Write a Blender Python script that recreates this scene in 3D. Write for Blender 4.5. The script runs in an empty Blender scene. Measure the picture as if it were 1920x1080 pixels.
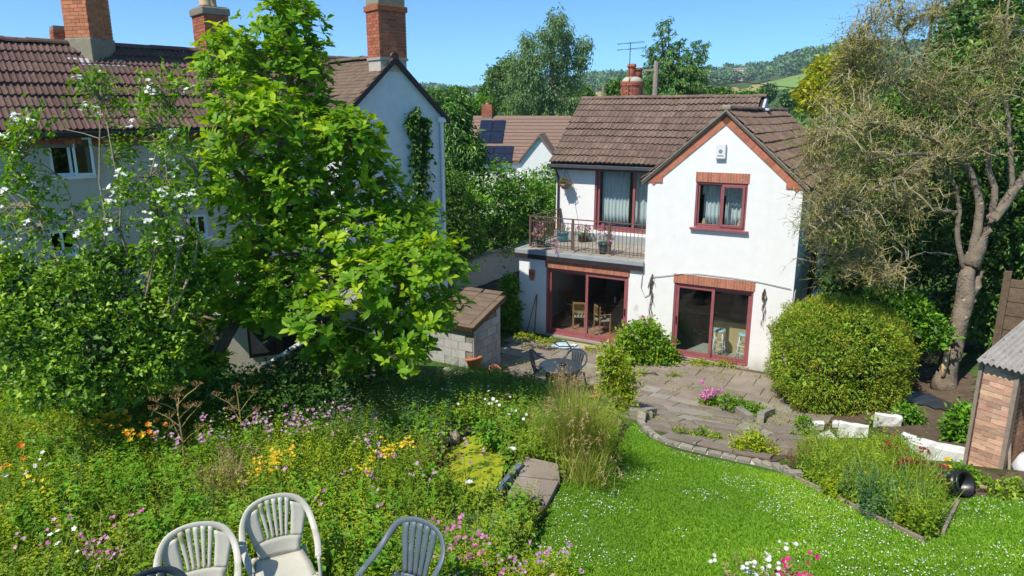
import bpy, math, random
import numpy as np
from mathutils import Vector, Matrix
R = math.radians
rng = np.random.default_rng(7); random.seed(7)
scn = bpy.context.scene
col = scn.collection

# ------------------------------------------------------------------ camera
CAMH, FPX = 6.9, 1318.0
PIT = math.atan((540 - 214) / FPX); CP, SP = math.cos(PIT), math.sin(PIT)
cd = bpy.data.cameras.new('camera'); cam = bpy.data.objects.new('camera', cd); col.objects.link(cam)
cam.location = (0, 0, CAMH); cam.rotation_euler = (math.pi / 2 - PIT, 0, 0)
cd.sensor_width = 36; cd.lens = FPX / 1920 * 36; cd.clip_start = .1; cd.clip_end = 6000
scn.camera = cam
# ------------------------------------------------------------------ sky, sun, exposure
SUN_AZ, SUN_EL = 46.0, 53.0          # degrees left of straight behind the camera; height
sv = Vector((-math.sin(R(SUN_AZ)) * math.cos(R(SUN_EL)), -math.cos(R(SUN_AZ)) * math.cos(R(SUN_EL)), math.sin(R(SUN_EL))))
wd = bpy.data.worlds.new('World'); scn.world = wd; wd.use_nodes = True
wn = wd.node_tree.nodes; wl = wd.node_tree.links; wn.clear()
sky = wn.new('ShaderNodeTexSky'); sky.sky_type = 'NISHITA'; sky.sun_disc = False
sky.sun_elevation = R(SUN_EL); sky.sun_rotation = math.atan2(sv.x, sv.y)
sky.air_density = 0.38; sky.dust_density = 0.0; sky.ozone_density = 6.0; sky.altitude = 100
bg = wn.new('ShaderNodeBackground'); bg.inputs[1].default_value = 0.15
wo = wn.new('ShaderNodeOutputWorld'); tn = wn.new('ShaderNodeMix'); tn.data_type = 'RGBA'; tn.blend_type = 'MULTIPLY'; tn.inputs[0].default_value = 1; tn.inputs[7].default_value = (.68, .95, .86, 1)   # the clear deep blue of the photograph's whole sky
wl.new(sky.outputs[0], tn.inputs[6]); wl.new(tn.outputs[2], bg.inputs[0]); wl.new(bg.outputs[0], wo.inputs[0])
sl = bpy.data.lights.new('sun', 'SUN'); sl.energy = 2.85; sl.angle = R(.53); sl.color = (1, .94, .83)
so = bpy.data.objects.new('sun', sl); col.objects.link(so); so.rotation_euler = sv.to_track_quat('Z', 'Y').to_euler(); so.location = (-20, -20, 40)
vs = scn.view_settings; vs.view_transform = 'Standard'; vs.look = 'None'; vs.gamma = 1; vs.exposure = 1.0; vs.use_curve_mapping = False
scn.cycles.max_bounces = 8; scn.cycles.transparent_max_bounces = 12; scn.cycles.caustics_reflective = False; scn.cycles.caustics_refractive = False
scn.cycles.use_denoising = True

# ------------------------------------------------------------------ frames and terrain
UV = np.array([0.8669, -0.4985]); WV = np.array([0.4985, 0.8669]); KW, U0 = 19.3, -2.5284
HROT = math.atan2(UV[1], UV[0])
HO = (7.4286, 17.9916, 0.0)                                   # right front corner of the house
_ks = np.array([-200, -6, 1.6, 3, 4.5, 6, 8, 10, 12, 14, 16, 20, 40.]); _kz = np.array([0, 0, 0, .12, .4, .82, 1.38, 1.9, 2.32, 2.62, 2.85, 3.05, 3.9])
_ts = np.linspace(-40, 40, 1601); _tz = np.interp(_ts, _ks, _kz); _k = np.hanning(41); _tz = np.convolve(np.pad(_tz, 20, 'edge'), _k / _k.sum(), 'valid')
SKYX = np.array([-6000, -500, 760, 885, 1000, 1100, 1250, 1390, 1430, 1500, 1600, 2400, 9000.]); SKYE = np.array([70, 62, 40, 30, 44, 58, 62, 66, 74, 92, 98, 104, 104.])
def far_z(x, y):
    d = np.hypot(x, y) + 1e-6; yy = np.maximum(y, 1e-3)
    px = 960 + 1357 * x / yy; px = np.where(y > 1, px, np.where(x < 0, -6000, 9000))
    e = np.interp(px, SKYX, SKYE); t = np.clip(d / 900., 0, 1.0)
    return -2.0 + (8.9 + e / 1357 * 900) * t ** 1.7 - np.maximum(d - 900, 0) * .02
def near_z(x, y):
    s = KW - (x * WV[0] + y * WV[1]); U = x * UV[0] + y * UV[1] - U0
    z = np.interp(s, _ts, _tz)
    lat = np.clip(U - .8, 0, 5.5) * .2 * np.clip((s + 7) / 4, 0, 1)
    return z + lat
PNDC = (-0.46, 8.3, 2.36)                                      # pond centre
def terr(x, y):
    x = np.asarray(x, float); y = np.asarray(y, float); d = np.hypot(x, y)
    b = np.clip((d - 45) / 90, 0, 1); b = b * b * (3 - 2 * b)
    z = near_z(x, y) * (1 - b) + far_z(x, y) * b
    e = np.hypot((x - PNDC[0]) / 1.0, (y - PNDC[1]) / 1.25); w = np.clip((2.1 - e) / 1.0, 0, 1); w = w * w * (3 - 2 * w)      # level shelf round the pond
    return z * (1 - w) + PNDC[2] * w
def ray(px, py):
    a = (px - 960) / FPX; b = (540 - py) / FPX
    return np.array([a, CP + b * SP, -SP + b * CP])
def AD(px, py, D): return ray(px, py) * D + np.array([0, 0, CAMH])          # point at a given depth
def AZ(px, py, z):
    d = ray(px, py); return d * ((z - CAMH) / d[2]) + np.array([0, 0, CAMH])
def G(px, py, dz=0.0):                                        # point of the ground seen at a pixel
    d = ray(px, py); t = np.arange(2, 80, .02); P = d[None] * t[:, None]
    h = P[:, 2] + CAMH - terr(P[:, 0], P[:, 1]) - dz
    i = int(np.argmax(h < 0)); return P[i] + np.array([0, 0, CAMH])
def depth(P): return P[1] * CP - (P[2] - CAMH) * SP
def HW(U, S, z=0.0):                                          # house frame to world
    p = UV * (U + U0) + WV * (KW - S); return np.array([p[0], p[1], z])
def inpoly(x, y, poly):
    x = np.asarray(x); y = np.asarray(y); r = np.zeros(x.shape, bool); n = len(poly)
    for i in range(n):
        x0, y0 = poly[i][:2]; x1, y1 = poly[(i + 1) % n][:2]
        c = ((y0 > y) != (y1 > y)) & (x < (x1 - x0) * (y - y0) / (y1 - y0 + 1e-12) + x0); r ^= c
    return r
def gpoly(pts): return [tuple(G(*p)[:2]) for p in pts]
def scatter(poly, n):
    a = np.array(poly); lo = a.min(0); hi = a.max(0); out = []
    k = 0
    while k < n:
        q = rng.uniform(lo, hi, (n * 2 + 50, 2)); q = q[inpoly(q[:, 0], q[:, 1], poly)]; out.append(q); k += len(q)
        if len(q) == 0: break
    q = np.concatenate(out)[:n]
    return np.column_stack([q, terr(q[:, 0], q[:, 1])])

# ------------------------------------------------------------------ materials
MATS = {}
def nm(name):
    m = bpy.data.materials.new(name); m.use_nodes = True; n = m.node_tree.nodes; MATS[name] = m
    return m, n, m.node_tree.links, n['Principled BSDF']
def lin(c):
    return tuple(((v / 255) / 12.92 if v / 255 <= .04045 else ((v / 255 + .055) / 1.055) ** 2.4) for v in c)
def surf(name, c1, c2, scale=6., rough=.85, bump=.3, bscale=40., rnd=0.0, spots=None, spec=.3, metal=0., bdist=.02):
    """two-tone noise surface; rnd = per-object value jitter; spots = (colour, scale, threshold)"""
    m, n, l, p = nm(name)
    tc = n.new('ShaderNodeTexCoord'); no = n.new('ShaderNodeTexNoise'); no.inputs['Scale'].default_value = scale; no.inputs['Detail'].default_value = 6; no.inputs['Roughness'].default_value = .65
    src = tc.outputs['Object']
    if rnd > 0:
        oi = n.new('ShaderNodeObjectInfo'); va = n.new('ShaderNodeVectorMath'); va.operation = 'MULTIPLY_ADD'
        cmb = n.new('ShaderNodeCombineXYZ'); ml = n.new('ShaderNodeMath'); ml.operation = 'MULTIPLY'; ml.inputs[1].default_value = 37.
        l.new(oi.outputs['Random'], ml.inputs[0])
        for k in range(3): l.new(ml.outputs[0], cmb.inputs[k])
        va.inputs[1].default_value = (1, 1, 1); l.new(src, va.inputs[0]); l.new(cmb.outputs[0], va.inputs[2]); src = va.outputs[0]
    l.new(src, no.inputs['Vector'])
    rp = n.new('ShaderNodeValToRGB'); rp.color_ramp.elements[0].position = .3; rp.color_ramp.elements[1].position = .7
    rp.color_ramp.elements[0].color = (*c1, 1); rp.color_ramp.elements[1].color = (*c2, 1); l.new(no.outputs[0], rp.inputs[0])
    out = rp.outputs[0]
    if spots:
        n2 = n.new('ShaderNodeTexNoise'); n2.inputs['Scale'].default_value = spots[1]; n2.inputs['Detail'].default_value = 5; l.new(src, n2.inputs['Vector'])
        r2 = n.new('ShaderNodeValToRGB'); r2.color_ramp.elements[0].position = spots[2]; r2.color_ramp.elements[1].position = min(1, spots[2] + .08)
        l.new(n2.outputs[0], r2.inputs[0]); mx = n.new('ShaderNodeMix'); mx.data_type = 'RGBA'
        l.new(r2.outputs[0], mx.inputs[0]); l.new(out, mx.inputs[6]); mx.inputs[7].default_value = (*spots[0], 1); out = mx.outputs[2]
    if rnd > 0:
        hs = n.new('ShaderNodeHueSaturation'); mr = n.new('ShaderNodeMapRange'); mr.inputs[3].default_value = 1 - rnd; mr.inputs[4].default_value = 1 + rnd
        l.new(oi.outputs['Random'], mr.inputs[0]); l.new(mr.outputs[0], hs.inputs['Value']); l.new(out, hs.inputs['Color'])
        m2 = n.new('ShaderNodeMapRange'); m2.inputs[3].default_value = .5 - rnd * .04; m2.inputs[4].default_value = .5 + rnd * .04
        fr = n.new('ShaderNodeMath'); fr.operation = 'FRACT'; l.new(ml.outputs[0], fr.inputs[0]); l.new(fr.outputs[0], m2.inputs[0]); l.new(m2.outputs[0], hs.inputs['Hue'])
        out = hs.outputs[0]
    l.new(out, p.inputs['Base Color']); p.inputs['Roughness'].default_value = rough; p.inputs['Specular IOR Level'].default_value = spec; p.inputs['Metallic'].default_value = metal
    if bump > 0:
        nb = n.new('ShaderNodeTexNoise'); nb.inputs['Scale'].default_value = bscale; nb.inputs['Detail'].default_value = 4; l.new(src, nb.inputs['Vector'])
        bp = n.new('ShaderNodeBump'); bp.inputs['Strength'].default_value = bump; bp.inputs['Distance'].default_value = bdist; l.new(nb.outputs[0], bp.inputs['Height']); l.new(bp.outputs[0], p.inputs['Normal'])
    return m
def leafmat(name, c, trans=.35, rough=.45, spec=.35):
    """c: list of (position, colour) along the per-leaf attribute v"""
    m, n, l, p = nm(name)
    at = n.new('ShaderNodeAttribute'); at.attribute_name = 'v'
    rp = n.new('ShaderNodeValToRGB'); e = rp.color_ramp.elements
    while len(e) < len(c): e.new(.5)
    for k, (q, cc) in enumerate(c): e[k].position = q; e[k].color = (*cc, 1)
    l.new(at.outputs['Fac'], rp.inputs[0]); l.new(rp.outputs[0], p.inputs['Base Color'])
    p.inputs['Roughness'].default_value = rough; p.inputs['Specular IOR Level'].default_value = spec
    if trans > 0:
        tr = n.new('ShaderNodeBsdfTranslucent'); hs = n.new('ShaderNodeHueSaturation'); hs.inputs['Hue'].default_value = .485; hs.inputs['Value'].default_value = 1.25; hs.inputs['Saturation'].default_value = 1.1
        l.new(rp.outputs[0], hs.inputs['Color']); l.new(hs.outputs[0], tr.inputs[0])
        mx = n.new('ShaderNodeMixShader'); mx.inputs[0].default_value = trans; l.new(p.outputs[0], mx.inputs[1]); l.new(tr.outputs[0], mx.inputs[2])
        l.new(mx.outputs[0], n['Material Output'].inputs[0])
    return m
def glassmat(name, tint=(.9, .95, .95), refl=1.0, dirt=0.04):
    m, n, l, p = nm(name); n.remove(p)
    t = n.new('ShaderNodeBsdfTransparent'); t.inputs[0].default_value = (*tint, 1)
    g = n.new('ShaderNodeBsdfGlossy'); g.inputs['Roughness'].default_value = .02
    lw = n.new('ShaderNodeLayerWeight'); lw.inputs[0].default_value = .5; pw = n.new('ShaderNodeMath'); pw.operation = 'POWER'; pw.inputs[1].default_value = 5; l.new(lw.outputs['Facing'], pw.inputs[0])
    ml = n.new('ShaderNodeMath'); ml.operation = 'MULTIPLY_ADD'; ml.inputs[1].default_value = .9; ml.inputs[2].default_value = .045 * refl; ml.use_clamp = True; l.new(pw.outputs[0], ml.inputs[0])
    mx = n.new('ShaderNodeMixShader'); l.new(ml.outputs[0], mx.inputs[0]); l.new(t.outputs[0], mx.inputs[1]); l.new(g.outputs[0], mx.inputs[2])
    l.new(mx.outputs[0], n['Material Output'].inputs[0]); return m

# ------------------------------------------------------------------ mesh helpers
class MB:
    def __init__(s): s.v = []; s.f = []
    def add(s, vs, fs):
        k = len(s.v); s.v += [tuple(map(float, q)) for q in vs]; s.f += [tuple(i + k for i in q) for q in fs]; return s
    def box(s, x0, x1, y0, y1, z0, z1, M=None):
        vs = [(x, y, z) for z in (z0, z1) for y in (y0, y1) for x in (x0, x1)]
        if M is not None: vs = [M @ Vector(q) for q in vs]
        return s.add(vs, [(0, 2, 3, 1), (4, 5, 7, 6), (0, 1, 5, 4), (2, 6, 7, 3), (0, 4, 6, 2), (1, 3, 7, 5)])
    def prism(s, prof, y0, y1, axis='y', M=None):
        """profile polygon of (a,b); axis 'y': (x,z) extruded along y; 'x': (y,z) along x; 'z': (x,y) along z"""
        f = {'y': lambda a, b, t: (a, t, b), 'x': lambda a, b, t: (t, a, b), 'z': lambda a, b, t: (a, b, t)}[axis]
        n = len(prof); vs = [f(a, b, y0) for a, b in prof] + [f(a, b, y1) for a, b in prof]
        if M is not None: vs = [M @ Vector(q) for q in vs]
        fs = [tuple(range(n)), tuple(range(2 * n - 1, n - 1, -1))] + [(i, i + n, (i + 1) % n + n, (i + 1) % n) for i in range(n)]
        return s.add(vs, fs)
    def tube(s, pts, rad, n=6, cap=True):
        pts = [np.asarray(p, float) for p in pts]; m = len(pts)
        if np.isscalar(rad): rad = [rad] * m
        vs = []; ref = np.array([.31, .17, .93])
        for i, p in enumerate(pts):
            t = pts[min(i + 1, m - 1)] - pts[max(i - 1, 0)]; t = t / (np.linalg.norm(t) + 1e-9)
            a = np.cross(t, ref); 
            if np.linalg.norm(a) < .1: a = np.cross(t, np.array([1., 0, 0]))
            a /= np.linalg.norm(a); b = np.cross(t, a)
            for k in range(n):
                w = 2 * math.pi * k / n; vs.append(p + rad[i] * (a * math.cos(w) + b * math.sin(w)))
        fs = [(i * n + k, i * n + (k + 1) % n, (i + 1) * n + (k + 1) % n, (i + 1) * n + k) for i in range(m - 1) for k in range(n)]
        if cap: fs += [tuple(range(n - 1, -1, -1)), tuple(range((m - 1) * n, m * n))]
        return s.add(vs, fs)
    def lathe(s, prof, n=16, c=(0, 0, 0)):
        m = len(prof); vs = [(c[0] + r * math.cos(2 * math.pi * k / n), c[1] + r * math.sin(2 * math.pi * k / n), c[2] + z) for r, z in prof for k in range(n)]
        fs = [(i * n + k, i * n + (k + 1) % n, (i + 1) * n + (k + 1) % n, (i + 1) * n + k) for i in range(m - 1) for k in range(n)]
        if prof[0][0] > 1e-4: fs.append(tuple(range(n - 1, -1, -1)))
        if prof[-1][0] > 1e-4: fs.append(tuple(range((m - 1) * n, m * n)))
        return s.add(vs, fs)
    def mesh(s, name, mat):
        me = bpy.data.meshes.new(name); me.from_pydata(s.v, [], s.f); me.update()
        if mat: me.materials.append(MATS[mat] if isinstance(mat, str) else mat)
        return me
    def build(s, name, mat, parent=None, smooth=False, bevel=0, loc=None):
        me = s.mesh(name, mat); return link(name, me, parent, smooth, bevel, loc)
def link(name, me, parent=None, smooth=False, bevel=0, loc=None, M=None):
    o = bpy.data.objects.new(name, me); col.objects.link(o)
    if parent is not None: o.parent = parent
    if loc is not None: o.location = loc
    if M is not None: o.matrix_local = M
    if smooth and len(me.polygons): me.polygons.foreach_set('use_smooth', [True] * len(me.polygons))
    if bevel:
        b = o.modifiers.new('bevel', 'BEVEL'); b.width = bevel; b.segments = 2; b.limit_method = 'ANGLE'; b.angle_limit = R(40)
    return o
def thing(name, label, cat, loc=(0, 0, 0), rotz=0, group=None):
    o = bpy.data.objects.new(name, None); col.objects.link(o); o.empty_display_size = .1
    o.location = tuple(map(float, loc)); o.rotation_euler = (0, 0, rotz); return tag(o, label, cat, group)
def tag(o, label=None, cat=None, group=None, kind=None):
    if label: o['label'] = label
    if cat: o['category'] = cat
    if group: o['group'] = group
    if kind: o['kind'] = kind
    return o
def npmesh(name, V, F, mat, parent=None, attr=None, smooth=False, loc=None):
    """V (n,3); F list of (m,k) int arrays"""
    me = bpy.data.meshes.new(name); V = np.asarray(V, np.float32); me.vertices.add(len(V)); me.vertices.foreach_set('co', V.ravel())
    li = np.concatenate([f.ravel() for f in F]).astype(np.int32); cnt = np.concatenate([np.full(len(f), f.shape[1]) for f in F]).astype(np.int32)
    st = np.concatenate([[0], np.cumsum(cnt)[:-1]]).astype(np.int32)
    me.loops.add(len(li)); me.loops.foreach_set('vertex_index', li); me.polygons.add(len(cnt)); me.polygons.foreach_set('loop_start', st); me.polygons.foreach_set('loop_total', cnt)
    me.update(calc_edges=True)
    if attr is not None:
        a = me.attributes.new('v', 'FLOAT', 'POINT'); a.data.foreach_set('value', np.asarray(attr, np.float32))
    me.materials.append(MATS[mat]); return link(name, me, parent, smooth, 0, loc)
def norm(a): return a / (np.linalg.norm(a, axis=-1, keepdims=True) + 1e-9)
def leafgeo(pos, d, nr, L, W, kind='diamond', fold=.18, droop=.25):
    """leaf geometry for N leaves: position, direction, face normal, length, width"""
    N = len(pos); d = norm(d); sd = norm(np.cross(d, nr)); up = np.cross(sd, d); L = np.broadcast_to(L, N)[:, None]; W = np.broadcast_to(W, N)[:, None]
    idx = np.arange(N)[:, None]
    if kind == 'diamond':
        a = pos; t = pos + d * L - up * L * droop; mp = pos + d * L * .45
        V = np.stack([a, mp + sd * W / 2 + up * W * fold, t, mp - sd * W / 2 + up * W * fold], 1).reshape(-1, 3)
        F = [np.concatenate([idx * 4 + np.array([[0, 1, 2]]), idx * 4 + np.array([[0, 2, 3]])])]; k = 4
    elif kind == 'oval':
        m1 = pos + d * L * .3 - up * L * droop * .08; m2 = pos + d * L * .68 - up * L * droop * .4; t = pos + d * L - up * L * droop
        V = np.stack([pos, m1 + sd * W * .4 + up * W * fold, m1, m1 - sd * W * .4 + up * W * fold, m2 + sd * W * .5 + up * W * fold, m2, m2 - sd * W * .5 + up * W * fold, t], 1).reshape(-1, 3)
        F = [np.concatenate([idx * 8 + np.array([q]) for q in ([0, 1, 2], [0, 2, 3], [4, 7, 5], [5, 7, 6])]), np.concatenate([idx * 8 + np.array([q]) for q in ([1, 4, 5, 2], [2, 5, 6, 3])])]; k = 8
    elif kind == 'blade':
        m = pos + d * L * .55 - up * L * droop * .25; t = pos + d * L * .95 - up * L * droop
        V = np.stack([pos - sd * W / 2, pos + sd * W / 2, m - sd * W * .35, m + sd * W * .35, t], 1).reshape(-1, 3)
        F = [idx * 5 + np.array([[0, 1, 3, 2]]), idx * 5 + np.array([[2, 3, 4]])]; k = 5
    return V, F, k
def cat_geo(parts):
    Vs, Fs, As, o = [], {}, [], 0
    for V, F, A in parts:
        Vs.append(V); As.append(A)
        for f in F: Fs.setdefault(f.shape[1], []).append(f + o)
        o += len(V)
    return np.concatenate(Vs), [np.concatenate(f) for f in Fs.values()], np.concatenate(As)
def rdir(n, up=0.):
    a = rng.normal(size=(n, 3)); a[:, 2] += up; return norm(a)
def foliage(name, pos, d, mat, parent=None, L=.05, W=.03, per=6, spread=.9, jit=.03, kind='diamond', vv=None, origin=None, upn=.8, droop=.25, fold=.18, lj=.3, label=None):
    """clusters of leaves at tips: per leaves fanned round direction d"""
    N = len(pos); P = np.repeat(pos, per, 0) + rng.normal(size=(N * per, 3)) * jit; D = norm(np.repeat(norm(d), per, 0) + rng.normal(size=(N * per, 3)) * spread)
    nr = rdir(N * per) * .6; nr[:, 2] += upn; l = L * (1 + lj * rng.normal(size=N * per)).clip(.4, 1.8)
    V, F, k = leafgeo(P, D, nr, l, W * l / L, kind, fold, droop)
    a = (np.repeat(rng.random(N) if vv is None else vv, per) * .6 + rng.random(N * per) * .4).clip(0, 1)
    if origin is not None: V = V - np.asarray(origin)
    o = npmesh(name, V, F, mat, parent, np.repeat(a, k))
    return o
def lobe_tips(lobes, n, shell=.5, up=.25):
    """n tip points spread over ellipsoid lobes [(centre, (rx,ry,rz))...]: outer shell, not inside other lobes"""
    vol = np.array([(l[1][0] * l[1][1] + l[1][1] * l[1][2] + l[1][0] * l[1][2]) for l in lobes]); pr = vol / vol.sum(); P = []; Dd = []
    for l, k in zip(lobes, (pr * n).astype(int) + 1):
        q = rdir(k, up * .6); r = (shell + (1 - shell) * rng.random(k) ** .6)[:, None] * (1 + .10 * rng.normal(size=(k, 1)))
        p = np.asarray(l[0]) + q * r * np.asarray(l[1]); keep = np.ones(k, bool)
        for m in lobes:
            if m is l: continue
            keep &= (((p - np.asarray(m[0])) / np.asarray(m[1])) ** 2).sum(1) > .3
        P.append(p[keep]); dd = q.copy(); dd[:, 2] += up; Dd.append(norm(dd)[keep])
    return np.concatenate(P), np.concatenate(Dd)
def plobe(px, py, rx, ry, D, rd=None):
    s = D / FPX; return (AD(px, py, D), (rx * s, (rd if rd else (rx + ry) / 2 * s), ry * s))
def bez(a, b, sag=.0, n=5, wob=.0):
    a = np.asarray(a, float); b = np.asarray(b, float); t = np.linspace(0, 1, n)[:, None]; L = np.linalg.norm(b - a)
    p = a + (b - a) * t; p[:, 2] += (np.sin(t[:, 0] * math.pi) * sag * L)
    if wob: p[1:-1] += rng.normal(size=(n - 2, 3)) * wob * L
    return p
def add_twigs(mb, starts, tips, r0, r1, n=4, sag=.08, wob=.05, sides=4, maxn=400):
    """thin branch from the nearest start point to each tip"""
    tips = np.asarray(tips); starts = np.asarray(starts)
    if len(tips) > maxn: tips = tips[rng.choice(len(tips), maxn, False)]
    for t in tips:
        dd = np.linalg.norm(starts - t, axis=1) + np.maximum(starts[:, 2] - t[2], 0) * .6; a = starts[int(np.argmin(dd))]
        p = bez(a, t, sag, n, wob); mb.tube(p, list(np.linspace(r0, r1, n)), sides, False)
def resample(pts, rads, k):
    pts = np.asarray(pts, float); t = np.linspace(0, len(pts) - 1, k); i = np.arange(len(pts))
    # smooth curve through the points
    out = np.column_stack([np.interp(t, i, pts[:, j]) for j in range(3)]); rr = np.interp(t, i, rads)
    for _ in range(2): out[1:-1] = (out[:-2] + 2 * out[1:-1] + out[2:]) / 4
    return out, list(rr)

# ------------------------------------------------------------------ material list
surf('white_render', (.80, .80, .79), (.86, .86, .855), 3, .9, .25, 90, spots=((.6, .59, .56), 1.3, .68))
surf('white_brickpaint', (.66, .68, .70), (.76, .78, .80), 5, .8, .35, 25, spots=((.2, .16, .14), 7, .72))
surf('grey_render', (.50, .455, .39), (.60, .55, .475), 4, .95, .5, 120)
surf('tile_brown', (.135, .09, .07), (.215, .15, .118), 5, .9, .5, 60, .18, ((.29, .27, .2), 12, .63))
surf('tile_red', (.105, .062, .052), (.175, .105, .09), 5, .85, .4, 60, .16, ((.03, .025, .025), 14, .66))
surf('tile_old', (.12, .085, .06), (.21, .15, .11), 3, .9, .5, 30, spots=((.27, .25, .2), 9, .66))
surf('tile_far', (.2, .13, .1), (.27, .18, .14), 8, .9, .2, 20)
surf('brick_red', (.34, .10, .055), (.46, .16, .09), 8, .9, .4, 60, .22, ((.2, .1, .07), 9, .66))
surf('brick_orange', (.42, .155, .075), (.55, .22, .11), 6, .9, .4, 60, .2, ((.3, .17, .1), 7, .66))
surf('brick_pink', (.48, .26, .17), (.62, .40, .28), 5, .9, .4, 60, .3, ((.5, .42, .34), 11, .64))
surf('brick_lintel', (.38, .13, .075), (.5, .2, .12), 8, .9, .35, 60, .18, ((.5, .36, .28), 10, .66))
surf('mortar', (.45, .40, .33), (.55, .5, .43), 12, .95, .4, 80)
surf('mortar_dark', (.2, .17, .14), (.3, .26, .21), 12, .95, .4, 80)
surf('cement', (.24, .21, .15), (.34, .3, .22), 5, .95, .5, 40, spots=((.12, .11, .08), 5, .62))
surf('lead', (.42, .45, .50), (.58, .60, .64), 8, .5, .2, 30, spec=.5)
surf('terracotta', (.45, .14, .075), (.56, .2, .12), 9, .8, .2, 40, .1)
surf('buff_pot', (.5, .36, .2), (.6, .45, .28), 9, .8, .2, 40)
surf('frame_red', (.27, .085, .095), (.33, .11, .12), 5, .4, .05, 40, spec=.5)
surf('pvc_white', (.78, .8, .82), (.84, .85, .86), 4, .35, 0, spec=.5)
surf('dark_trim', (.028, .02, .024), (.05, .036, .04), 6, .5, .1, 30)
surf('gutter_grey', (.05, .05, .055), (.09, .09, .095), 6, .45, .1, 30)
surf('felt_grey', (.27, .30, .31), (.36, .39, .40), 2.5, .85, .3, 60, spots=((.07, .07, .07), 6, .68))
surf('felt_brown', (.14, .1, .065), (.22, .16, .11), 3, .95, .4, 60, spots=((.07, .06, .05), 4, .6))
surf('rail_brown', (.11, .07, .055), (.17, .11, .085), 10, .55, .1, 40)
surf('blue_pot', (.04, .22, .30), (.06, .28, .36), 6, .3, 0, spec=.5)
surf('dark_pot', (.025, .07, .08), (.04, .1, .11), 6, .3, 0, spec=.5)
surf('black_plastic', (.012, .012, .014), (.022, .022, .025), 6, .35, 0, spec=.5)
surf('alarm_white', (.72, .73, .74), (.78, .78, .79), 4, .4, 0)
surf('alarm_grey', (.2, .24, .26), (.25, .28, .3), 4, .4, 0)
surf('curtain', (.62, .65, .65), (.72, .74, .73), 7, .95, .1, 50)
surf('quarry_tile', (.36, .15, .09), (.46, .2, .13), 5, .6, .1, 30, .1)
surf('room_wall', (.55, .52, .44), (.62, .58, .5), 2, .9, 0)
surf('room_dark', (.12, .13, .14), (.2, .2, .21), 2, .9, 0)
surf('room_floor', (.3, .29, .25), (.38, .36, .31), 3, .6, 0)
surf('wood_oak', (.33, .17, .07), (.45, .25, .11), 9, .5, .1, 40)
surf('wood_dark', (.06, .035, .022), (.1, .06, .035), 9, .45, .1, 40)
surf('wood_grey', (.24, .19, .15), (.36, .29, .23), 12, .9, .4, 50, .12)
surf('wood_fence', (.12, .08, .05), (.2, .14, .09), 12, .9, .4, 50, .15)
surf('counter_tan', (.52, .36, .18), (.6, .44, .24), 4, .6, 0)
surf('seat_blue', (.35, .55, .58), (.42, .62, .64), 4, .5, 0)
surf('stripe_dark', (.10, .07, .06), (.16, .11, .09), 8, .9, .1, 60)
surf('stripe_cream', (.58, .54, .47), (.66, .62, .54), 8, .9, .1, 60)
surf('rust', (.12, .05, .035), (.2, .09, .06), 20, .9, .2, 60)
surf('slab', (.2, .16, .13), (.31, .26, .215), 1.6, .92, .5, 30, .09, ((.33, .31, .27), 5, .64), bdist=.01)
surf('slab_pale', (.30, .27, .225), (.37, .34, .285), 3, .92, .4, 30, .06, ((.22, .2, .17), 6, .64), bdist=.01)
surf('slab_buff', (.42, .33, .2), (.52, .42, .27), 3, .92, .4, 30, .12, ((.3, .25, .17), 5, .62), bdist=.01)
surf('stone', (.22, .2, .165), (.36, .33, .28), 4, .95, .6, 25, .18, ((.14, .13, .1), 7, .6))
surf('block_grey', (.36, .35, .335), (.47, .46, .445), 6, .95, .6, 50, .12, ((.24, .24, .23), 9, .64))
surf('white_stone', (.60, .60, .59), (.74, .74, .73), 9, .9, .5, 40, .06, ((.36, .36, .28), 6, .6))
surf('liner_blue', (.10, .13, .18), (.16, .2, .26), 6, .5, .3, 20)
surf('asbestos', (.25, .235, .22), (.37, .35, .33), 6, .95, .5, 50, spots=((.16, .15, .12), 12, .6))
surf('plastic_white', (.50, .475, .40), (.58, .55, .47), 3, .45, .05, 60, spec=.4, spots=((.26, .27, .15), 4, .64))
surf('plastic_grey', (.085, .115, .135), (.125, .16, .18), 3, .45, .05, 60, spec=.4, spots=((.2, .235, .26), 5, .68))
surf('plastic_dark', (.028, .042, .055), (.05, .068, .085), 4, .4, .05, 60, spec=.4, spots=((.085, .11, .13), 7, .68))
surf('bag_blue', (.3, .48, .58), (.52, .62, .68), 9, .4, .3, 20)
surf('bag_white', (.68, .68, .7), (.76, .76, .77), 5, .5, .4, 10)
surf('plastic_pink', (.62, .02, .16), (.7, .03, .2), 5, .4, 0)
surf('plastic_orange', (.65, .12, .03), (.7, .16, .04), 5, .4, 0)
surf('bark', (.13, .10, .07), (.27, .22, .165), 4, .95, .9, 20, spots=((.42, .36, .26), 5, .64), bdist=.03)
surf('bark_lichen', (.17, .14, .09), (.33, .29, .2), 7, .95, .7, 30, spots=((.36, .27, .06), 9, .6))
surf('bark_bare', (.55, .4, .2), (.62, .46, .25), 7, .9, .3, 30)
surf('twig', (.28, .24, .16), (.46, .40, .27), 9, .95, .2, 30, spots=((.36, .27, .05), 6, .6))
surf('bark_dark', (.05, .04, .03), (.09, .07, .05), 7, .95, .5, 30)
surf('stem_green', (.10, .15, .03), (.16, .2, .05), 7, .8, 0)
surf('stem_straw', (.36, .25, .09), (.47, .34, .14), 12, .9, .1, 30)
surf('solar', (.012, .016, .035), (.02, .026, .05), 4, .15, 0, spec=.6)
surf('liner', (.02, .022, .026), (.05, .052, .058), 5, .35, .6, 9, spec=.5)
surf('rock', (.26, .21, .15), (.4, .34, .26), 4, .95, .7, 14, .15)
surf('hall_stone', (.50, .40, .32), (.58, .48, .39), .2, .95, 0)
surf('field_gold', (.34, .29, .1), (.40, .35, .13), .02, .95, 0)
surf('field_green', (.16, .27, .05), (.21, .33, .07), .02, .95, 0)
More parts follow.
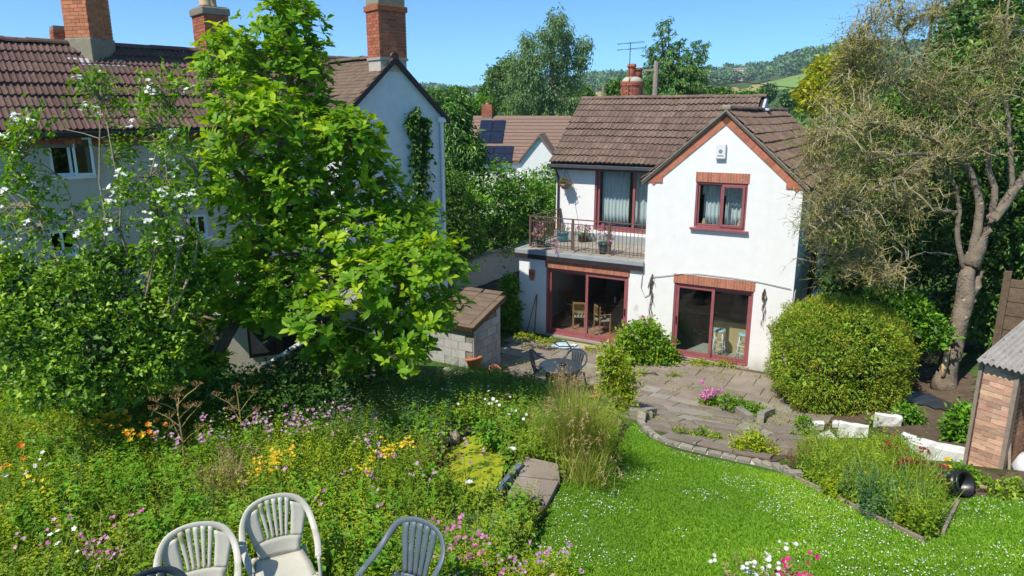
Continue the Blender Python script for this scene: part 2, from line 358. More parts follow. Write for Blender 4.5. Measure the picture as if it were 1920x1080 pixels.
surf('tarmac', (.045, .043, .042), (.07, .066, .063), 3, .95, .5, 60)
surf('soil', (.085, .058, .038), (.16, .115, .075), 4, .97, .8, 22, spots=((.26, .21, .15), 14, .66), bdist=.03)
surf('lawn_base', (.10, .20, .016), (.17, .29, .03), 4, .95, .5, 60)
surf('wire', (.02, .02, .02), (.03, .03, .03), 5, .6, 0)
surf('cable', (.35, .35, .35), (.42, .42, .42), 5, .6, 0)
surf('vine', (.09, .05, .04), (.14, .08, .06), 15, .9, 0)
surf('duckweed', (.24, .28, .012), (.36, .39, .018), 7, .8, .4, 60, spots=((.06, .09, .012), 4.2, .55))
surf('ink', (.05, .09, .12), (.07, .11, .14), 5, .5, 0)
surf('marble', (.6, .6, .6), (.7, .7, .7), 5, .6, 0)
glassmat('glass'); glassmat('glass_dark', (.55, .6, .6), 1.3)
g_ = lambda *c: list(c)
leafmat('lf_magnolia', [(0, (0.095, 0.226, 0.012)), (.55, (0.211, 0.418, 0.018)), (1, (0.567, 0.702, 0.027))], .46, .5, .28)
leafmat('lf_shrub', [(0, (0.095, 0.210, 0.022)), (.6, (0.222, 0.420, 0.037)), (1, (0.540, 0.699, 0.074))], .3)
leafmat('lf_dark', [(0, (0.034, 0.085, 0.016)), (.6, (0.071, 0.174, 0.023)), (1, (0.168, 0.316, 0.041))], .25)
leafmat('lf_evergreen', [(0, (0.031, 0.077, 0.020)), (.6, (0.072, 0.160, 0.029)), (1, (0.181, 0.319, 0.054))], .2)
leafmat('lf_hedge', [(0, (0.060, 0.166, 0.014)), (.6, (0.140, 0.348, 0.022)), (1, (0.299, 0.551, 0.036))], .3)
leafmat('lf_laurel', [(0, (0.081, 0.198, 0.012)), (.6, (0.172, 0.363, 0.020)), (1, (0.345, 0.528, 0.030))], .35)
leafmat('lf_bush', [(0, (0.125, 0.194, 0.023)), (.5, (0.300, 0.387, 0.033)), (.85, (0.551, 0.569, 0.046)), (1, (0.651, 0.433, 0.091))], .25)
leafmat('lf_birch', [(0, (0.094, 0.188, 0.064)), (.6, (0.179, 0.300, 0.100)), (1, (0.300, 0.431, 0.154))], .3)
leafmat('lf_conifer', [(0, (0.061, 0.160, 0.040)), (.6, (0.139, 0.304, 0.059)), (1, (0.367, 0.576, 0.099))], .15)
leafmat('lf_wood', [(0, (0.064, 0.138, 0.063)), (.6, (0.131, 0.263, 0.103)), (1, (0.250, 0.421, 0.144))], .15)  # distance haze put into the leaf colour: lighter and bluer
leafmat('lf_mid', [(0, (0.067, 0.154, 0.033)), (.6, (0.141, 0.290, 0.050)), (1, (0.266, 0.435, 0.075))], .25)
leafmat('lf_yellow', [(0, (.30, .33, .010)), (.6, (.50, .50, .015)), (1, (.62, .56, .02))], .35)
leafmat('lf_lichen', [(0, (0.260, 0.230, 0.094)), (.55, (0.420, 0.370, 0.151)), (.85, (0.500, 0.440, 0.180)), (1, (0.520, 0.400, 0.058))], .1)
leafmat('lf_tuft', [(0, (.15, .24, .025)), (.5, (.32, .40, .045)), (.85, (.46, .44, .10)), (1, (.52, .42, .18))], .35)
leafmat('lf_olive', [(0, (0.133, 0.209, 0.025)), (.6, (0.287, 0.389, 0.042)), (1, (0.554, 0.611, 0.067))], .25)
leafmat('lf_weed', [(0, (0.091, 0.175, 0.019)), (.6, (0.249, 0.388, 0.031)), (1, (0.496, 0.608, 0.046))], .35)
leafmat('lf_lime', [(0, (0.162, 0.270, 0.014)), (.6, (0.338, 0.446, 0.019)), (1, (0.567, 0.581, 0.024))], .35)
leafmat('lf_blue', [(0, (0.045, 0.120, 0.053)), (.6, (0.098, 0.225, 0.090)), (1, (0.195, 0.360, 0.135))], .3)
leafmat('lf_grass', [(0, (0.091, 0.182, 0.016)), (.5, (0.195, 0.351, 0.026)), (.85, (0.390, 0.468, 0.065)), (1, (0.546, 0.468, 0.169))], .3)
leafmat('lf_lawn', [(0, (0.109, 0.247, 0.013)), (.5, (0.203, 0.426, 0.020)), (.82, (0.355, 0.590, 0.034)), (1, (0.360, 0.361, 0.099))], .3, .5)
leafmat('lf_dry', [(0, (0.300, 0.220, 0.090)), (.6, (0.420, 0.320, 0.140)), (1, (0.520, 0.420, 0.220))], .25)
leafmat('lf_rust', [(0, (0.140, 0.075, 0.030)), (.6, (0.220, 0.120, 0.050)), (1, (0.300, 0.190, 0.080))], .2)
leafmat('pt_pink', [(0, (0.500, 0.100, 0.330)), (.6, (0.640, 0.240, 0.480)), (1, (0.720, 0.400, 0.600))], .3)
leafmat('pt_mallow', [(0, (0.420, 0.160, 0.380)), (.6, (0.580, 0.320, 0.520)), (1, (0.680, 0.500, 0.620))], .3)
leafmat('pt_magenta', [(0, (0.500, 0.010, 0.140)), (1, (0.680, 0.030, 0.260))], .2)
leafmat('pt_crimson', [(0, (0.100, 0.008, 0.012)), (1, (0.260, 0.012, 0.020))], .15)
leafmat('pt_white', [(0, (0.660, 0.660, 0.600)), (1, (0.800, 0.800, 0.780))], .2)
leafmat('pt_yellow', [(0, (0.620, 0.340, 0.005)), (.6, (0.720, 0.480, 0.010)), (1, (0.750, 0.580, 0.020))], .2)
leafmat('pt_orange', [(0, (0.600, 0.120, 0.005)), (.5, (0.680, 0.240, 0.006)), (1, (0.720, 0.420, 0.010))], .2)
leafmat('petal_hydrangea', [(0, (0.600, 0.130, 0.420)), (1, (0.760, 0.340, 0.600))], .2)

def dirty_render():
    m = MATS['white_render']; n = m.node_tree.nodes; l = m.node_tree.links; p = n['Principled BSDF']; src = p.inputs['Base Color'].links[0].from_socket
    tc = n.new('ShaderNodeTexCoord'); mp = n.new('ShaderNodeMapping'); mp.inputs['Scale'].default_value = (7, 7, .35); l.new(tc.outputs['Object'], mp.inputs[0])
    st = n.new('ShaderNodeTexNoise'); st.inputs['Scale'].default_value = 1.0; st.inputs['Detail'].default_value = 5; l.new(mp.outputs[0], st.inputs[0]); r1 = n.new('ShaderNodeValToRGB'); r1.color_ramp.elements[0].position = .55; r1.color_ramp.elements[1].position = .85; l.new(st.outputs[0], r1.inputs[0])
    sx = n.new('ShaderNodeSeparateXYZ'); l.new(tc.outputs['Object'], sx.inputs[0]); mr = n.new('ShaderNodeMapRange'); mr.inputs[1].default_value = .5; mr.inputs[2].default_value = 0.; l.new(sx.outputs[2], mr.inputs[0])
    nb = n.new('ShaderNodeTexNoise'); nb.inputs['Scale'].default_value = 3.5; nb.inputs['Detail'].default_value = 7; l.new(tc.outputs['Object'], nb.inputs[0]); ml = n.new('ShaderNodeMath'); ml.operation = 'MULTIPLY'; l.new(mr.outputs[0], ml.inputs[0]); l.new(nb.outputs[0], ml.inputs[1])
    a = n.new('ShaderNodeMath'); a.operation = 'MULTIPLY'; a.inputs[1].default_value = .1; l.new(r1.outputs[0], a.inputs[0]); mx1 = n.new('ShaderNodeMix'); mx1.data_type = 'RGBA'; l.new(a.outputs[0], mx1.inputs[0]); l.new(src, mx1.inputs[6]); mx1.inputs[7].default_value = (.5, .47, .42, 1)
    mx2 = n.new('ShaderNodeMix'); mx2.data_type = 'RGBA'; l.new(ml.outputs[0], mx2.inputs[0]); l.new(mx1.outputs[2], mx2.inputs[6]); mx2.inputs[7].default_value = (.33, .3, .22, 1); l.new(mx2.outputs[2], p.inputs['Base Color'])
dirty_render()
# ground material: grass and earth mixed by a noise
def groundmat():
    m, n, l, p = nm('ground')
    tc = n.new('ShaderNodeTexCoord'); a = n.new('ShaderNodeTexNoise'); a.inputs['Scale'].default_value = .6; a.inputs['Detail'].default_value = 8; l.new(tc.outputs['Object'], a.inputs[0])
    b = n.new('ShaderNodeTexNoise'); b.inputs['Scale'].default_value = 9; b.inputs['Detail'].default_value = 6; l.new(tc.outputs['Object'], b.inputs[0])
    r1 = n.new('ShaderNodeValToRGB'); r1.color_ramp.elements[0].color = (.045, .06, .018, 1); r1.color_ramp.elements[1].color = (.11, .10, .05, 1); r1.color_ramp.elements[0].position = .35; r1.color_ramp.elements[1].position = .65; l.new(b.outputs[0], r1.inputs[0])
    r2 = n.new('ShaderNodeValToRGB'); r2.color_ramp.elements[0].color = (.05, .10, .02, 1); r2.color_ramp.elements[1].color = (.09, .17, .03, 1); l.new(b.outputs[0], r2.inputs[0])
    r3 = n.new('ShaderNodeValToRGB'); r3.color_ramp.elements[0].position = .45; r3.color_ramp.elements[1].position = .55; l.new(a.outputs[0], r3.inputs[0])
    mx = n.new('ShaderNodeMix'); mx.data_type = 'RGBA'; l.new(r3.outputs[0], mx.inputs[0]); l.new(r1.outputs[0], mx.inputs[6]); l.new(r2.outputs[0], mx.inputs[7]); l.new(mx.outputs[2], p.inputs['Base Color'])
    p.inputs['Roughness'].default_value = .97; p.inputs['Specular IOR Level'].default_value = .1
    bp = n.new('ShaderNodeBump'); bp.inputs['Strength'].default_value = .6; bp.inputs['Distance'].default_value = .05; l.new(b.outputs[0], bp.inputs['Height']); l.new(bp.outputs[0], p.inputs['Normal'])
groundmat()

# ------------------------------------------------------------------ ground sheet reaching past the hills
def grid_sheet(name, xs, ys, mat, poly=None, dz=0., zf=terr, kind='structure', parent=None, thick=False, label=None):
    X, Y = np.meshgrid(xs, ys); Z = zf(X, Y) + dz; V = np.column_stack([X.ravel(), Y.ravel(), Z.ravel()]); nx = len(xs)
    i, j = np.meshgrid(np.arange(len(xs) - 1), np.arange(len(ys) - 1)); a = (j * nx + i).ravel(); F = np.column_stack([a, a + 1, a + 1 + nx, a + nx])
    if poly is not None:
        c = V[F].mean(1); F = F[inpoly(c[:, 0], c[:, 1], poly)]; u = np.unique(F); mp = np.full(len(V), -1); mp[u] = np.arange(len(u)); V = V[u]; F = mp[F]
    o = npmesh(name, V, [F], mat, parent, smooth=True)
    if kind: o['kind'] = kind
    if label: o['label'] = label
    return o
_g = lambda a, b, n: np.geomspace(a, b, n)
POND = gpoly([(838, 838), (862, 815), (900, 806), (935, 836), (950, 872), (935, 905), (905, 930), (850, 935), (822, 915), (826, 872)])
_pc = np.mean(POND, 0)
def terr_pond(x, y):                                          # the ground dips into the pond
    z = terr(x, y); e = np.hypot((x - _pc[0]) / .95, (y - _pc[1]) / 1.15)
    return z - .5 * np.clip(1.0 - e, 0, .4)
xs = np.concatenate([-_g(26, 2600, 34)[::-1], np.arange(-25.5, 25.6, .3), _g(26, 2600, 34)]); ys = np.concatenate([-_g(3, 120, 12)[::-1], np.arange(-2.5, 45, .3), _g(46, 2600, 46)])
grid_sheet('ground', xs, ys, 'ground', zf=terr_pond, label='rough sloping garden earth and the fields beyond')

# ------------------------------------------------------------------ main house
house = thing('white_house', 'white rendered two-storey house with brown tiled roofs and front gable', 'house', HO, HROT)
def wallholes(mb, x0, x1, z0, z1, holes, y0, y1, top=True):
    X = sorted({x0, x1, *[h[0] for h in holes], *[h[1] for h in holes]}); Z = sorted({z0, z1, *[h[2] for h in holes], *[h[3] for h in holes]})
    def solid(i, j):
        if i < 0 or j < 0 or i >= len(X) - 1 or j >= len(Z) - 1: return False
        cx, cz = (X[i] + X[i + 1]) / 2, (Z[j] + Z[j + 1]) / 2
        return not any(h[0] < cx < h[1] and h[2] < cz < h[3] for h in holes)
    for i in range(len(X) - 1):
        for j in range(len(Z) - 1):
            if not solid(i, j): continue
            a, b, c, d = X[i], X[i + 1], Z[j], Z[j + 1]
            mb.add([(a, y0, c), (b, y0, c), (b, y0, d), (a, y0, d)], [(0, 1, 2, 3)]); mb.add([(a, y1, c), (b, y1, c), (b, y1, d), (a, y1, d)], [(3, 2, 1, 0)])
            if not solid(i - 1, j): mb.add([(a, y0, c), (a, y0, d), (a, y1, d), (a, y1, c)], [(0, 1, 2, 3)])
            if not solid(i + 1, j): mb.add([(b, y0, c), (b, y1, c), (b, y1, d), (b, y0, d)], [(0, 1, 2, 3)])
            if not solid(i, j - 1): mb.add([(a, y0, c), (a, y1, c), (b, y1, c), (b, y0, c)], [(0, 1, 2, 3)])
            if not solid(i, j + 1): mb.add([(a, y0, d), (b, y0, d), (b, y1, d), (a, y1, d)], [(0, 1, 2, 3)])
LD = (-7.33, -4.58, .06, 2.22); RD = (-3.2, -1.0, .06, 2.22); GW = (-2.75, -1.37, 3.86, 5.11); UD = (-6.87, -4.25, 3.08, 5.2)
EAVE, APX = 5.12, 6.93; GX0, GX1, GXM = -4.12, 0.0, -2.06; DEP = 9.0
mb = MB(); wallholes(mb, -8.3, GX0, -.4, 2.52, [LD], 0, .25); wallholes(mb, GX0, GX1, -.4, EAVE, [RD, GW], 0, .25)
mb.add([(GX0, 0, EAVE), (GX1, 0, EAVE), (GXM, 0, APX), (GX0, .25, EAVE), (GX1, .25, EAVE), (GXM, .25, APX)], [(0, 1, 2), (5, 4, 3), (0, 2, 5, 3), (1, 4, 5, 2)])
mb.build('front_wall', 'white_render', house)
mb = MB(); mb.box(-.25, 0, .25, DEP, -.4, EAVE); mb.build('side_wall', 'white_render', house)
mb = MB(); mb.box(GX0, GX0 + .2, .252, DEP, 2.7, EAVE); mb.build('side_wall', 'white_render', house)
mb = MB(); mb.box(-8.3, -8.05, .25, 7.0, -.4, 2.52); mb.box(-8.3, -8.05, 2.85, 7.0, 2.52, 5.3); mb.build('side_wall', 'white_render', house)
mb = MB(); wallholes(mb, -8.3, GX0, 2.52, 5.3, [UD], 2.6, 2.85); mb.build('upper_wall', 'white_render', house)
mb = MB(); mb.box(-8.3, GX0 + .2, 7.0, 7.2, -.4, 5.3); mb.box(GX0 + .2, 0, DEP, DEP + .2, -.4, EAVE); mb.build('rear_wall', 'white_render', house)
# interior shells
mb = MB(); mb.box(-8.04, -4.0, .25, 6.98, .0, .06); mb.build('dining_floor', 'quarry_tile', house)
tm = MB().box(-.145, .145, -.145, .145, 0, .012).mesh('floor_tile', 'quarry_tile')
for i in range(11):
    for j in range(7): link('floor_tile', tm, house, loc=(-7.6 + i * .3, .42 + j * .3, .061))
mb = MB(); mb.box(-3.98, -.26, .25, 6.98, .0, .06); mb.build('kitchen_floor', 'room_floor', house)
mb = MB(); mb.box(-4.14, -3.98, .26, 6.98, .061, 2.5); mb.build('inner_wall', 'room_wall', house)
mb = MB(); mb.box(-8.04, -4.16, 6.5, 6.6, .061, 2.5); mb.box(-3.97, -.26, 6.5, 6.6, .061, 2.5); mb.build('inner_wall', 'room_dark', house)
mb = MB(); mb.box(-8.03, -7.95, .3, 6.4, .061, 2.5); mb.build('inner_wall', 'room_wall', house)
mb = MB(); mb.box(-8.04, -.26, .26, 6.98, 2.5, 2.6); mb.build('ceiling_slab', 'room_wall', house)
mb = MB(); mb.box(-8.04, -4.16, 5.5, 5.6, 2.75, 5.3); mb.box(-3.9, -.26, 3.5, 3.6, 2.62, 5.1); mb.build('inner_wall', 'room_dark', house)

def pane_frame(parent, name, x0, x1, z0, z1, y, w=.07, d=.07, mat='frame_red', glass='glass', bot=None):
    """a framed pane: frame part with the glass as its sub-part"""
    bot = bot or w; mb = MB(); mb.box(x0, x0 + w, y, y + d, z0, z1); mb.box(x1 - w, x1, y, y + d, z0, z1); mb.box(x0 + w, x1 - w, y + .002, y + d - .002, z1 - w, z1); mb.box(x0 + w, x1 - w, y + .002, y + d - .002, z0, z0 + bot)
    f = mb.build(name, mat, parent, bevel=.006)
    MB().box(x0 + w - .01, x1 - w + .01, y + d * .45, y + d * .55, z0 + bot - .01, z1 - w + .01).build('pane', glass, f)
    return f
def outer_frame(x0, x1, z0, z1, y, w=.06, d=.14, name='door_frame'):
    mb = MB(); mb.box(x0, x0 + w, y, y + d, z0, z1); mb.box(x1 - w, x1, y, y + d, z0, z1); mb.box(x0 + w, x1 - w, y, y + d, z1 - w, z1); mb.box(x0 + w, x1 - w, y - .03, y + d, z0, z0 + w * .9)
    return mb.build(name, 'frame_red', house, bevel=.005)
for (a, b, z0, z1), slide in ((LD, 1), (RD, 0)):
    outer_frame(a, b, z0, z1, .03)
    m = (a + b) / 2
    fr = [pane_frame(house, 'sliding_door', a + .06, m + .05, z0 + .055, z1 - .06, .11 if slide else .05, .085, .05, bot=.11), pane_frame(house, 'sliding_door', m - .03, b - .06, z0 + .055, z1 - .06, .05 if slide else .11, .085, .05, bot=.11)]
    h = MB(); xh = b - .105 if slide else a + .1; h.box(xh - .012, xh + .012, .012, .05, 1.0, 1.22); h.build('handle', 'black_plastic', fr[1] if slide else fr[0])
    MB().box(a - .02, b + .02, -.09, .03, -.02, .058).build('threshold', 'slab_pale', house)
outer_frame(*UD, 2.63); m = (UD[0] + UD[1]) / 2 + .05
pane_frame(house, 'balcony_door', UD[0] + .06, m + .05, UD[2] + .055, UD[3] - .06, 2.71, .085, .05, bot=.1); pane_frame(house, 'balcony_door', m - .03, UD[1] - .06, UD[2] + .055, UD[3] - .06, 2.65, .085, .05, bot=.1)
outer_frame(*GW, .02, .055, .12, 'window_frame'); m = (GW[0] + GW[1]) / 2 + .02
pane_frame(house, 'window_sash', GW[0] + .055, m, GW[2] + .055, GW[3] - .055, .06, .045, .05)
hx = GW[1] - .055; sw = hx - m
f = pane_frame(house, 'window_sash', 0, sw, GW[2] + .055, GW[3] - .055, -.03, .07, .05); f.location = (m, 0, 0); tilt = R(4); f.rotation_euler = (0, 0, 0)
MB().box(GW[0] - .09, GW[1] + .1, -.1, .019, GW[2] - .06, GW[2] - .002).build('window_sill', 'frame_red', house, bevel=.006)
# curtains
def curtain(x0, x1, z0, z1, y, folds, amp=.035, name='curtain'):
    n = folds * 8; V = []; 
    for j in range(5):
        z = z0 + (z1 - z0) * j / 4
        for i in range(n + 1):
            t = i / n; a = amp * (1 - .35 * j / 4); V.append((x0 + (x1 - x0) * t, y + a * math.sin(t * folds * 2 * math.pi + .5 * math.sin(7 * t)) + .01 * math.sin(23 * t), z))
    F = [(j * (n + 1) + i, j * (n + 1) + i + 1, (j + 1) * (n + 1) + i + 1, (j + 1) * (n + 1) + i) for j in range(4) for i in range(n)]
    o = MB().add(V, F).build(name, 'curtain', house, smooth=True); s = o.modifiers.new('t', 'SOLIDIFY'); s.thickness = .006
curtain(UD[0] + .16, UD[0] + 1.12, UD[2] + .08, UD[3] - .05, 2.95, 8); curtain(UD[0] + 1.34, UD[1], UD[2] + .08, UD[3] - .05, 2.95, 8)
curtain(GW[0] + .14, GW[0] + .66, GW[2] + .06, GW[3] - .15, .42, 5); curtain(GW[0] + .74, GW[0] + 1.28, GW[2] + .06, GW[3] - .15, .42, 5)
curtain(GW[0] + .1, GW[1] - .1, GW[3] - .38, GW[3] - .03, .39, 11, .025, 'pelmet_curtain')
MB().box(GW[0] - .05, GW[1] + .05, .252, .37, GW[2] - .05, GW[2] + .012).build('inner_sill', 'pvc_white', house)
for x in (GW[0] + .2, GW[0] + 1.17):
    v = tag(MB().lathe([(.05, 0), (.065, .05), (.06, .12), (.035, .17), (.04, .2)], 12).build('vase', 'buff_pot', None, True, loc=tuple(HW(x, -.3, GW[2] + .012))), 'cream vase on the sill behind the %s curtain of the gable window' % ('left' if x < GW[0] + .5 else 'right'), 'vase', 'vases on the gable window sill')
# soldier-course lintels
sb = MB().box(-.0325, .0325, -.014, .1, 0, .262).mesh('lintel_brick', 'brick_lintel'); b_ = MB()
for (a, b, z) in ((LD[0] - .03, LD[1] + .03, 2.222), (RD[0] - .03, RD[1] + .03, 2.222), (GW[0] - .02, GW[1] + .03, 5.112)):
    l = MB().box(a, b, -.006, .002, z, z + .265).build('lintel', 'mortar', house); n = int((b - a) / .075)
    for i in range(n): link('lintel_brick', sb, l, loc=(a + (i + .5) * (b - a) / n, 0, z + .0015))
# gable verge bricks and kneelers
vb = MB().box(-.108, .108, -.024, .05, -.108, .108).mesh('verge_brick', 'brick_lintel')
sl_ = math.atan2(APX - EAVE, GX1 - GXM)
for s in (-1, 1):
    L = math.hypot(GX1 - GXM, APX - EAVE); n = int(L / .225)
    band = MB().box(0, L - .02, -.012, .01, -.235, 0.005).build('verge_band', 'mortar', house)
    band.matrix_local = Matrix.Translation((GXM, 0, APX + .0)) @ Matrix.Rotation(0 if s > 0 else math.pi, 4, 'Z') @ Matrix.Rotation(sl_, 4, 'Y') if s > 0 else Matrix.Translation((GXM, 0, APX)) @ Matrix.Scale(-1, 4, (1, 0, 0)) @ Matrix.Rotation(sl_, 4, 'Y')
    for i in range(n): link('verge_brick', vb, band, loc=((i + .5) * L / n, 0, -.118))
    kx = GX1 if s > 0 else GX0
    MB().box(min(kx, kx - s * .42), max(kx, kx - s * .42), -.034, .0 - .001, EAVE - .08, EAVE + .13).build('kneeler', 'brick_lintel', house)
# ---- tiles
def tilemesh(name, mat, w=.33, g=.325, th=.05, rolls=2, h=.04, over=.06):
    """interlocking tile lying in x (across) and y (up the slope), lower edge at y=0"""
    n = 5 * rolls; prof = []
    for i in range(n + 1):
        t = i / n; ph = (t * rolls) % 1.0; prof.append((t * w, h * max(0, math.sin(math.pi * min(1, ph / .55))) if ph < .55 else 0.))
    V = []
    for (y, lift) in ((0, th), (g + over, 0)):
        V += [(x, y, z + lift + .012) for x, z in prof]
    V += [(x, .004, z + lift - .004) for x, z in prof]
    k = n + 1; F = [(i, i + 1, i + 1 + k, i + k) for i in range(n)] + [(i + 2 * k, i + 1 + 2 * k, i + 1, i) for i in range(n)]
    return MB().add(V, F).mesh(name, mat)
TB = tilemesh('roof_tile', 'tile_brown'); 
def slopeM(o, xd, ud):
    x = Vector(xd).normalized(); y = Vector(ud).normalized(); z = x.cross(y); return Matrix(((x.x, y.x, z.x, o[0]), (x.y, y.y, z.y, o[1]), (x.z, y.z, z.z, o[2]), (0, 0, 0, 1)))
def tile_slope(roof, me, o, xd, ud, width, rows, g=.325, w=.33, keep=None, jit=.006, cap=None, extra=None):
    nc = int(width / w); M = slopeM(o, xd, ud); cnt = 0; rest = []
    for r in range(rows):
        for c in range(nc):
            p = M @ Vector((c * w + w / 2, r * g + g / 2, 0))
            if keep and not keep(p): continue
            sag = .016 * math.sin(c * .31 + r * .2) + .012 * math.sin(c * .13 + 1.3 * r)
            T = M @ Matrix.Translation((c * w, r * g + random.gauss(0, jit) - (.03 if random.random() < .012 else 0), random.gauss(0, .003) + sag)) @ Matrix.Rotation(random.gauss(0, .006), 4, 'Z')
            if cap is not None and cnt >= cap: rest.append(T); continue
            link('roof_tile', me, roof, M=T); cnt += 1
    if rest:
        mb = MB(); base = [v.co.copy() for v in me.vertices]; fs = [tuple(p.vertices) for p in me.polygons]
        for T in rest: mb.add([T @ v for v in base], fs)
        tag(mb.build('further_tiles', extra, roof), kind='stuff')
# main (left) block roof: ridge along x at y=4.9
RY, RZ, EY, EZ = 4.85, 7.42, 2.32, 5.33; RX0, RX1 = -8.42, -2.0
mb = MB(); mb.prism([(EY, EZ - .03), (RY, RZ - .03), (2 * RY - EY, EZ - .03), (2 * RY - EY, EZ - .12), (RY, RZ - .14), (EY, EZ - .12)], RX0 + .03, RX1, 'x'); roofL = mb.build('roof', 'dark_trim', house)
mb = MB(); mb.prism([(2.85, 5.3), (RY, RZ - .2), (2 * RY - 2.85, 5.3)], -8.3, -8.05, 'x'); mb.build('gable_end', 'white_render', house)
SL = math.hypot(RY - EY, RZ - EZ); nrow = 10
gslope = (APX + .12 - (EAVE - .02)) / (GX1 - GXM)
def gz(x): return APX + .13 - abs(x - GXM) * (APX - EAVE) / (GX1 - GXM)
tile_slope(roofL, TB, (RX0, EY - .04, EZ - .02), (1, 0, 0), (0, RY - EY, RZ - EZ), RX1 - RX0, nrow, SL / nrow, .33, keep=lambda p: p.z > gz(p.x) - .1 or p.x < GX0 - .3)
tile_slope(roofL, TB, (RX1, 2 * RY - EY, EZ), (-1, 0, 0), (0, -(RY - EY), RZ - EZ), .4, nrow, SL / nrow)
def ridge_tiles(roof, a, b, n, r=.115, mat='tile_brown'):
    a = Vector(a); b = Vector(b); d = (b - a); L = d.length / n; prof = [(r * math.cos(math.pi * k / 8), r * .8 * math.sin(math.pi * k / 8)) for k in range(9)]
    V = [(0, x, z) for x, z in prof] + [(L * 1.03, x * .94, z * .94) for x, z in prof] + [(0, x * .82, z * .82 - .006) for x, z in prof]
    F = [(i, i + 9, i + 10, i + 1) for i in range(8)] + [(i, i + 1, i + 19, i + 18) for i in range(8)]
    me = MB().add(V, F).mesh('ridge_tile', mat); q = d.to_track_quat('X', 'Z').to_matrix().to_4x4()
    for i in range(n): link('ridge_tile', me, roof, M=Matrix.Translation(a + d * (i / n) + Vector((0, 0, random.gauss(0, .004)))) @ q)
ridge_tiles(roofL, (RX0, RY, RZ + .02), (RX1, RY, RZ + .02), 15)
MB().prism([(RY - .55, RZ - .48), (RY, RZ + .0), (RY + .55, RZ - .48)], RX1 - .05, RX1 + .02, 'x').build('flashing', 'lead', roofL)
mb = MB(); mb.box(RX1 - .16, RX1 + .16, RY - .3, RY - .02, APX + .06, APX + .15); mb.build('flashing', 'lead', roofL, bevel=.03)
# gutter and downpipe of the left block
mb = MB(); mb.box(-8.45, GX0 - .2, EY - .13, EY - .01, EZ - .17, EZ - .06); mb.box(-8.4, GX0 - .1, EY - .008, EY + .015, EZ - .24, EZ - .05); g1 = mb.build('gutter', 'gutter_grey', house, bevel=.02)
mb = MB(); mb.tube([(-8.2, EY - .07, EZ - .15), (-8.2, EY + .1, EZ - .35), (-8.2, 2.55, EZ - .5), (-8.2, 2.55, 2.8)], .035, 8); mb.build('downpipe', 'gutter_grey', house, True)
# gable (right) block roof
mb = MB(); oh = .16; ex0, ex1 = GX0 - oh, GX1 + oh; ze = EAVE - oh * (APX - EAVE) / (GX1 - GXM)
mb.prism([(ex0, ze + .06), (GXM, APX + .06), (ex1, ze + .06), (ex1, ze - .02), (GXM, APX - .0), (ex0, ze - .02)], -.09, DEP + .3, 'y'); roofR = mb.build('roof', 'mortar_dark', house)
SL2 = math.hypot(ex1 - GXM, APX - ze)
tile_slope(roofR, TB, (ex1, -.1, ze + .07), (0, 1, 0), (-(ex1 - GXM), 0, APX - ze), 8.6, 9, SL2 / 9)
tile_slope(roofR, TB, (ex0, 2.55, ze + .07), (0, -1, 0), (GXM - ex0, 0, APX - ze), 2.65, 9, SL2 / 9)
ridge_tiles(roofR, (GXM, -.1, APX + .1), (GXM, DEP, APX + .1), 21)
mb = MB()
for s in (-1, 1): mb.prism([(GXM, APX + .1), (GXM + s * (ex1 - GXM), ze + .1), (GXM + s * (ex1 - GXM), ze + .045), (GXM, APX + .045)], -.118, -.091, 'y')
mb.build('verge_mortar', 'mortar_dark', roofR)
MB().box(GXM - .12, GXM + .12, -.125, .1, APX + .07, APX + .2).build('ridge_end', 'cement', roofR, bevel=.04)
mb = MB(); mb.box(ex1 - .02, ex1 + .1, -.05, DEP, ze - .1, ze + .01); mb.build('gutter', 'gutter_grey', house, bevel=.02)
mb = MB(); mb.tube([(.07, 2.6, ze - .05), (.07, 2.6, .2)], .04, 8); mb.tube([(.07, 3.3, ze - .05), (.07, 3.3, .2)], .055, 8); mb.build('downpipe', 'gutter_grey', house, True)
mb = MB(); mb.tube([(.03, .02, 0.3), (.03, .02, 2.3), (.03, .25, 2.45), (.03, 1.6, 3.1), (.03, 1.62, 3.3)], .018, 6); mb.build('cable_pipe', 'cable', house, True)
# flat terrace roof
mb = MB(); mb.box(-8.4, GX0 - .002, -.07, 2.598, 2.524, 2.70); mb.box(-8.42, GX0 - .003, -.09, .05, 2.6, 2.735); mb.box(-8.42, -8.3, .05, 2.598, 2.6, 2.735); ter = mb.build('terrace_roof', 'felt_grey', house, bevel=.01)
mb = MB(); mb.box(-8.41, GX0 - .004, -.095, -.071, 2.46, 2.6); mb.box(-8.425, -8.401, -.07, 2.5, 2.46, 2.6); mb.build('fascia', 'dark_trim', ter)
# terrace deck slabs
dm = MB().box(-.29, .29, -.29, .29, 0, .02).mesh('deck_slab', 'slab_pale')
for i in range(7):
    for j in range(4): link('deck_slab', dm, ter, loc=(-8.0 + i * .6, .32 + j * .6, 2.702))
MB().box(-8.29, GX0 - .01, 2.42, 2.6, 2.703, 2.98).build('step', 'felt_grey', ter)
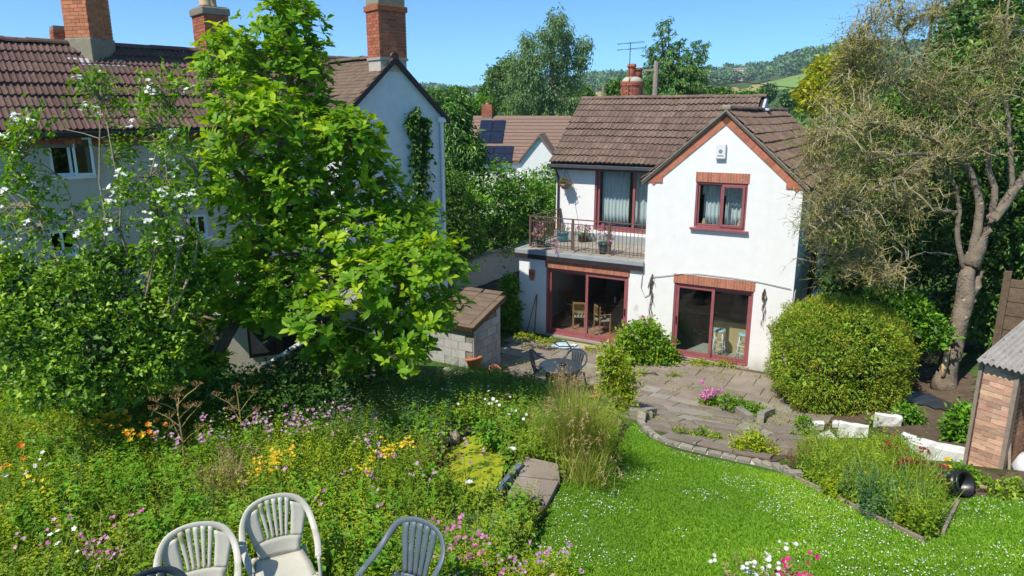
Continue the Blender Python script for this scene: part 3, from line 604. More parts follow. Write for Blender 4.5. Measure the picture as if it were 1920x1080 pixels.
# cables and dead vine on the wall
cbl = tag(MB().tube([HW(-3.97, .03, 1.98), HW(-3.9, .03, 2.33)], .012, 6).tube([HW(-3.9, .03, 2.3), HW(-3.0, .03, 2.5), HW(-2.5, .03, 2.56), HW(-1.6, .03, 2.55), HW(-.9, .03, 2.52), HW(-.06, .03, 2.42)], .009, 6).tube([HW(-4.15, .03, 2.5), HW(-4.18, .03, 1.95), HW(-4.05, .03, 1.7), HW(-3.92, .03, 1.78), HW(-3.9, .03, 2.1)], .012, 6).build('wall_cable', 'cable', None, True), 'slack grey cable strung across the white wall above the right doors', 'cable')
mb = MB(); p = [HW(-3.88, .03, 2.35)]
for s0, x, zt, zb in ((1, -3.88, 2.4, .8), (2, -3.84, 2.2, .9), (3, -.72, 2.35, 1.3), (4, -.68, 2.3, 1.5)):
    q = [HW(x + .03 * math.sin(k * 1.7 + s0), .04, zt + (zb - zt) * k / 9) for k in range(10)]
    if s0 == 3: vine_a = mb; mb = MB()
    mb.tube(q, [.016 - .0012 * k for k in range(10)], 5)
    for k in range(0, 10, 2): mb.tube([q[k], q[k] + np.array([.06 * math.sin(k * 3 + s0), 0, -.1]), q[k] + np.array([.09 * math.sin(k * 3 + s0), -.02, -.22])], [.007, .005, .003], 4)
    if s0 in (1, 3): mb.box(-.02, .02, -.02, .02, -.2, .0, Matrix.Translation(Vector(q[1])))
tag(vine_a.build('dead_vine', 'vine'), 'dry dead vine hanging between the two pairs of patio doors', 'vine'); tag(mb.build('dead_vine', 'vine'), 'dry dead vine hanging right of the right patio doors', 'vine')
# round brick chimney behind the ridge
def round_chimney():
    c = AD(1184, 187, 25.5); c[2] = 6.6
    Mi = (Matrix.Translation(Vector(HO)) @ Matrix.Rotation(HROT, 4, 'Z')).inverted(); lc = Mi @ Vector(c)
    st = MB().lathe([(.37, 0), (.37, 1.45), (.3, 1.56), (.2, 1.6)], 20).build('chimney', 'mortar', house, True, loc=tuple(lc))
    bm_ = MB().add([(.36 * math.cos(a), .36 * math.sin(a), z) for z in (0, .066) for a in (-.26, 0, .26)] + [(.395 * math.cos(a), .395 * math.sin(a), z) for z in (0, .066) for a in (-.26, 0, .26)], [(6, 7, 10, 9), (7, 8, 11, 10), (9, 10, 4, 3), (10, 11, 5, 4), (0, 1, 7, 6), (1, 2, 8, 7), (0, 6, 9, 3), (2, 5, 11, 8)]).mesh('brick', 'brick_red')
    for k in range(19):
        for i in range(11):
            o = link('brick', bm_, st, loc=(0, 0, .02 + k * .075)); o.rotation_euler = (0, 0, 2 * math.pi * (i + .5 * (k % 2)) / 11)
            if k > 16: o.scale = (1.06, 1.06, 1)
    for dx, dy, h, mt in ((-.04, 0, .5, 'terracotta'), (.17, .12, .36, 'brick_red')):
        MB().lathe([(.15, 0), (.135, h * .6), (.125, h * .75), (.17, h * .78), (.17, h * .9), (.14, h * .92), (.16, h)], 16).build('chimney_pot', mt, st, True, loc=(dx, dy, 1.55))
    mb = MB(); mb.tube([(.03, -.39, .5), (.03, -.4, 2.75)], .014, 6); 
    for k, z in enumerate((2.7, 2.5)):
        mb.tube([(-.45, -.4, z), (.55, -.42, z + .06)], .007, 4)
        for i in range(7): mb.tube([(-.4 + i * .15, -.62, z), (-.4 + i * .15, -.2, z + .03)], .006, 4)
    mb.build('television_aerial', 'wire', st)
round_chimney()
# railing of the terrace
rl = thing('terrace_railing', 'brown metal railing round the flat roof terrace of the white house', 'railing', HW(-8.12, -.4, 2.72), HROT)
bal = MB().box(-.007, .007, -.007, .007, 0, .86).mesh('baluster', 'rail_brown'); X1 = GX0 + 8.12
for x in (0, 1.5, 2.72):
    MB().box(x - .03, x + .03, -.03, .03, 0, 1.0).build('post', 'rail_brown', rl); MB().box(x - .1, x + .1, -.09, .09, -.0, .035).build('post_pad', 'slab_pale', rl)
MB().box(-.03, .03, 2.12, 2.18, 0, 1.0).build('post', 'rail_brown', rl)
MB().box(-.03, X1 - .003, -.022, .022, 1.0, 1.03).build('rail', 'rail_brown', rl); MB().box(.02, X1 - .003, -.014, .014, .86, .88).build('rail', 'rail_brown', rl); MB().box(.02, X1 - .003, -.014, .014, .08, .1).build('rail', 'rail_brown', rl)
MB().box(-.022, .022, .022, 2.18, 1.001, 1.03).build('rail', 'rail_brown', rl); MB().box(-.014, .014, .02, 2.15, .861, .88).build('rail', 'rail_brown', rl); MB().box(-.014, .014, .02, 2.15, .081, .1).build('rail', 'rail_brown', rl)
for i in range(1, 33): link('baluster', bal, rl, loc=(i * .121, 0, .03))
for i in range(1, 18): link('baluster', bal, rl, loc=(0, i * .121, .03))

# ------------------------------------------------------------------ things on and in the house
def local(o): return o
al = thing('alarm_box', 'white burglar alarm box high on the white gable', 'alarm box', HW(-2.13, 0, 5.74), HROT)
MB().box(-.13, .13, -.1, -.001, 0, .4).build('case', 'alarm_white', al, bevel=.02); MB().lathe([(.055, 0), (.05, .006)], 16).build('badge', 'alarm_grey', al).matrix_local = Matrix.Translation((0, -.101, .2)) @ Matrix.Rotation(R(90), 4, 'X')
MB().box(-.08, .08, -.103, -.1005, .07, .1).build('lettering', 'alarm_grey', al)
pq = thing('wall_mask', 'small rust brown terracotta mask hung on the white wall', 'wall mask', HW(-7.82, 0, 1.72), HROT)
MB().prism([(-.12, .38), (.12, .38), (.11, .16), (.05, .02), (-.05, .02), (-.11, .16)], -.05, -.002, 'y').build('face', 'terracotta', pq, bevel=.02)
for sx in (-1, 1): MB().lathe([(.03, 0), (.02, .014)], 10).build('eye', 'wood_dark', pq).matrix_local = Matrix.Translation((sx * .05, -.05, .26)) @ Matrix.Rotation(R(90), 4, 'X')
MB().box(-.02, .02, -.075, -.05, .14, .25).build('nose', 'terracotta', pq, bevel=.008)
for i, (a, b, lab) in enumerate((((-7.66, .12, .02), (-7.63, .03, 1.32), 'thin rusty rod standing upright against the white wall, nearest the left patio doors'), ((-7.86, .3, .02), (-7.66, .035, 1.26), 'thin rusty rod leaning at a slant against the white wall'))):
    tag(MB().tube([HW(*a), HW(*b)], .014, 6).build('rusty_rod', 'rust', None, True), lab, 'rod', 'rods leaning by the patio doors')
def basket(U, S, z, lab, hang):
    P = HW(U, S, z); t = thing('hanging_basket', lab, 'hanging basket', P)
    MB().lathe([(.03, -.2), (.12, -.17), (.19, -.06), (.21, 0), (.17, -.01)], 14).build('bowl', 'wood_grey', t, True)
    mb = MB(); top = np.array([0, 0, hang])
    for k in range(3): mb.tube([np.array([.2 * math.cos(k * 2.1), .2 * math.sin(k * 2.1), 0]), top], .005, 4)
    mb.build('chain', 'wire', t); w = np.append(WV, 0) * S
    MB().tube([top, top + w * .98], .009, 5).tube([top + w * .98 + np.array([0, 0, .1]), top + w * .98 - np.array([0, 0, .25])], .012, 5).build('bracket', 'wire', t)
    q = rdir(60, .3); q[:, 2] = abs(q[:, 2]); foliage('foliage', q * np.array([.2, .2, .12]), q, 'lf_rust', t, .06, .025, 4); foliage('greenery', q[:20] * .2, q[:20], 'lf_weed', t, .05, .025, 3)
basket(-7.82, -2.33, 4.62, 'withered hanging basket on the wall left of the balcony doors', .5)
basket(-4.36, -2.33, 4.62, 'withered hanging basket half hidden by the gable wall, right of the balcony doors', .5)
def potplant(U, S, lab, mat, r, h, flow, leaf='lf_weed', n=40, ht=.35, shape='tall'):
    P = HW(U, S, 2.724); t = thing('potted_plant', lab, 'potted plant', P, 0, 'pots on the roof terrace')
    pot = MB().lathe([(r * .78, 0), (r * .92, h * .5), (r, h * .9), (r * 1.08, h * .9), (r * 1.08, h), (r * .92, h), (r * .9, h - .04), (.001, h - .04)], 18).build('pot', mat, t, True)
    MB().lathe([(r * .85, h - .05), (.001, h - .03)], 14).build('earth', 'soil', pot)
    q = rdir(n, .8); q[:, 2] = abs(q[:, 2]) + .1; tip = q * np.array([r * 1.7, r * 1.7, ht]) + np.array([0, 0, h]); mb = MB()
    for p in tip[:14]: mb.tube([np.array([p[0] * .2, p[1] * .2, h - .03]), p], .005, 4)
    mb.build('stems', 'stem_green', t); foliage('foliage', tip * np.array([.9, .9, .85]), q, leaf, t, .05, .03, 5)
    if flow: 
        k = max(3, int(n * .5)); f = tip[rng.choice(n, k, False)]; foliage('flowers', f, rdir(k, .3), 'pt_pink', t, .045, .04, 9, 1.3, .025)
potplant(-7.86, -.62, 'teal pot with straggling pink geranium at the outer corner of the terrace', 'dark_pot', .16, .27, True, 'lf_olive', 46, .42)
potplant(-7.65, -1.85, 'bright turquoise pot near the back of the terrace', 'blue_pot', .19, .33, False, 'lf_rust', 26, .2)
potplant(-5.62, -.6, 'dark teal glazed pot with spindly plant behind the middle of the railing', 'dark_pot', .21, .34, True, 'lf_rust', 24, .5)
potplant(-7.05, -2.15, 'dark pot with pink flowers below the balcony doors', 'black_plastic', .17, .22, True, 'lf_weed', 40, .35)
fl = HW(-6.95, .1, 2.74); t = thing('trailing_geranium', 'pink geranium stems trailing over the terrace edge', 'flowers', fl)
foliage('flowers', np.array([[0, 0, .03], [.02, 0, .15], [.0, .03, .3], [-.05, .02, .38], [.05, -.03, -.03]]), rdir(5, .4), 'pt_pink', t, .06, .05, 10, 1.3, .02); MB().tube([(.0, .05, .42), (0, 0, .2), (0, -.02, 0)], .006, 4).build('stem', 'stem_green', t)

# interior furniture seen through the patio doors
def dining_chair(U, S, rz, lab):
    t = thing('dining_chair', lab, 'chair', HW(U, S, .075), HROT + rz, 'dining chairs behind the left doors')
    for sx in (-1, 1):
        MB().box(sx * .2 - .018, sx * .2 + .018, -.2, -.165, 0, .62).build('leg', 'wood_oak', t); MB().box(sx * .19 - .018, sx * .19 + .018, .165, .2, 0, .92).build('leg', 'wood_oak', t)
        MB().box(sx * .205 - .02, sx * .205 + .02, -.2, .2, .62, .65).build('arm', 'wood_oak', t, bevel=.01)
    st = MB().box(-.2, .2, -.2, .2, .4, .42).build('seat', 'wood_oak', t)
    for k in range(8): MB().box(-.2 + k * .05, -.15 + k * .05, -.2, .2, .421, .465).build('stripe', 'stripe_dark' if k % 2 else 'stripe_cream', st)
    for z in (.88, .6): MB().box(-.2, .2, .17, .195, z - .03, z + .035).build('back_rail', 'wood_oak', t)
    for k in range(5): MB().box(-.13 + k * .065 - .008, -.13 + k * .065 + .008, .176, .188, .62, .86).build('back_slat', 'wood_oak', t)
dining_chair(-6.6, -1.0, R(200), 'oak dining chair with striped seat, seen through the left patio doors')
dining_chair(-5.75, -.9, R(140), 'oak dining chair behind the middle of the left patio doors')
dining_chair(-7.4, -2.2, R(80), 'shaded dining chair deep in the room behind the left patio doors')
t = thing('dining_table', 'dark polished dining table inside the left patio doors', 'table', HW(-5.6, -2.1, .075), HROT)
MB().box(-.8, .8, -.45, .45, .7, .74).build('table_top', 'wood_dark', t, bevel=.015)
for sx in (-1, 1):
    for sy in (-1, 1): MB().box(sx * .7 - .03, sx * .7 + .03, sy * .37 - .03, sy * .37 + .03, 0, .7).build('leg', 'wood_dark', t)
v = thing('table_bottle', 'small clear bottle on the dark dining table', 'bottle', HW(-5.75, -1.95, .82)); MB().lathe([(.035, 0), (.035, .14), (.012, .19), (.012, .24)], 12).build('body', 'pvc_white', v, True)
def stool(U, S, lab):
    t = thing('bar_stool', lab, 'stool', HW(U, S, .061), HROT, 'bar stools behind the right doors')
    for k in range(4):
        a = math.pi / 4 + k * math.pi / 2; MB().tube([(.22 * math.cos(a), .22 * math.sin(a), 0), (.14 * math.cos(a), .14 * math.sin(a), .74)], .015, 6).build('leg', 'pvc_white', t, True)
    MB().lathe([(.16, .74), (.17, .75), (.17, .775), (.15, .79)], 18).build('seat', 'seat_blue', t, True)
    for z, r in ((.25, .19), (.45, .17)): MB().tube([(r * math.cos(2 * math.pi * k / 12), r * math.sin(2 * math.pi * k / 12), z) for k in range(13)], .01, 5).build('ring', 'pvc_white', t, True)
stool(-1.95, -.55, 'white tubular bar stool in the middle of the right patio doors'); stool(-1.25, -.5, 'white tubular bar stool at the right edge of the right patio doors')
t = thing('breakfast_bar', 'tan panelled breakfast bar inside the right patio doors', 'counter', HW(-1.3, -1.0, .061), HROT)
MB().box(-.95, 1.1, 0, .4, 0, .95).build('panel', 'counter_tan', t); MB().box(-1.05, 1.15, -.12, .48, .95, .99).build('worktop', 'wood_dark', t)
t = thing('kitchen_table', 'dim round table far inside behind the right patio doors', 'table', HW(-3.0, -2.6, .061), HROT)
MB().lathe([(.5, .72), (.52, .74), (.5, .76)], 20).build('table_top', 'wood_grey', t, True); MB().tube([(0, 0, 0), (0, 0, .72)], .05, 8).build('leg', 'wood_dark', t); MB().lathe([(.28, 0), (.25, .04)], 12).build('foot', 'wood_dark', t)

# ------------------------------------------------------------------ bricks round a square stack
def stack_bricks(parent, x0, x1, y0, y1, z0, n, mat, bl=.225, ch=.075, bw=.1, sides='fblr', jit=.004):
    """running-bond bricks laid round a rectangle; parent holds a mortar core; one mesh per brick length shared"""
    cache = {}
    def bm_(L):
        k = round(L, 3)
        if k not in cache: cache[k] = MB().box(-L / 2 + .005, L / 2 - .005, -bw / 2, bw / 2, .005, ch - .004).mesh('brick', mat)
        return cache[k]
    for c in range(n):
        z = z0 + c * ch; e = c % 2
        runs = []
        ax0, ax1 = (x0, x1) if e == 0 else (x0 + bw, x1 - bw); ay0, ay1 = (y0 + bw, y1 - bw) if e == 0 else (y0, y1)
        if 'f' in sides: runs.append((ax0, ax1, 'x', y0 + bw / 2))
        if 'b' in sides: runs.append((ax0, ax1, 'x', y1 - bw / 2))
        if 'l' in sides: runs.append((ay0, ay1, 'y', x0 + bw / 2))
        if 'r' in sides: runs.append((ay0, ay1, 'y', x1 - bw / 2))
        for a, b, ax, q in runs:
            m = max(1, round((b - a) / bl)); L = (b - a) / m
            for i in range(m):
                p = a + (i + .5) * L
                o = link('brick', bm_(L), parent, loc=((p, q, z) if ax == 'x' else (q, p, z)))
                o.rotation_euler = (0, random.gauss(0, jit), (0 if ax == 'x' else math.pi / 2) + random.gauss(0, jit))
def core(parent, x0, x1, y0, y1, z0, z1, mat='mortar', name='core', ins=.008):
    return MB().box(x0 + ins, x1 - ins, y0 + ins, y1 - ins, z0, z1).build(name, mat, parent)
def pot(parent, x, y, z, r=.13, h=.75, mat='buff_pot', rings=True):
    pr = [(r * 1.1, 0), (r * 1.1, .06), (r, .08), (r * .9, h * .45)]
    if rings: pr += [(r * 1.1, h * .47), (r * 1.1, h * .51), (r * .9, h * .53), (r * .88, h * .62), (r * 1.1, h * .64), (r * 1.1, h * .68), (r * .88, h * .7), (r * .88, h * .9), (r * 1.12, h * .93), (r * 1.12, h)]
    else: pr += [(r * .85, h * .9), (r * 1.1, h * .92), (r * 1.1, h)]
    MB().lathe(pr, 16).build('chimney_pot', mat, parent, True, loc=(x, y, z))

# ------------------------------------------------------------------ cottage on the left
PHI = R(42); RV = np.array([math.cos(PHI), math.sin(PHI)]); NV = np.array([-math.sin(PHI), math.cos(PHI)])   # along the front; into the house
rp = AD(190, 84, 15.8); RUN = 2.25; c0 = rp[:2] - NV * RUN; CZ = 2.0
ct = thing('old_cottage', 'grey rendered cottage with long dark red tiled roof behind the flowering shrubs', 'house', (c0[0], c0[1], CZ), PHI)
def toloc(P, o, phi):
    d = np.asarray(P[:2]) - np.asarray(o[:2]); return np.array([d[0] * math.cos(phi) + d[1] * math.sin(phi), -d[0] * math.sin(phi) + d[1] * math.cos(phi), P[2] - o[2]])
def onvplane(px, py, o, phi, yl):
    """local (x,z) where a pixel's ray meets the local plane y=yl"""
    d = ray(px, py); a = toloc(d + np.array([0, 0, CAMH]), (0, 0, CAMH), phi); b = toloc((0, 0, CAMH), o, phi); t = (yl - b[1]) / a[1]; return b[0] + a[0] * t, b[2] + a[2] * t
co = (c0[0], c0[1], CZ)
zr = rp[2] - CZ; ze_ = onvplane(190, 236, co, PHI, 0)[1]; X0_, X1_ = -7.0, 6.6
wins = []
for (a, b, c, d) in ((86, 258, 174, 328), (88, 434, 146, 472), (350, 404, 392, 442)):
    xa, za = onvplane(a, b, co, PHI, .3); xb, zb = onvplane(c, d, co, PHI, .3); wins.append((xa, xb, zb, za))
mb = MB(); wallholes(mb, X0_, X1_, -.5, ze_ - .06, wins, .3, .55); mb.box(X0_, X1_, 4.0, 4.2, -.5, ze_ - .06); mb.box(X1_ - .2, X1_, .55, 4.0, -.5, ze_ - .06); mb.box(X0_, X0_ + .2, .55, 4.0, -.5, ze_ - .06); mb.build('wall', 'grey_render', ct)
MB().box(X0_ + .3, X1_ - .3, 1.6, 1.7, -.4, ze_ - .2).build('inner_wall', 'room_dark', ct)
for k, (xa, xb, za, zb) in enumerate(wins):
    mb = MB(); w = .06; mb.box(xa, xa + w, .33, .42, za, zb); mb.box(xb - w, xb, .33, .42, za, zb); mb.box(xa + w, xb - w, .33, .42, zb - w, zb); mb.box(xa + w, xb - w, .33, .42, za, za + w); mb.box((xa + xb) / 2 - .025, (xa + xb) / 2 + .025, .332, .418, za + w, zb - w)
    wf = mb.build('window', 'pvc_white', ct)
    for q0, q1 in ((xa + w, (xa + xb) / 2 - .025), ((xa + xb) / 2 + .025, xb - w)): MB().box(q0, q1, .37, .375, za + w, zb - w).build('pane', 'glass_dark', wf)
    MB().box(xa - .06, xb + .06, .24, .33, za - .06, za - .001).build('sill', 'pvc_white', wf)
    if k == 0:
        f = pane_frame(wf, 'open_casement', 0, (xb - xa) / 2, za, zb, 0, .05, .045, 'pvc_white', 'glass_dark'); f.matrix_local = Matrix.Translation(((xa + xb) / 2 + .05, .28, 0)) @ Matrix.Rotation(R(-22), 4, 'Z')
eb = MB().box(-.1, .1, -.06, .05, 0, .068).mesh('brick', 'brick_red'); ebm = MB().box(X0_, X1_, .27, .299, ze_ - .42, ze_ - .07).build('eaves_band', 'mortar_dark', ct)
for r in range(3):
    for i in range(int((X1_ - X0_) / .225)): link('brick', eb, ebm, loc=(X0_ + .12 + i * .225 + (r % 2) * .11, .29 - r * .02, ze_ - .35 + r * .078))
RT = tilemesh('roof_tile', 'tile_red', .34, .36, .045, 3, .034)
mb = MB(); mb.prism([(-.1, ze_ - .12), (RUN, zr - .06), (2 * RUN + .1, ze_ - .12), (2 * RUN + .1, ze_ - .22), (RUN, zr - .18), (-.1, ze_ - .22)], X0_ - .1, X1_ + .1, 'x'); rf = mb.build('roof', 'dark_trim', ct)
SLc = math.hypot(RUN + .1, zr - ze_ + .06); nr_ = 8
tile_slope(rf, RT, (X0_ - .1, -.1, ze_ - .1), (1, 0, 0), (0, RUN + .1, zr - ze_ + .06), X1_ - X0_ + .2, nr_, SLc / nr_, .34, cap=300, extra='tile_red')
ridge_tiles(rf, (X0_ - .1, RUN, zr - .03), (X1_ + .1, RUN, zr - .03), 34, .12, 'tile_red')
mb = MB(); mb.box(X0_, X1_, -.22, -.11, ze_ - .2, ze_ - .1); mb.build('gutter', 'black_plastic', ct, bevel=.02)
# its near chimney, turned to the ridge
xc, _ = onvplane(172, 95, co, PHI, RUN - .15); ch = MB().box(-.32, .32, -.3, .3, -1.2, 2.35).build('chimney', 'mortar', ct); ch.matrix_local = Matrix.Translation((xc, RUN - .12, zr)) @ Matrix.Rotation(R(-58), 4, 'Z')
stack_bricks(ch, -.335, .335, -.315, .315, .1, 29, 'brick_orange', sides='fblr')
MB().box(-.355, .355, -.335, .335, -1.0, .095).build('cement_base', 'cement', ch, bevel=.02)
mb = MB(); mb.box(-.55, .55, -.62, -.38, -.02, .015, Matrix.Translation((0, 0, -.42)) @ Matrix.Rotation(R(0), 4, 'X')); mb.build('lead_flashing', 'lead', ch).matrix_local = Matrix.Rotation(R(58), 4, 'Z') @ Matrix.Translation((0, -.42, -.29)) @ Matrix.Rotation(R(37), 4, 'X') @ Matrix.Translation((0, .42, .32))
sm = MB().box(-.22, .22, -.2, .2, -.4, .8).build('chimney', 'mortar_dark', ct); sm.matrix_local = Matrix.Translation((xc - .42, RUN + .25, zr - .45)); stack_bricks(sm, -.235, .235, -.215, .215, -.1, 11, 'brick_red', sides='fblr')
mb = MB(); mb.tube([(-.5, 0, 1.25), (-.5, 0, 1.95)], .015, 5)
for z in (1.45, 1.6, 1.75, 1.9): mb.tube([(-.75, 0, z), (-.3, 0, z)], .008, 4)
mb.build('television_aerial', 'wire', ch)
# far chimney with two pots
x2, z2 = onvplane(380, 92, co, PHI, RUN); c2 = MB().box(-.28, .28, -.4, .4, -.6, 1.0).build('chimney', 'mortar_dark', ct, loc=(x2 + .25, RUN, zr)); stack_bricks(c2, -.295, .295, -.415, .415, -.1, 12, 'brick_red', sides='fblr')
MB().box(-.34, .34, -.45, .45, .8, .98).build('corbel', 'mortar_dark', c2, bevel=.03); pot(c2, -.12, -.1, 1.0, .13, .95); pot(c2, .13, .2, 1.0, .13, .95)

# ------------------------------------------------------------------ white gabled wing
ap = AD(737, 110, 17.0); wo_ = (ap[0], ap[1], 1.0)
wg = thing('whitewashed_wing', 'whitewashed brick gable end with tall red chimney beside the magnolia', 'house', wo_, PHI)
xr, zf = onvplane(832, 216, wo_, PHI, 0); za_ = ap[2] - 1.0; hwid = xr
mb = MB(); mb.add([(-hwid, 0, -.6), (hwid, 0, -.6), (hwid, 0, zf - .1), (0, 0, za_ - .06), (-hwid, 0, zf - .1)], [(0, 1, 2, 3, 4)]); mb.box(hwid - .2, hwid - .002, .01, 8, -.6, zf - .12); mb.box(-hwid + .002, -hwid + .2, .01, 8, -.6, zf - .12); mb.build('wall', 'white_brickpaint', wg)
mb = MB(); ov = .12; zo = zf - ov * (za_ - zf) / hwid
mb.prism([(-hwid - ov, zo), (0, za_ + .04), (hwid + ov, zo), (hwid + ov, zo - .1), (0, za_ - .06), (-hwid - ov, zo - .1)], -.1, 8.2, 'y'); wr = mb.build('roof', 'dark_trim', wg)
# small plain tiles, course by course
mb = MB(); SLw = math.hypot(hwid + ov, za_ + .04 - zo); nco = int(SLw / .115)
for sgn in (-1, 1):
    for r in range(nco):
        t0 = r / nco; t1 = (r + 1.25) / nco
        for i in range(int(8.2 / .17)):
            y = -.1 + i * .17 + (.085 if r % 2 else 0); d = random.gauss(0, .003)
            P = lambda t, yy, e: (sgn * ((hwid + ov) * (1 - t)), yy, zo + (za_ + .04 - zo) * t + e)
            mb.add([P(t0, y, .032 + d), P(t0, y + .163, .032 + d), P(t1, y + .163, .008 + d), P(t1, y, .008 + d), P(t0, y, .012 + d), P(t0, y + .163, .012 + d)], [(0, 1, 2, 3), (4, 5, 1, 0)])
tag(mb.build('plain_tiles', 'tile_old', wr), kind='stuff')
ridge_tiles(wr, (0, -.1, za_ + .06), (0, 8.2, za_ + .06), 22, .11, 'tile_old')
wc = MB().box(-.37, .37, -.02, .52, za_ - .3, za_ + 1.32).build('chimney', 'mortar', wg); stack_bricks(wc, -.385, .385, -.035, .535, za_ + .02, 14, 'brick_red', sides='fblr')
MB().box(-.4, .4, -.06, .55, za_ - .04, za_ + .018).build('lead_apron', 'block_grey', wc); MB().box(-.42, .42, -.07, .57, za_ + 1.07, za_ + 1.2).build('corbel', 'brick_red', wc, bevel=.01); MB().box(-.38, .38, -.03, .53, za_ + 1.2, za_ + 1.4).build('cap', 'cement', wc, bevel=.03)
pot(wc, -.17, .2, za_ + 1.38, .11, .75, 'buff_pot', False); pot(wc, .17, .25, za_ + 1.38, .12, .7, 'cement', False)
mb = MB()
mb.tube([(hwid - .12, -.04, zf - .15), (hwid - .12, -.04, 0)], .04, 8); mb.box(hwid - .24, hwid, -.1, 0 - .002, zf - .18, zf - .05); mb.build('downpipe', 'pvc_white', wg)
mb = MB()
for sgn in (-1, 1): mb.prism([(0, za_ + .05), (sgn * (hwid + ov), zo + .01), (sgn * (hwid + ov), zo - .12), (0, za_ - .1)], -.125, -.101, 'y')
mb.build('bargeboard', 'dark_trim', wg)
# ivy up the wing
iv = thing('climbing_ivy', 'dark ivy climbing the whitewashed gable wall', 'ivy', (wo_[0], wo_[1], .9), PHI)
q = []
for (px, y0, y1, w) in ((780, 205, 300, 5), (796, 225, 300, 5), (786, 260, 350, 11), (790, 300, 470, 18), (772, 215, 250, 4), (784, 340, 480, 16)):
    for _ in range(130):
        x, z = onvplane(px + rng.normal() * w * .6, rng.uniform(y0, y1), wo_, PHI, -.06); q.append((x, -.05 - .08 * rng.random(), z + .1))
q = np.array(q); foliage('foliage', q, np.tile([0, -.5, -.4], (len(q), 1)), 'lf_dark', iv, .09, .08, 3, .7, .05)
mb = MB(); mb.tube([(q[:, 0].mean(), -.03, 0), (q[:, 0].mean() + .05, -.03, q[:, 2].max())], [.03, .008], 5); mb.build('stem', 'bark_dark', iv)

# ------------------------------------------------------------------ far bungalow with solar panels
bo = AD(980, 260, 46.0); fz = 1.2
bl = thing('far_bungalow', 'bungalow beyond the hedge with tan tiled roof and solar panels', 'house', (bo[0], bo[1], fz), R(-8))
def bpt(px, py, yl): return onvplane(px, py, (bo[0], bo[1], fz), R(-8), yl)
xl, zr_ = bpt(893, 217, 3.2); xr_, _ = bpt(1066, 217, 3.2); _, ze2 = bpt(980, 300, 0)
mb = MB(); mb.box(xl, xr_, .2, 6.2, -1, ze2); mb.prism([(.2, ze2), (3.2, zr_ - .1), (6.2, ze2)], xl, xr_, 'x'); mb.build('wall', 'white_render', bl)
mb = MB(); mb.prism([(0, ze2 - .05), (3.2, zr_), (6.4, ze2 - .05), (6.4, ze2 - .2), (3.2, zr_ - .16), (0, ze2 - .2)], xl - .2, xr_ + .2, 'x'); br = mb.build('roof', 'tile_far', bl)
mb = MB(); sn = (zr_ - ze2 + .05) / 3.2
for r in range(13): y = 3.2 * r / 13; mb.box(xl - .2, xr_ + .2, -.02, .27, 0, .035, Matrix.Translation((0, y, ze2 - .05 + y * sn)) @ Matrix.Rotation(math.atan(sn), 4, 'X'))
tag(mb.build('tile_courses', 'tile_far', br), kind='stuff')
for (px0, px1, t0, t1) in ((898, 946, .36, .88), (898, 968, -.05, .3)):
    xa = bpt(px0, 240, 2)[0]; xb = bpt(px1, 240, 2)[0]; npn = 2
    for i in range(npn):
        for j in range(2):
            u0 = t0 + (t1 - t0) * j / 2; y = 3.2 * u0; Ls = 3.2 * (t1 - t0) / 2 / math.cos(math.atan(sn))
            o = MB().box(xa + (xb - xa) * i / npn + .02, xa + (xb - xa) * (i + 1) / npn - .02, 0, Ls - .04, .07, .11).build('solar_panel', 'solar', br); o.matrix_local = Matrix.Translation((0, y, ze2 - .05 + y * sn)) @ Matrix.Rotation(math.atan(sn), 4, 'X')
xg0, _ = bpt(980, 295, -1.6); xg1, zg = bpt(1045, 252, -1.6); xm = (xg0 + bpt(1042, 295, -1.6)[0]) / 2; wg_ = (bpt(1042, 295, -1.6)[0] - xg0) / 2 * 1.1
_, zga = bpt(1013, 252, -1.6)
mb = MB(); mb.add([(xm - wg_, -1.6, -1), (xm + wg_, -1.6, -1), (xm + wg_, -1.6, ze2 + .1), (xm, -1.6, zga - .1), (xm - wg_, -1.6, ze2 + .1)], [(0, 1, 2, 3, 4)]); mb.box(xm - wg_, xm + wg_, -1.59, .2, -1, ze2); mb.build('porch_gable', 'white_render', bl)
mb = MB(); mb.prism([(xm - wg_ - .2, ze2), (xm, zga + .02), (xm + wg_ + .2, ze2), (xm + wg_ + .2, ze2 - .12), (xm, zga - .12), (xm - wg_ - .2, ze2 - .12)], -1.8, 2.2, 'y'); mb.build('porch_roof', 'tile_far', bl)
MB().box(xr_ + .21, xr_ + .5, .2, 3.3, ze2, ze2 + .14).build('side_flashing', 'lead', bl).matrix_local = Matrix.Translation((0, 0, ze2)) @ Matrix.Rotation(math.atan(sn), 4, 'X') @ Matrix.Translation((0, 0, -ze2 + .02))
xc_, _ = bpt(914, 215, 3.2); cc = MB().box(-.35, .35, -.3, .3, -.4, .75).build('chimney', 'mortar_dark', bl, loc=(xc_, 3.2, zr_)); stack_bricks(cc, -.365, .365, -.315, .315, -.05, 10, 'brick_red', sides='fblr'); pot(cc, 0, 0, .74, .13, .25, 'terracotta', False)

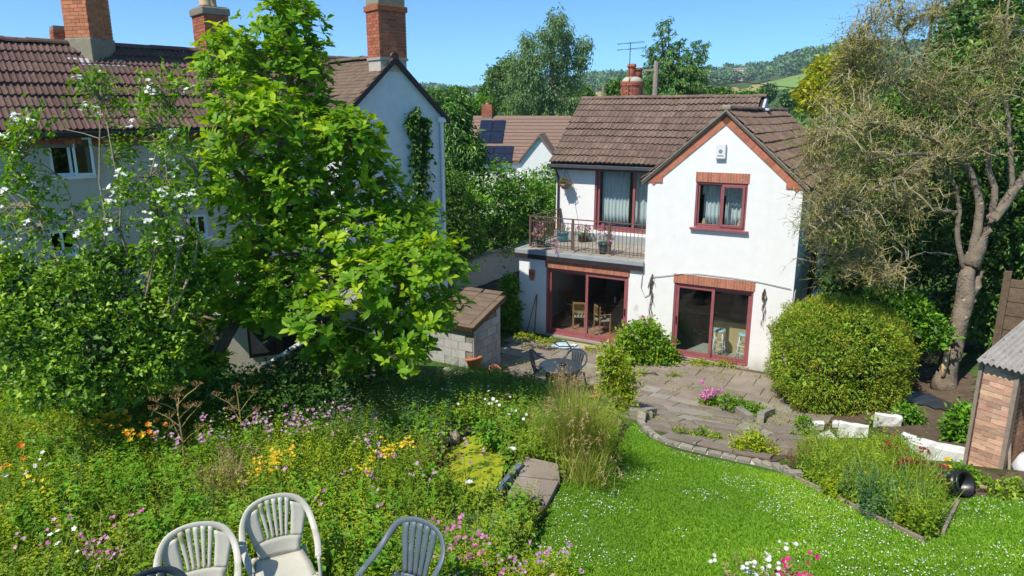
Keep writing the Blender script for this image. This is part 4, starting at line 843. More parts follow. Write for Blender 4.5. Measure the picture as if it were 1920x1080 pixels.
# ------------------------------------------------------------------ hall on the hill
hp = AD(1390, 132, 700.); hl = thing('hilltop_hall', 'pale stone hall among the trees on the far hill', 'hall', (hp[0], hp[1], hp[2] - 12), R(-30))
hl.scale = (.8, .8, .75)
wn_ = [(x, x + 1.6, 4, 8) for x in np.arange(-9, 12, 4)] + [(x, x + 1.6, 11, 15) for x in np.arange(-9, 12, 4)]
mb = MB(); wallholes(mb, -12, 14, -8, 18, wn_, 0, 1); mb.box(-12, -11, 1, 14, -8, 18); mb.box(13, 14, 1, 14, -8, 18); mb.box(-12, 14, 13, 14, -8, 18); mb.build('wall', 'hall_stone', hl)
MB().box(-11, 13, 4, 4.5, -8, 17).build('inner_wall', 'room_dark', hl); MB().box(-12.6, 14.6, -.6, 14.6, 18.02, 19).build('parapet', 'hall_stone', hl)
for k, w in enumerate(wn_[:6] + wn_[6:]): MB().box(w[0], w[1], .5, .6, w[2], w[3]).build('window', 'glass_dark', hl)
MB().box(14.01, 30, 3, 12, -8, 14).build('service_wing', 'hall_stone', hl)

# ------------------------------------------------------------------ concrete-block outhouse by the terrace
P = G(888, 692); so_ = (P[0], P[1], P[2]); SPH = HROT
bs = thing('block_outhouse', 'low grey concrete-block outhouse with sloping felt roof under the magnolia', 'outhouse', so_, SPH)
def bspt(px, py, yl=None, xl=None):
    d = ray(px, py); a = toloc(d, (0, 0, 0), SPH); b = toloc((0, 0, CAMH), so_, SPH)
    t = (yl - b[1]) / a[1] if yl is not None else (xl - b[0]) / a[0]; return b + a * t
z_f = bspt(888, 612, xl=0)[2]; rb_ = bspt(937, 563, xl=0); z_b = rb_[2]; LY = rb_[1]; LX = 2.6
mb = MB(); mb.prism([(.0, -.6), (LY, -.6), (LY, z_b), (0, z_f)], -.14, -.012, 'x'); mb.prism([(.0, -.6), (LY, -.6), (LY, z_b), (0, z_f)], -LX, -LX + .14, 'x'); mb.box(-LX + .14, -.14, .012, .14, -.6, z_f); mb.build('wall_core', 'mortar_dark', bs)
bk = MB().box(-.215, .215, -.02, .03, .005, .22).mesh('block', 'block_grey'); bh = MB().box(-.1, .1, -.02, .03, .005, .22).mesh('block', 'block_grey')
for r in range(-2, 9):
    z = r * .225
    for i in range(-1, int(LY / .44) + 1):
        y = i * .44 + (.22 if r % 2 else 0) + .22
        for half in (0,):
            lo, hi = y - .215, y + .215
            if lo < -.02:
                if hi > .1 and z + .22 < z_f: o = link('block', bh, bs, loc=(-.005, .1, z)); o.rotation_euler = (0, 0, R(90))
                continue
            if hi > LY + .02:
                if LY - lo > .15 and z + .22 < z_f + (z_b - z_f) * lo / LY: o = link('block', bh, bs, loc=(-.005, LY - .1, z)); o.rotation_euler = (0, 0, R(90))
                continue
            if z + .22 < z_f + (z_b - z_f) * lo / LY: o = link('block', bk, bs, loc=(-.005, y, z)); o.rotation_euler = (0, random.gauss(0, .004), R(90))
    if z + .2 < z_f:
        for i in range(6):
            x = -.235 - i * .44 - (.22 if r % 2 else 0); link('block', bk, bs, loc=(x, .005, z))
sl3 = math.atan2(z_b - z_f, LY); mb = MB(); mb.box(-LX - .1, .1, -.15, math.hypot(LY, z_b - z_f) + .12, .02, .06); rf3 = mb.build('roof', 'felt_brown', bs); rf3.matrix_local = Matrix.Translation((0, 0, z_f)) @ Matrix.Rotation(sl3, 4, 'X')
mb = MB(); Lr = math.hypot(LY, z_b - z_f); mb.box(.101, .125, -.15, Lr + .12, -.05, .075); mb.box(-LX - .1, .1, -.175, -.151, -.05, .07); mb.box(-LX - .1, .12, Lr + .121, Lr + .14, -.02, .085); mb.build('roof_edge', 'wood_dark', rf3)
fs_ = MB().box(-.28, .28, -.2, .2, 0, .012).mesh('felt_patch', 'tile_old')
for i in range(4):
    for j in range(4): link('felt_patch', fs_, rf3, loc=(-.35 - i * .62, .15 + j * .45, .062))

# ------------------------------------------------------------------ shaded lean-to with windows behind the magnolia
lo_ = G(440, 700); LPH = R(24)
ln = thing('garden_lean_to', 'shaded grey lean-to with long dark window behind the magnolia trunk', 'outbuilding', (lo_[0], lo_[1], lo_[2] - .1), LPH)
lp = lambda px, py: onvplane(px, py, (lo_[0], lo_[1], lo_[2] - .1), LPH, 0)
xa, zt = lp(462, 610); xb, zb = lp(640, 690); zt2 = lp(540, 575)[1]
xm_ = [xa + (xb - xa) * k / 3 for k in range(4)]
mb = MB(); wallholes(mb, lp(415, 650)[0], lp(700, 620)[0], -.4, zt2, [(xa, xb, .35, zt)], 0, .2); mb.build('wall', 'grey_render', ln)
mb = MB(); w0, w1 = lp(405, 650)[0], lp(710, 620)[0]; mb.prism([(-.25, zt2 - .02), (1.5, zt2 + .42), (1.5, zt2 + .36), (-.25, zt2 - .08)], w0, w1, 'x'); mb.build('roof', 'asbestos', ln)
MB().box(w0 + .2, w1 - .2, 1.2, 1.3, -.3, zt2 - .1).build('inner_wall', 'room_dark', ln)
for k in range(3):
    pane_frame(ln, 'window', xm_[k], xm_[k + 1], .35, zt, .04, .05, .06, 'wood_dark', 'glass_dark')
a = AD(492, 690, depth(lo_) - .35); b = AD(612, 612, depth(lo_) + .1)
tag(MB().tube([a, b], .05, 5).box(-.02, .02, -.02, .02, 0, .01, Matrix.Translation(Vector(a))).build('leaning_plank', 'white_stone'), 'pale plank leaning slantwise across the dark lean-to window', 'plank')

# ------------------------------------------------------------------ drive and its low retaining wall
dr = [HW(-9.4, 1.0), HW(-9.2, -30), HW(-13.2, -30), HW(-12.6, 1.0)]
dpoly = [tuple(p[:2]) for p in dr]
a = np.array(dpoly); grid_sheet('driveway', np.arange(a[:, 0].min(), a[:, 0].max(), .5), np.arange(a[:, 1].min(), a[:, 1].max(), .5), 'tarmac', dpoly, .02)
rw = thing('drive_wall', 'low pale rendered wall along the drive below the hedge', 'wall', HW(-12.7, 0, 0), HROT)
MB().box(-.3, 0, -3, 24, -.5, 1.15).build('wall', 'grey_render', rw, bevel=.02); MB().box(-.36, .06, -3, 24, 1.152, 1.22).build('coping', 'slab_pale', rw)

# ------------------------------------------------------------------ patio
PAT = gpoly([(958, 628), (1030, 640), (1260, 672), (1440, 700), (1500, 720), (1545, 790), (1500, 850), (1455, 868), (1400, 860), (1300, 835), (1235, 810), (1195, 785), (1180, 765), (1120, 740), (1000, 722), (930, 690), (940, 650)])
pt = grid_sheet('patio', np.arange(-2, 10, .12), np.arange(8, 22, .12), 'soil', PAT, .012, label='weathered paved patio in front of the white house')
def slab(U, S, du, ds, mat, rz=0., dz=0., parent=None, th=.05, nm_='paving_slab'):
    """one flag lying on the slope, its corners following the ground"""
    c, s = math.cos(rz), math.sin(rz); pts = []
    for a, b in ((-.5, -.5), (.5, -.5), (.5, .5), (-.5, .5)):
        x, y = a * du, b * ds; p = HW(U + x * c - y * s, S + x * s + y * c); pts.append(np.array([p[0], p[1], float(terr(p[0], p[1])) + .045 + dz]))
    zc = np.mean([p[2] for p in pts]); pts = [p + np.array([0, 0, random.gauss(0, .002)]) for p in pts]
    me = MB().add([p for p in pts] + [p - np.array([0, 0, th]) for p in pts], [(3, 2, 1, 0), (4, 5, 6, 7), (0, 1, 5, 4), (1, 2, 6, 5), (2, 3, 7, 6), (3, 0, 4, 7)]).mesh(nm_, mat)
    return link(nm_, me, parent, bevel=.008)
S = .32; r = 0
while S < 9.0:
    ds = random.choice((.46, .6, .6, .75)); U = -9.4 + random.random() * .4
    if r == 0: ds = .42
    while U < 1.5:
        du = random.choice((.46, .6, .6, .9, .75)) if r else .5
        p = HW(U + du / 2, S + ds / 2)
        if inpoly(np.array([p[0]]), np.array([p[1]]), PAT)[0]:
            slab(U + du / 2, S + ds / 2, du - .013, ds - .013, 'slab_buff' if r == 0 and U < -3.6 else ('slab' if random.random() < .9 else 'slab_pale'), random.gauss(0, .006), random.gauss(0, .003), pt)
        U += du
    S += ds; r += 1
# raised pale slab, step slabs
def us(P): return float(P[0] * UV[0] + P[1] * UV[1] - U0), float(KW - P[0] * WV[0] - P[1] * WV[1])
for (px, py, du, ds, m, rz, dz) in ((1290, 778, .95, .62, 'slab_pale', -.5, .05), (1352, 783, .55, .6, 'slab', -.5, .045), (1345, 806, .9, .5, 'slab', -.42, .06), (1200, 782, .45, .4, 'stone', -.45, .12), (1475, 815, .8, .75, 'slab', -.55, .05), (1285, 806, .55, .4, 'slab', -.42, .05)):
    u_, s_ = us(G(px, py)); slab(u_, s_, du, ds, m, rz, dz, pt, .12)
# curved brick edging between patio and lawn
EDG = [(1196, 786), (1208, 806), (1228, 822), (1255, 834), (1285, 842), (1318, 850), (1350, 857), (1385, 865), (1420, 872), (1455, 880), (1490, 892)]
eg = thing('lawn_edging', 'curved course of brick edging between patio and lawn', 'edging', G(*EDG[4]))
ep = np.array([G(*p) for p in EDG]); seg = np.r_[0, np.cumsum(np.linalg.norm(np.diff(ep, axis=0), axis=1))]; o0 = np.array(eg.location)
ebk = MB().box(-.105, .105, -.055, .055, -.08, .075).mesh('edging_brick', 'stone'); t = 0
core_pts = [p + np.array([0, 0, -.0]) - o0 for p in ep]
MB().tube(core_pts, .058, 5).build('mortar_bed', 'mortar', eg)
while t < seg[-1] - .1:
    q = np.array([np.interp(t + .11, seg, ep[:, k]) for k in range(3)]); q2 = np.array([np.interp(t + .17, seg, ep[:, k]) for k in range(3)]); d = q2 - q
    o = link('edging_brick', ebk, eg, M=Matrix.Translation(Vector(q - o0)) @ Matrix.Rotation(math.atan2(d[1], d[0]), 4, 'Z') @ Matrix.Rotation(random.gauss(0, .04), 4, 'Y'), bevel=.008); t += .228
# stone trough planter: curved kerb stones
def kerb(px0, px1, lab, mat='stone', h=.22, wd=.16):
    a = G(*px0); b = G(*px1); d = b - a; L = np.linalg.norm(d); t = thing('planter_kerb', lab, 'kerb stone', (a + b) / 2, math.atan2(d[1], d[0]), 'kerb stones of the patio planter')
    n = 5; V = []; F = []
    for i in range(n + 1):
        x = -L / 2 + L * i / n; y = .08 * math.sin(math.pi * i / n); V += [(x, y - wd / 2, -.1), (x, y + wd / 2, -.1), (x, y + wd / 2, h), (x, y - wd / 2, h)]
    for i in range(n):
        k = i * 4; F += [(k, k + 4, k + 7, k + 3), (k + 3, k + 7, k + 6, k + 2), (k + 2, k + 6, k + 5, k + 1)]
    F += [(0, 3, 2, 1), (n * 4, n * 4 + 1, n * 4 + 2, n * 4 + 3)]; ob = MB().add(V, F).build('stone', mat, t, bevel=.02); ob.rotation_euler = (0, math.asin(max(-1, min(1, -(d[2]) / L))), 0)
kerb((1340, 760), (1408, 796), 'long pale kerb stone edging the weedy patio planter'); kerb((1424, 797), (1446, 780), 'short kerb stone at the right end of the patio planter', 'stone', .2)
kerb((1202, 792), (1224, 782), 'short stone block at the left end of the patio steps', 'stone', .2)

# ------------------------------------------------------------------ garden table and chairs on the patio
P = G(1050, 744)
tb = thing('round_garden_table', 'round dark blue-grey plastic garden table with parasol cap on the patio', 'table', P, .3)
hT = .72
MB().lathe([(.0, hT - .02), (.43, hT - .02), (.465, hT - .035), (.465, hT + .0), (.44, hT + .012), (.05, hT + .014)], 30).build('table_top', 'plastic_dark', tb, True); MB().lathe([(.075, hT + .014), (.07, hT + .05), (.03, hT + .055)], 16).build('parasol_cap', 'black_plastic', tb, True, loc=(.06, -.02, 0))
for k in range(4):
    a = math.pi / 4 + k * math.pi / 2; MB().tube([(.42 * math.cos(a), .42 * math.sin(a), 0), (.3 * math.cos(a), .3 * math.sin(a), hT * .6), (.28 * math.cos(a), .28 * math.sin(a), hT - .03)], [.03, .032, .036], 6).build('leg', 'plastic_dark', tb, True)

def sweep(path, wdir, w, th, n=8):
    """flat ribbon with rounded section along a path; wdir gives the wide direction at each point"""
    m = len(path); V = []; F = []; path = [np.asarray(p, float) for p in path]
    for i in range(m):
        t = path[min(i + 1, m - 1)] - path[max(i - 1, 0)]; t /= np.linalg.norm(t); a = np.asarray(wdir[i], float); a = a - t * (a @ t); a /= np.linalg.norm(a); b = np.cross(t, a)
        ww = w[i] if hasattr(w, '__len__') else w
        for k in range(n):
            an = 2 * math.pi * k / n; V.append(path[i] + a * ww / 2 * math.copysign(abs(math.cos(an)) ** .7, math.cos(an)) + b * th / 2 * math.copysign(abs(math.sin(an)) ** .7, math.sin(an)))
    for i in range(m - 1): F += [(i * n + k, i * n + (k + 1) % n, (i + 1) * n + (k + 1) % n, (i + 1) * n + k) for k in range(n)]
    F += [tuple(range(n - 1, -1, -1)), tuple(range((m - 1) * n, m * n))]
    return V, F
def smoothpath(pts, k):
    pts = np.array(pts, float); t = np.linspace(0, len(pts) - 1, k); out = []
    for x in t:
        i = min(int(x), len(pts) - 2); u_ = x - i; p0 = pts[max(i - 1, 0)]; p1 = pts[i]; p2 = pts[i + 1]; p3 = pts[min(i + 2, len(pts) - 1)]
        out.append(.5 * ((2 * p1) + (-p0 + p2) * u_ + (2 * p0 - 5 * p1 + 4 * p2 - p3) * u_ ** 2 + (-p0 + 3 * p1 - 3 * p2 + p3) * u_ ** 3))
    return np.array(out)
def garden_chair(P, rz, lab, mat, wings=True, group='plastic garden chairs', tilt=(0, 0)):
    """moulded armchair, front towards -y"""
    t = thing('garden_chair', lab, 'chair', P, rz, group); t.rotation_euler = (tilt[0], tilt[1], rz)
    # rim: front of left arm, along the arm, round the back, to the right arm
    half = [(.255, -.235, .60), (.275, -.12, .632), (.285, .02, .655), (.283, .14, .70), (.262, .225, .775), (.205, .275, .858), (.11, .3, .9), (0, .308, .912)]
    L_ = [(-x, y, z) for x, y, z in half]; path = smoothpath(L_ + [h for h in half[::-1]][1:], 44); wd = []
    for p in path:
        f = min(1, max(0, (p[2] - .64) / .2)); wd.append(np.array([np.sign(p[0]) * (1 - f) + (p[0] * 3.2) * f, 0, f * .95]) if abs(p[0]) > .01 else np.array([0, 0, 1.]))
    MB().add(*sweep(path, wd, .055, .02)).build('arm_rim', mat, t, True)
    # back surface
    def B(a, v):                                             # a -1..1 across, v 0..1 up
        hw = .165 + .085 * min(1, v * 1.35) ; x = a * hw; top = .905 - .55 * max(0, abs(x) - .04) ** 1.55 * 1.6
        z = .435 + (top - .435) * v; return np.array([x, .185 + .115 * v + .03 * a * a * -1, z])
    def patch(a0, a1, v0, v1, nm_, na=3, nv=9, fan=0., th=.012):
        V = []; F = []
        for sd in (0, 1):
            for j in range(nv + 1):
                v = v0 + (v1 - v0) * j / nv
                for i in range(na + 1):
                    a = (a0 + (a1 - a0) * i / na); a = a * (1 + fan * max(0, v - .35) ** 2) if fan else a
                    p = B(max(-1, min(1, a)), v); p[1] += th * (sd - .5); V.append(p)
        k = (na + 1) * (nv + 1); q = na + 1
        for j in range(nv):
            for i in range(na): A = j * q + i; F += [(A, A + 1, A + 1 + q, A + q), (A + k + q, A + k + q + 1, A + k + 1, A + k)]
            A = j * q; F.append((A, A + q, A + q + k, A + k)); A = j * q + na; F.append((A + k, A + q + k, A + q, A))
        for i in range(na): F.append((i, i + k, i + 1 + k, i + 1)); A = nv * q + i; F.append((A, A + 1, A + 1 + k, A + k))
        return MB().add(V, F).build(nm_, mat, t, True)
    if wings:
        patch(-1, -.52, .3, .93, 'back_wing', 4, 10); patch(.52, 1, .3, .93, 'back_wing', 4, 10)
        patch(-.98, .98, .0, .31, 'lower_back', 8, 4)
        for k in range(5): c = -.36 + k * .18; patch(c - .062, c + .062, .3, .995, 'slat', 2, 10, .55)
    else:
        patch(-.72, .72, .0, .1, 'lower_back', 6, 2)
        for k in range(5): c = -.52 + k * .26; patch(c - .105, c + .105, .09, .985, 'slat', 2, 10, .12)
    # seat with rolled front
    V = []; F = []; na, nb = 8, 9
    for sd in (0, 1):
        for j in range(nb + 1):
            y = .2 - .46 * j / nb; w = .18 + .045 * min(1, j / 5)
            for i in range(na + 1):
                a = -1 + 2 * i / na; z = .43 + .02 * a * a - .012 * math.sin(math.pi * j / nb) - (.05 * max(0, (j - 7) / 2) ** 1.6); V.append((a * w, y, z - sd * .016))
    q = na + 1; k = q * (nb + 1)
    for j in range(nb):
        for i in range(na): A = j * q + i; F += [(A + q, A + q + 1, A + 1, A), (A + k, A + k + 1, A + k + q + 1, A + k + q)]
        A = j * q; F.append((A, A + k, A + k + q, A + q)); A = j * q + na; F.append((A + q, A + q + k, A + k, A))
    for i in range(na): F.append((i + 1, i + 1 + k, i + k, i)); A = nb * q + i; F.append((A, A + k, A + 1 + k, A + 1))
    MB().add(V, F).build('seat', mat, t, True)
    for sx in (-1, 1):
        MB().add(*sweep(smoothpath([(sx * .255, -.235, .6), (sx * .258, -.25, .52), (sx * .262, -.262, .25), (sx * .275, -.285, 0)], 9), [np.array([0, 1., .2])] * 9, [.06, .06, .06, .055, .05, .048, .045, .042, .04], .03)).build('leg', mat, t, True)
        MB().add(*sweep(smoothpath([(sx * .2, .2, .44), (sx * .22, .24, .25), (sx * .245, .29, 0)], 7), [np.array([1., 0, 0])] * 7, .05, .03)).build('leg', mat, t, True)
        MB().add(*sweep([(sx * .21, -.2, .415), (sx * .258, -.225, .43)], [np.array([0, 1., 0])] * 2, .05, .02)).build('seat_bracket', mat, t, True)
    return t
PC = 'patio table chairs'
c1 = AD(1072, 690, depth(P) + .75); c1[2] = float(terr(c1[0], c1[1])) + .04; garden_chair(c1, R(-35), 'dark plastic chair behind the round garden table, nearest the house', 'plastic_dark', False, PC)
c2_ = AD(1018, 705, depth(P) + .15); c2_[2] = float(terr(c2_[0], c2_[1])) + .04; garden_chair(c2_, R(75), 'dark plastic chair pushed in at the left side of the round garden table', 'plastic_dark', False, PC)
# foreground chairs: size sets their distance
def chair_at(px, py, D, rz, lab, mat, wings, zoff=.9, tilt=(0, 0)):
    c, s = math.cos(rz), math.sin(rz)
    for D in np.arange(4.3, 7.5, .01):                       # stand it on the ground
        q = AD(px, py, D); b = q - np.array([-s * .308, c * .308, .912])
        if b[2] - float(terr(b[0], b[1])) < 0: break
    off = np.array([-s * .308, c * .308, 0])
    base = q - off; base[2] = q[2] - .912; return garden_chair(base, rz, lab, mat, wings, 'plastic garden chairs in the wild flowers', tilt), base
CH = []
for args in ((366, 985, 5.55, R(22), 'pale grey plastic chair with algae-stained back, left of the two pale chairs', 'plastic_white', True), (512, 932, 5.75, R(26), 'pale grey plastic chair, right and taller-standing of the two pale chairs', 'plastic_white', True), (790, 977, 5.95, R(-28), 'blue-grey plastic chair among the pink flowers', 'plastic_grey', False)):
    CH.append(chair_at(*args))
c4, _ = chair_at(262, 1080, 4.75, R(50), 'dark blue plastic chair cut off by the lower edge, far left', 'plastic_dark', False)

# ------------------------------------------------------------------ small things on the patio
P = G(1062, 652); t = thing('compost_sack', 'pale blue plastic compost sack lying by the left patio doors', 'sack', (P[0], P[1], P[2] + .045), HROT)
V = []; n = 10
for i in range(n + 1):
    for j in range(7): a = i / n * 2 - 1; b = j / 6 * 2 - 1; V.append((a * .42, b * .26, .11 * (1 - abs(a) ** 3) * (1 - abs(b) ** 3) + .015 * math.sin(9 * a + 4 * b)))
F = [(i * 7 + j, (i + 1) * 7 + j, (i + 1) * 7 + j + 1, i * 7 + j + 1) for i in range(n) for j in range(6)]
MB().add(V, F).build('sack', 'bag_blue', t, True); MB().box(.18, .34, -.1, .06, .09, .105).build('printed_label', 'bag_white', t)
def flowerpot(px, py, lab, r, h, tiltx=0, mat='terracotta'):
    P = G(px, py); t = thing('terracotta_pot', lab, 'flower pot', (P[0], P[1], P[2] + .03)); t.rotation_euler = (tiltx, 0, .6)
    b = MB().lathe([(r * .68, 0), (r * .92, h * .78), (r * 1.05, h * .78), (r * 1.05, h), (r * .93, h), (r * .9, h * .8), (.001, h * .75)], 18).build('pot', mat, t, True); MB().lathe([(r * .9, h * .82), (.001, h * .86)], 12).build('earth', 'soil', b)
flowerpot(892, 694, 'large terracotta pot at the corner of the block outhouse', .22, .3, R(-18)); flowerpot(925, 704, 'small terracotta pot beside the larger one', .15, .2, R(25)); flowerpot(862, 682, 'small terracotta pot in the shade against the outhouse', .13, .18, R(8))
flowerpot(1104, 752, 'red-brown planter bowl of stonecrop in front of the table', .3, .22, 0)
for k, (px, py, r) in enumerate(((862, 702, .2), (880, 712, .22), (905, 716, .18), (846, 708, .17), (838, 694, .15))):
    P = G(px, py); q = rdir(1)[0]; bmv = []
    o = MB().lathe([(r * .2, -.1), (r, -.05), (r * .95, .04), (r * .5, .1), (.001, .11)], 9).build('rubble_stone', 'stone', None, False, loc=tuple(P)); o.scale = (1, .6 + .3 * rng.random(), .6); o.rotation_euler = (0, 0, rng.random() * 6)
    tag(o, ['flat rubble stone under the outhouse wall', 'largest rubble stone in front of the outhouse corner', 'rubble stone between the two terracotta pots and the grass', 'rubble stone at the left of the heap', 'small rubble stone deepest in the shade'][k], 'stone', 'rubble by the outhouse')

# ------------------------------------------------------------------ brick store with corrugated roof, right
P0 = G(1814, 872); az = R(-58); dv = np.array([math.cos(az), math.sin(az)])   # along the front, to the right
bsh = thing('brick_store', 'low pink brick garden store with corrugated roof at the right edge', 'shed', P0, az)
D0 = depth(P0)
def shp(px, py, yl=0): return onvplane(px, py, P0, az, yl)
pw, _ = shp(1862, 893); _, hT = shp(1838, 684); pw = max(.4, min(.75, pw)); nC = int(round(hT / .075)); hT = nC * .075
core(bsh, 0, pw, 0, 1.5, -.3, hT, 'mortar')
stack_bricks(bsh, 0, pw, 0, 1.5, -.15, nC + 2, 'brick_pink', sides='flr')
core(bsh, pw + 1.0, pw + 1.5, 0, 1.5, -.3, hT, 'mortar', 'far_pier'); MB().box(pw, pw + 1.0, 1.35, 1.5, -.3, hT + .3).build('rear_wall', 'brick_pink', bsh)
mb = MB(); mb.box(pw + .002, pw + .06, -.03, .07, -.1, hT); mb.build('door_frame', 'wood_grey', bsh); MB().box(-.06, pw + 1.6, -.05, .05, hT + .002, hT + .07).build('lintel', 'wood_grey', bsh); MB().box(-.06, -.012, -.02, .1, -.1, hT + .1).build('corner_board', 'wood_grey', bsh)
# corrugated sheets
def sheet(x0, x1, nm_):
    V = []; F = []; n = int((x1 - x0) / .0125); rows = 4
    for sd in (0, 1):
        for j in range(rows + 1):
            y = -.14 + 1.75 * j / rows
            for i in range(n + 1): x = x0 + (x1 - x0) * i / n; V.append((x, y, .022 * math.sin(2 * math.pi * x / .076) - sd * .008))
    q = n + 1; k = q * (rows + 1)
    for j in range(rows):
        for i in range(n): A = j * q + i; F += [(A, A + 1, A + 1 + q, A + q)]
    for i in range(n): F.append((i, i + k, i + 1 + k, i + 1))
    for j in range(rows): A = j * q; F.append((A, A + q, A + q + k, A + k))
    o = MB().add(V, F).build(nm_, 'asbestos', bsh, True); o.matrix_local = Matrix.Translation((0, 0, hT + .1)) @ Matrix.Rotation(R(17), 4, 'X')
sheet(-.05, .85, 'corrugated_sheet'); sheet(.86, 1.9, 'corrugated_sheet')
# contents of the store
def blob_bag(P, r, lab, mat):
    t = thing('white_sack', lab, 'sack', P); me = MB().lathe([(r * .5, 0), (r, .05), (r * 1.05, r * .5), (r * .8, r * .95), (r * .35, r * 1.15), (.001, r * 1.1)], 14); me.v = [(x * (1 + .12 * math.sin(7 * z + 3 * x)), y * (.8 + .12 * math.cos(9 * z + 4 * y)), z) for x, y, z in me.v]; me.build('sack', mat, t, True)
q = np.array([P0[0], P0[1]]) + dv * (pw + .4) + np.array([dv[1] * -1, dv[0]]) * .3; blob_bag((q[0], q[1], P0[2] + .05), .36, 'bulging white sack inside the brick store doorway', 'bag_white')
q2 = q + dv * .1 + np.array([dv[1], -dv[0]]) * .25; t = thing('hand_tools', 'pink and orange handled hand tools on the white sack', 'tools', (q2[0], q2[1], P0[2] + .42), az)
MB().tube([(-.2, 0, 0), (.2, .05, .06)], .018, 6).build('handle', 'plastic_pink', t, True); MB().tube([(-.1, .1, .06), (.3, .05, .14)], .02, 6).build('handle', 'plastic_orange', t, True); MB().tube([(-.2, .06, .0), (.15, -.05, .0)], .014, 6).build('handle', 'plastic_pink', t, True)
q3 = q + np.array([dv[1], -dv[0]]) * .3 - dv * .25; tag(MB().tube([(q3[0], q3[1], P0[2]), (q3[0] + dv[0] * .05, q3[1] + dv[1] * .05 + .25, P0[2] + .75)], .02, 6).build('propped_stake', 'wood_grey'), 'grey stake propped in the brick store doorway', 'stake')
for k, (px, py) in enumerate(((1818, 898), (1842, 915))):
    P = G(px, py); o = MB().box(-.1, .1, -.05, .05, -.02, .065).build('loose_brick', 'brick_pink', None, bevel=.006, loc=tuple(P)); o.rotation_euler = (0, .1, k * .8 + .3); tag(o, 'loose brick at the foot of the store, %s' % ('nearer its wall' if k == 0 else 'nearer the lawn'), 'brick', 'loose bricks by the store')
# fence panel behind the store
fp = AD(1882, 560, 13.5); fz_ = float(terr(fp[0], fp[1])); fe = thing('fence_panel', 'brown timber fence panel behind the brick store', 'fence', (fp[0], fp[1], fz_), R(-38))
zt_ = AD(1890, 518, 13.5)[2] - fz_
MB().box(-.06, .06, -.06, .06, -.3, zt_ + .12).build('post', 'wood_fence', fe)
for k in range(int(zt_ / .14)): MB().box(.06, 2.4, -.02 + .012 * (k % 2), .0 + .012 * (k % 2), .05 + k * .14, .05 + k * .14 + .15).build('board', 'wood_fence', fe)

# ------------------------------------------------------------------ white blocks along the flower bed, black pot
def wblock(px, py, L, h, rz, lab, th=.12, lean=.0):
    h *= .82
    P = G(px, py); t = thing('white_block', lab, 'block', (P[0], P[1], P[2] - .02), rz, 'white blocks along the bed'); m = MB(); nx = max(3, int(L / .09)); V = []
    for i in range(nx + 1):
        for (y, z) in ((-th / 2, 0), (-th / 2, h * .5), (-th / 2, h), (0, h * 1.04), (th / 2, h), (th / 2, 0)): V.append((-L / 2 + L * i / nx + random.gauss(0, .006), y + random.gauss(0, .007), z + (random.gauss(0, .009) if z > 0 else 0)))
    F = [(i * 6 + k, (i + 1) * 6 + k, (i + 1) * 6 + k + 1, i * 6 + k + 1) for i in range(nx) for k in range(5)] + [(0, 1, 2, 3, 4, 5), tuple(nx * 6 + k for k in (5, 4, 3, 2, 1, 0))]
    o = m.add(V, F).build('block', 'white_stone', t, bevel=.012); o.rotation_euler = (lean, 0, 0)
wblock(1528, 806, .3, .26, R(-10), 'small white block farthest left, half hidden by leaves', .1, .2); wblock(1545, 826, .3, .2, R(30), 'white block tipped flat in front of the leftmost one', .22, .5); wblock(1566, 800, .2, .16, R(60), 'little white block between the two left blocks', .12)
wblock(1598, 820, .52, .36, R(-25), 'broad white block near the clipped bush', .14, -.05); wblock(1662, 800, .5, .36, R(-20), 'tallest white block right of the broad one', .14, .05); wblock(1702, 836, .24, .28, R(-50), 'narrow white block right of the tallest one', .12)
wblock(1768, 862, .98, .3, R(-32), 'long white trough beside the brick store', .26); wblock(1578, 848, .2, .14, R(15), 'small white fragment lowest in the weeds', .12, .3)
P = G(1780, 925); t = thing('black_pot', 'round black plastic pot lying on its side at the end of the bed', 'pot', (P[0], P[1], P[2] + .13)); t.rotation_euler = (R(62), R(0), R(25))
MB().lathe([(.06, -.2), (.12, -.17), (.15, -.05), (.155, .05), (.15, .1), (.16, .105), (.16, .13), (.145, .135), (.15, .17), (.16, .175), (.16, .2), (.13, .2), (.12, 0), (.001, -.1)], 22).build('body', 'black_plastic', t, True)

# ------------------------------------------------------------------ pond, slabs and edging at the lawn
zp = PNDC[2] - .05
pq_ = np.array(POND); pq_ = np.concatenate([pq_, pq_[:1]]); tt_ = np.linspace(0, len(POND), 61)[:-1]; pv = [(np.interp(k, range(len(pq_)), pq_[:, 0]) + random.gauss(0, .025), np.interp(k, range(len(pq_)), pq_[:, 1]) + random.gauss(0, .03), zp) for k in tt_]; c = np.mean(pv, 0)
pn = MB().add([c] + pv, [(0, i + 1, (i + 1) % len(pv) + 1) for i in range(len(pv))]).build('pond', 'duckweed'); tag(pn, 'small pond covered in yellow-green duckweed', kind='structure')
def bigslab(corners, lab, th=.08, mat='slab', dz=.1):
    pts = [G(*p) + np.array([0, 0, dz]) for p in corners]; o = np.mean(pts, 0); t = thing('paving_flag', lab, 'paving slab', o, 0, 'flags beside the pond'); pts = [p - o for p in pts]; n = len(pts)
    MB().add(pts + [p - np.array([0, 0, th]) for p in pts], [tuple(range(n)), tuple(range(2 * n - 1, n - 1, -1))] + [(i, i + n, (i + 1) % n + n, (i + 1) % n) for i in range(n)]).build('stone', mat, t, bevel=.01)
bigslab([(985, 868), (1046, 882), (1050, 912), (972, 904)][::-1], 'stone flag by the pond, nearer the ornamental grass'); bigslab([(970, 906), (1048, 915), (1025, 960), (952, 938)][::-1], 'stone flag by the pond, nearer the camera')
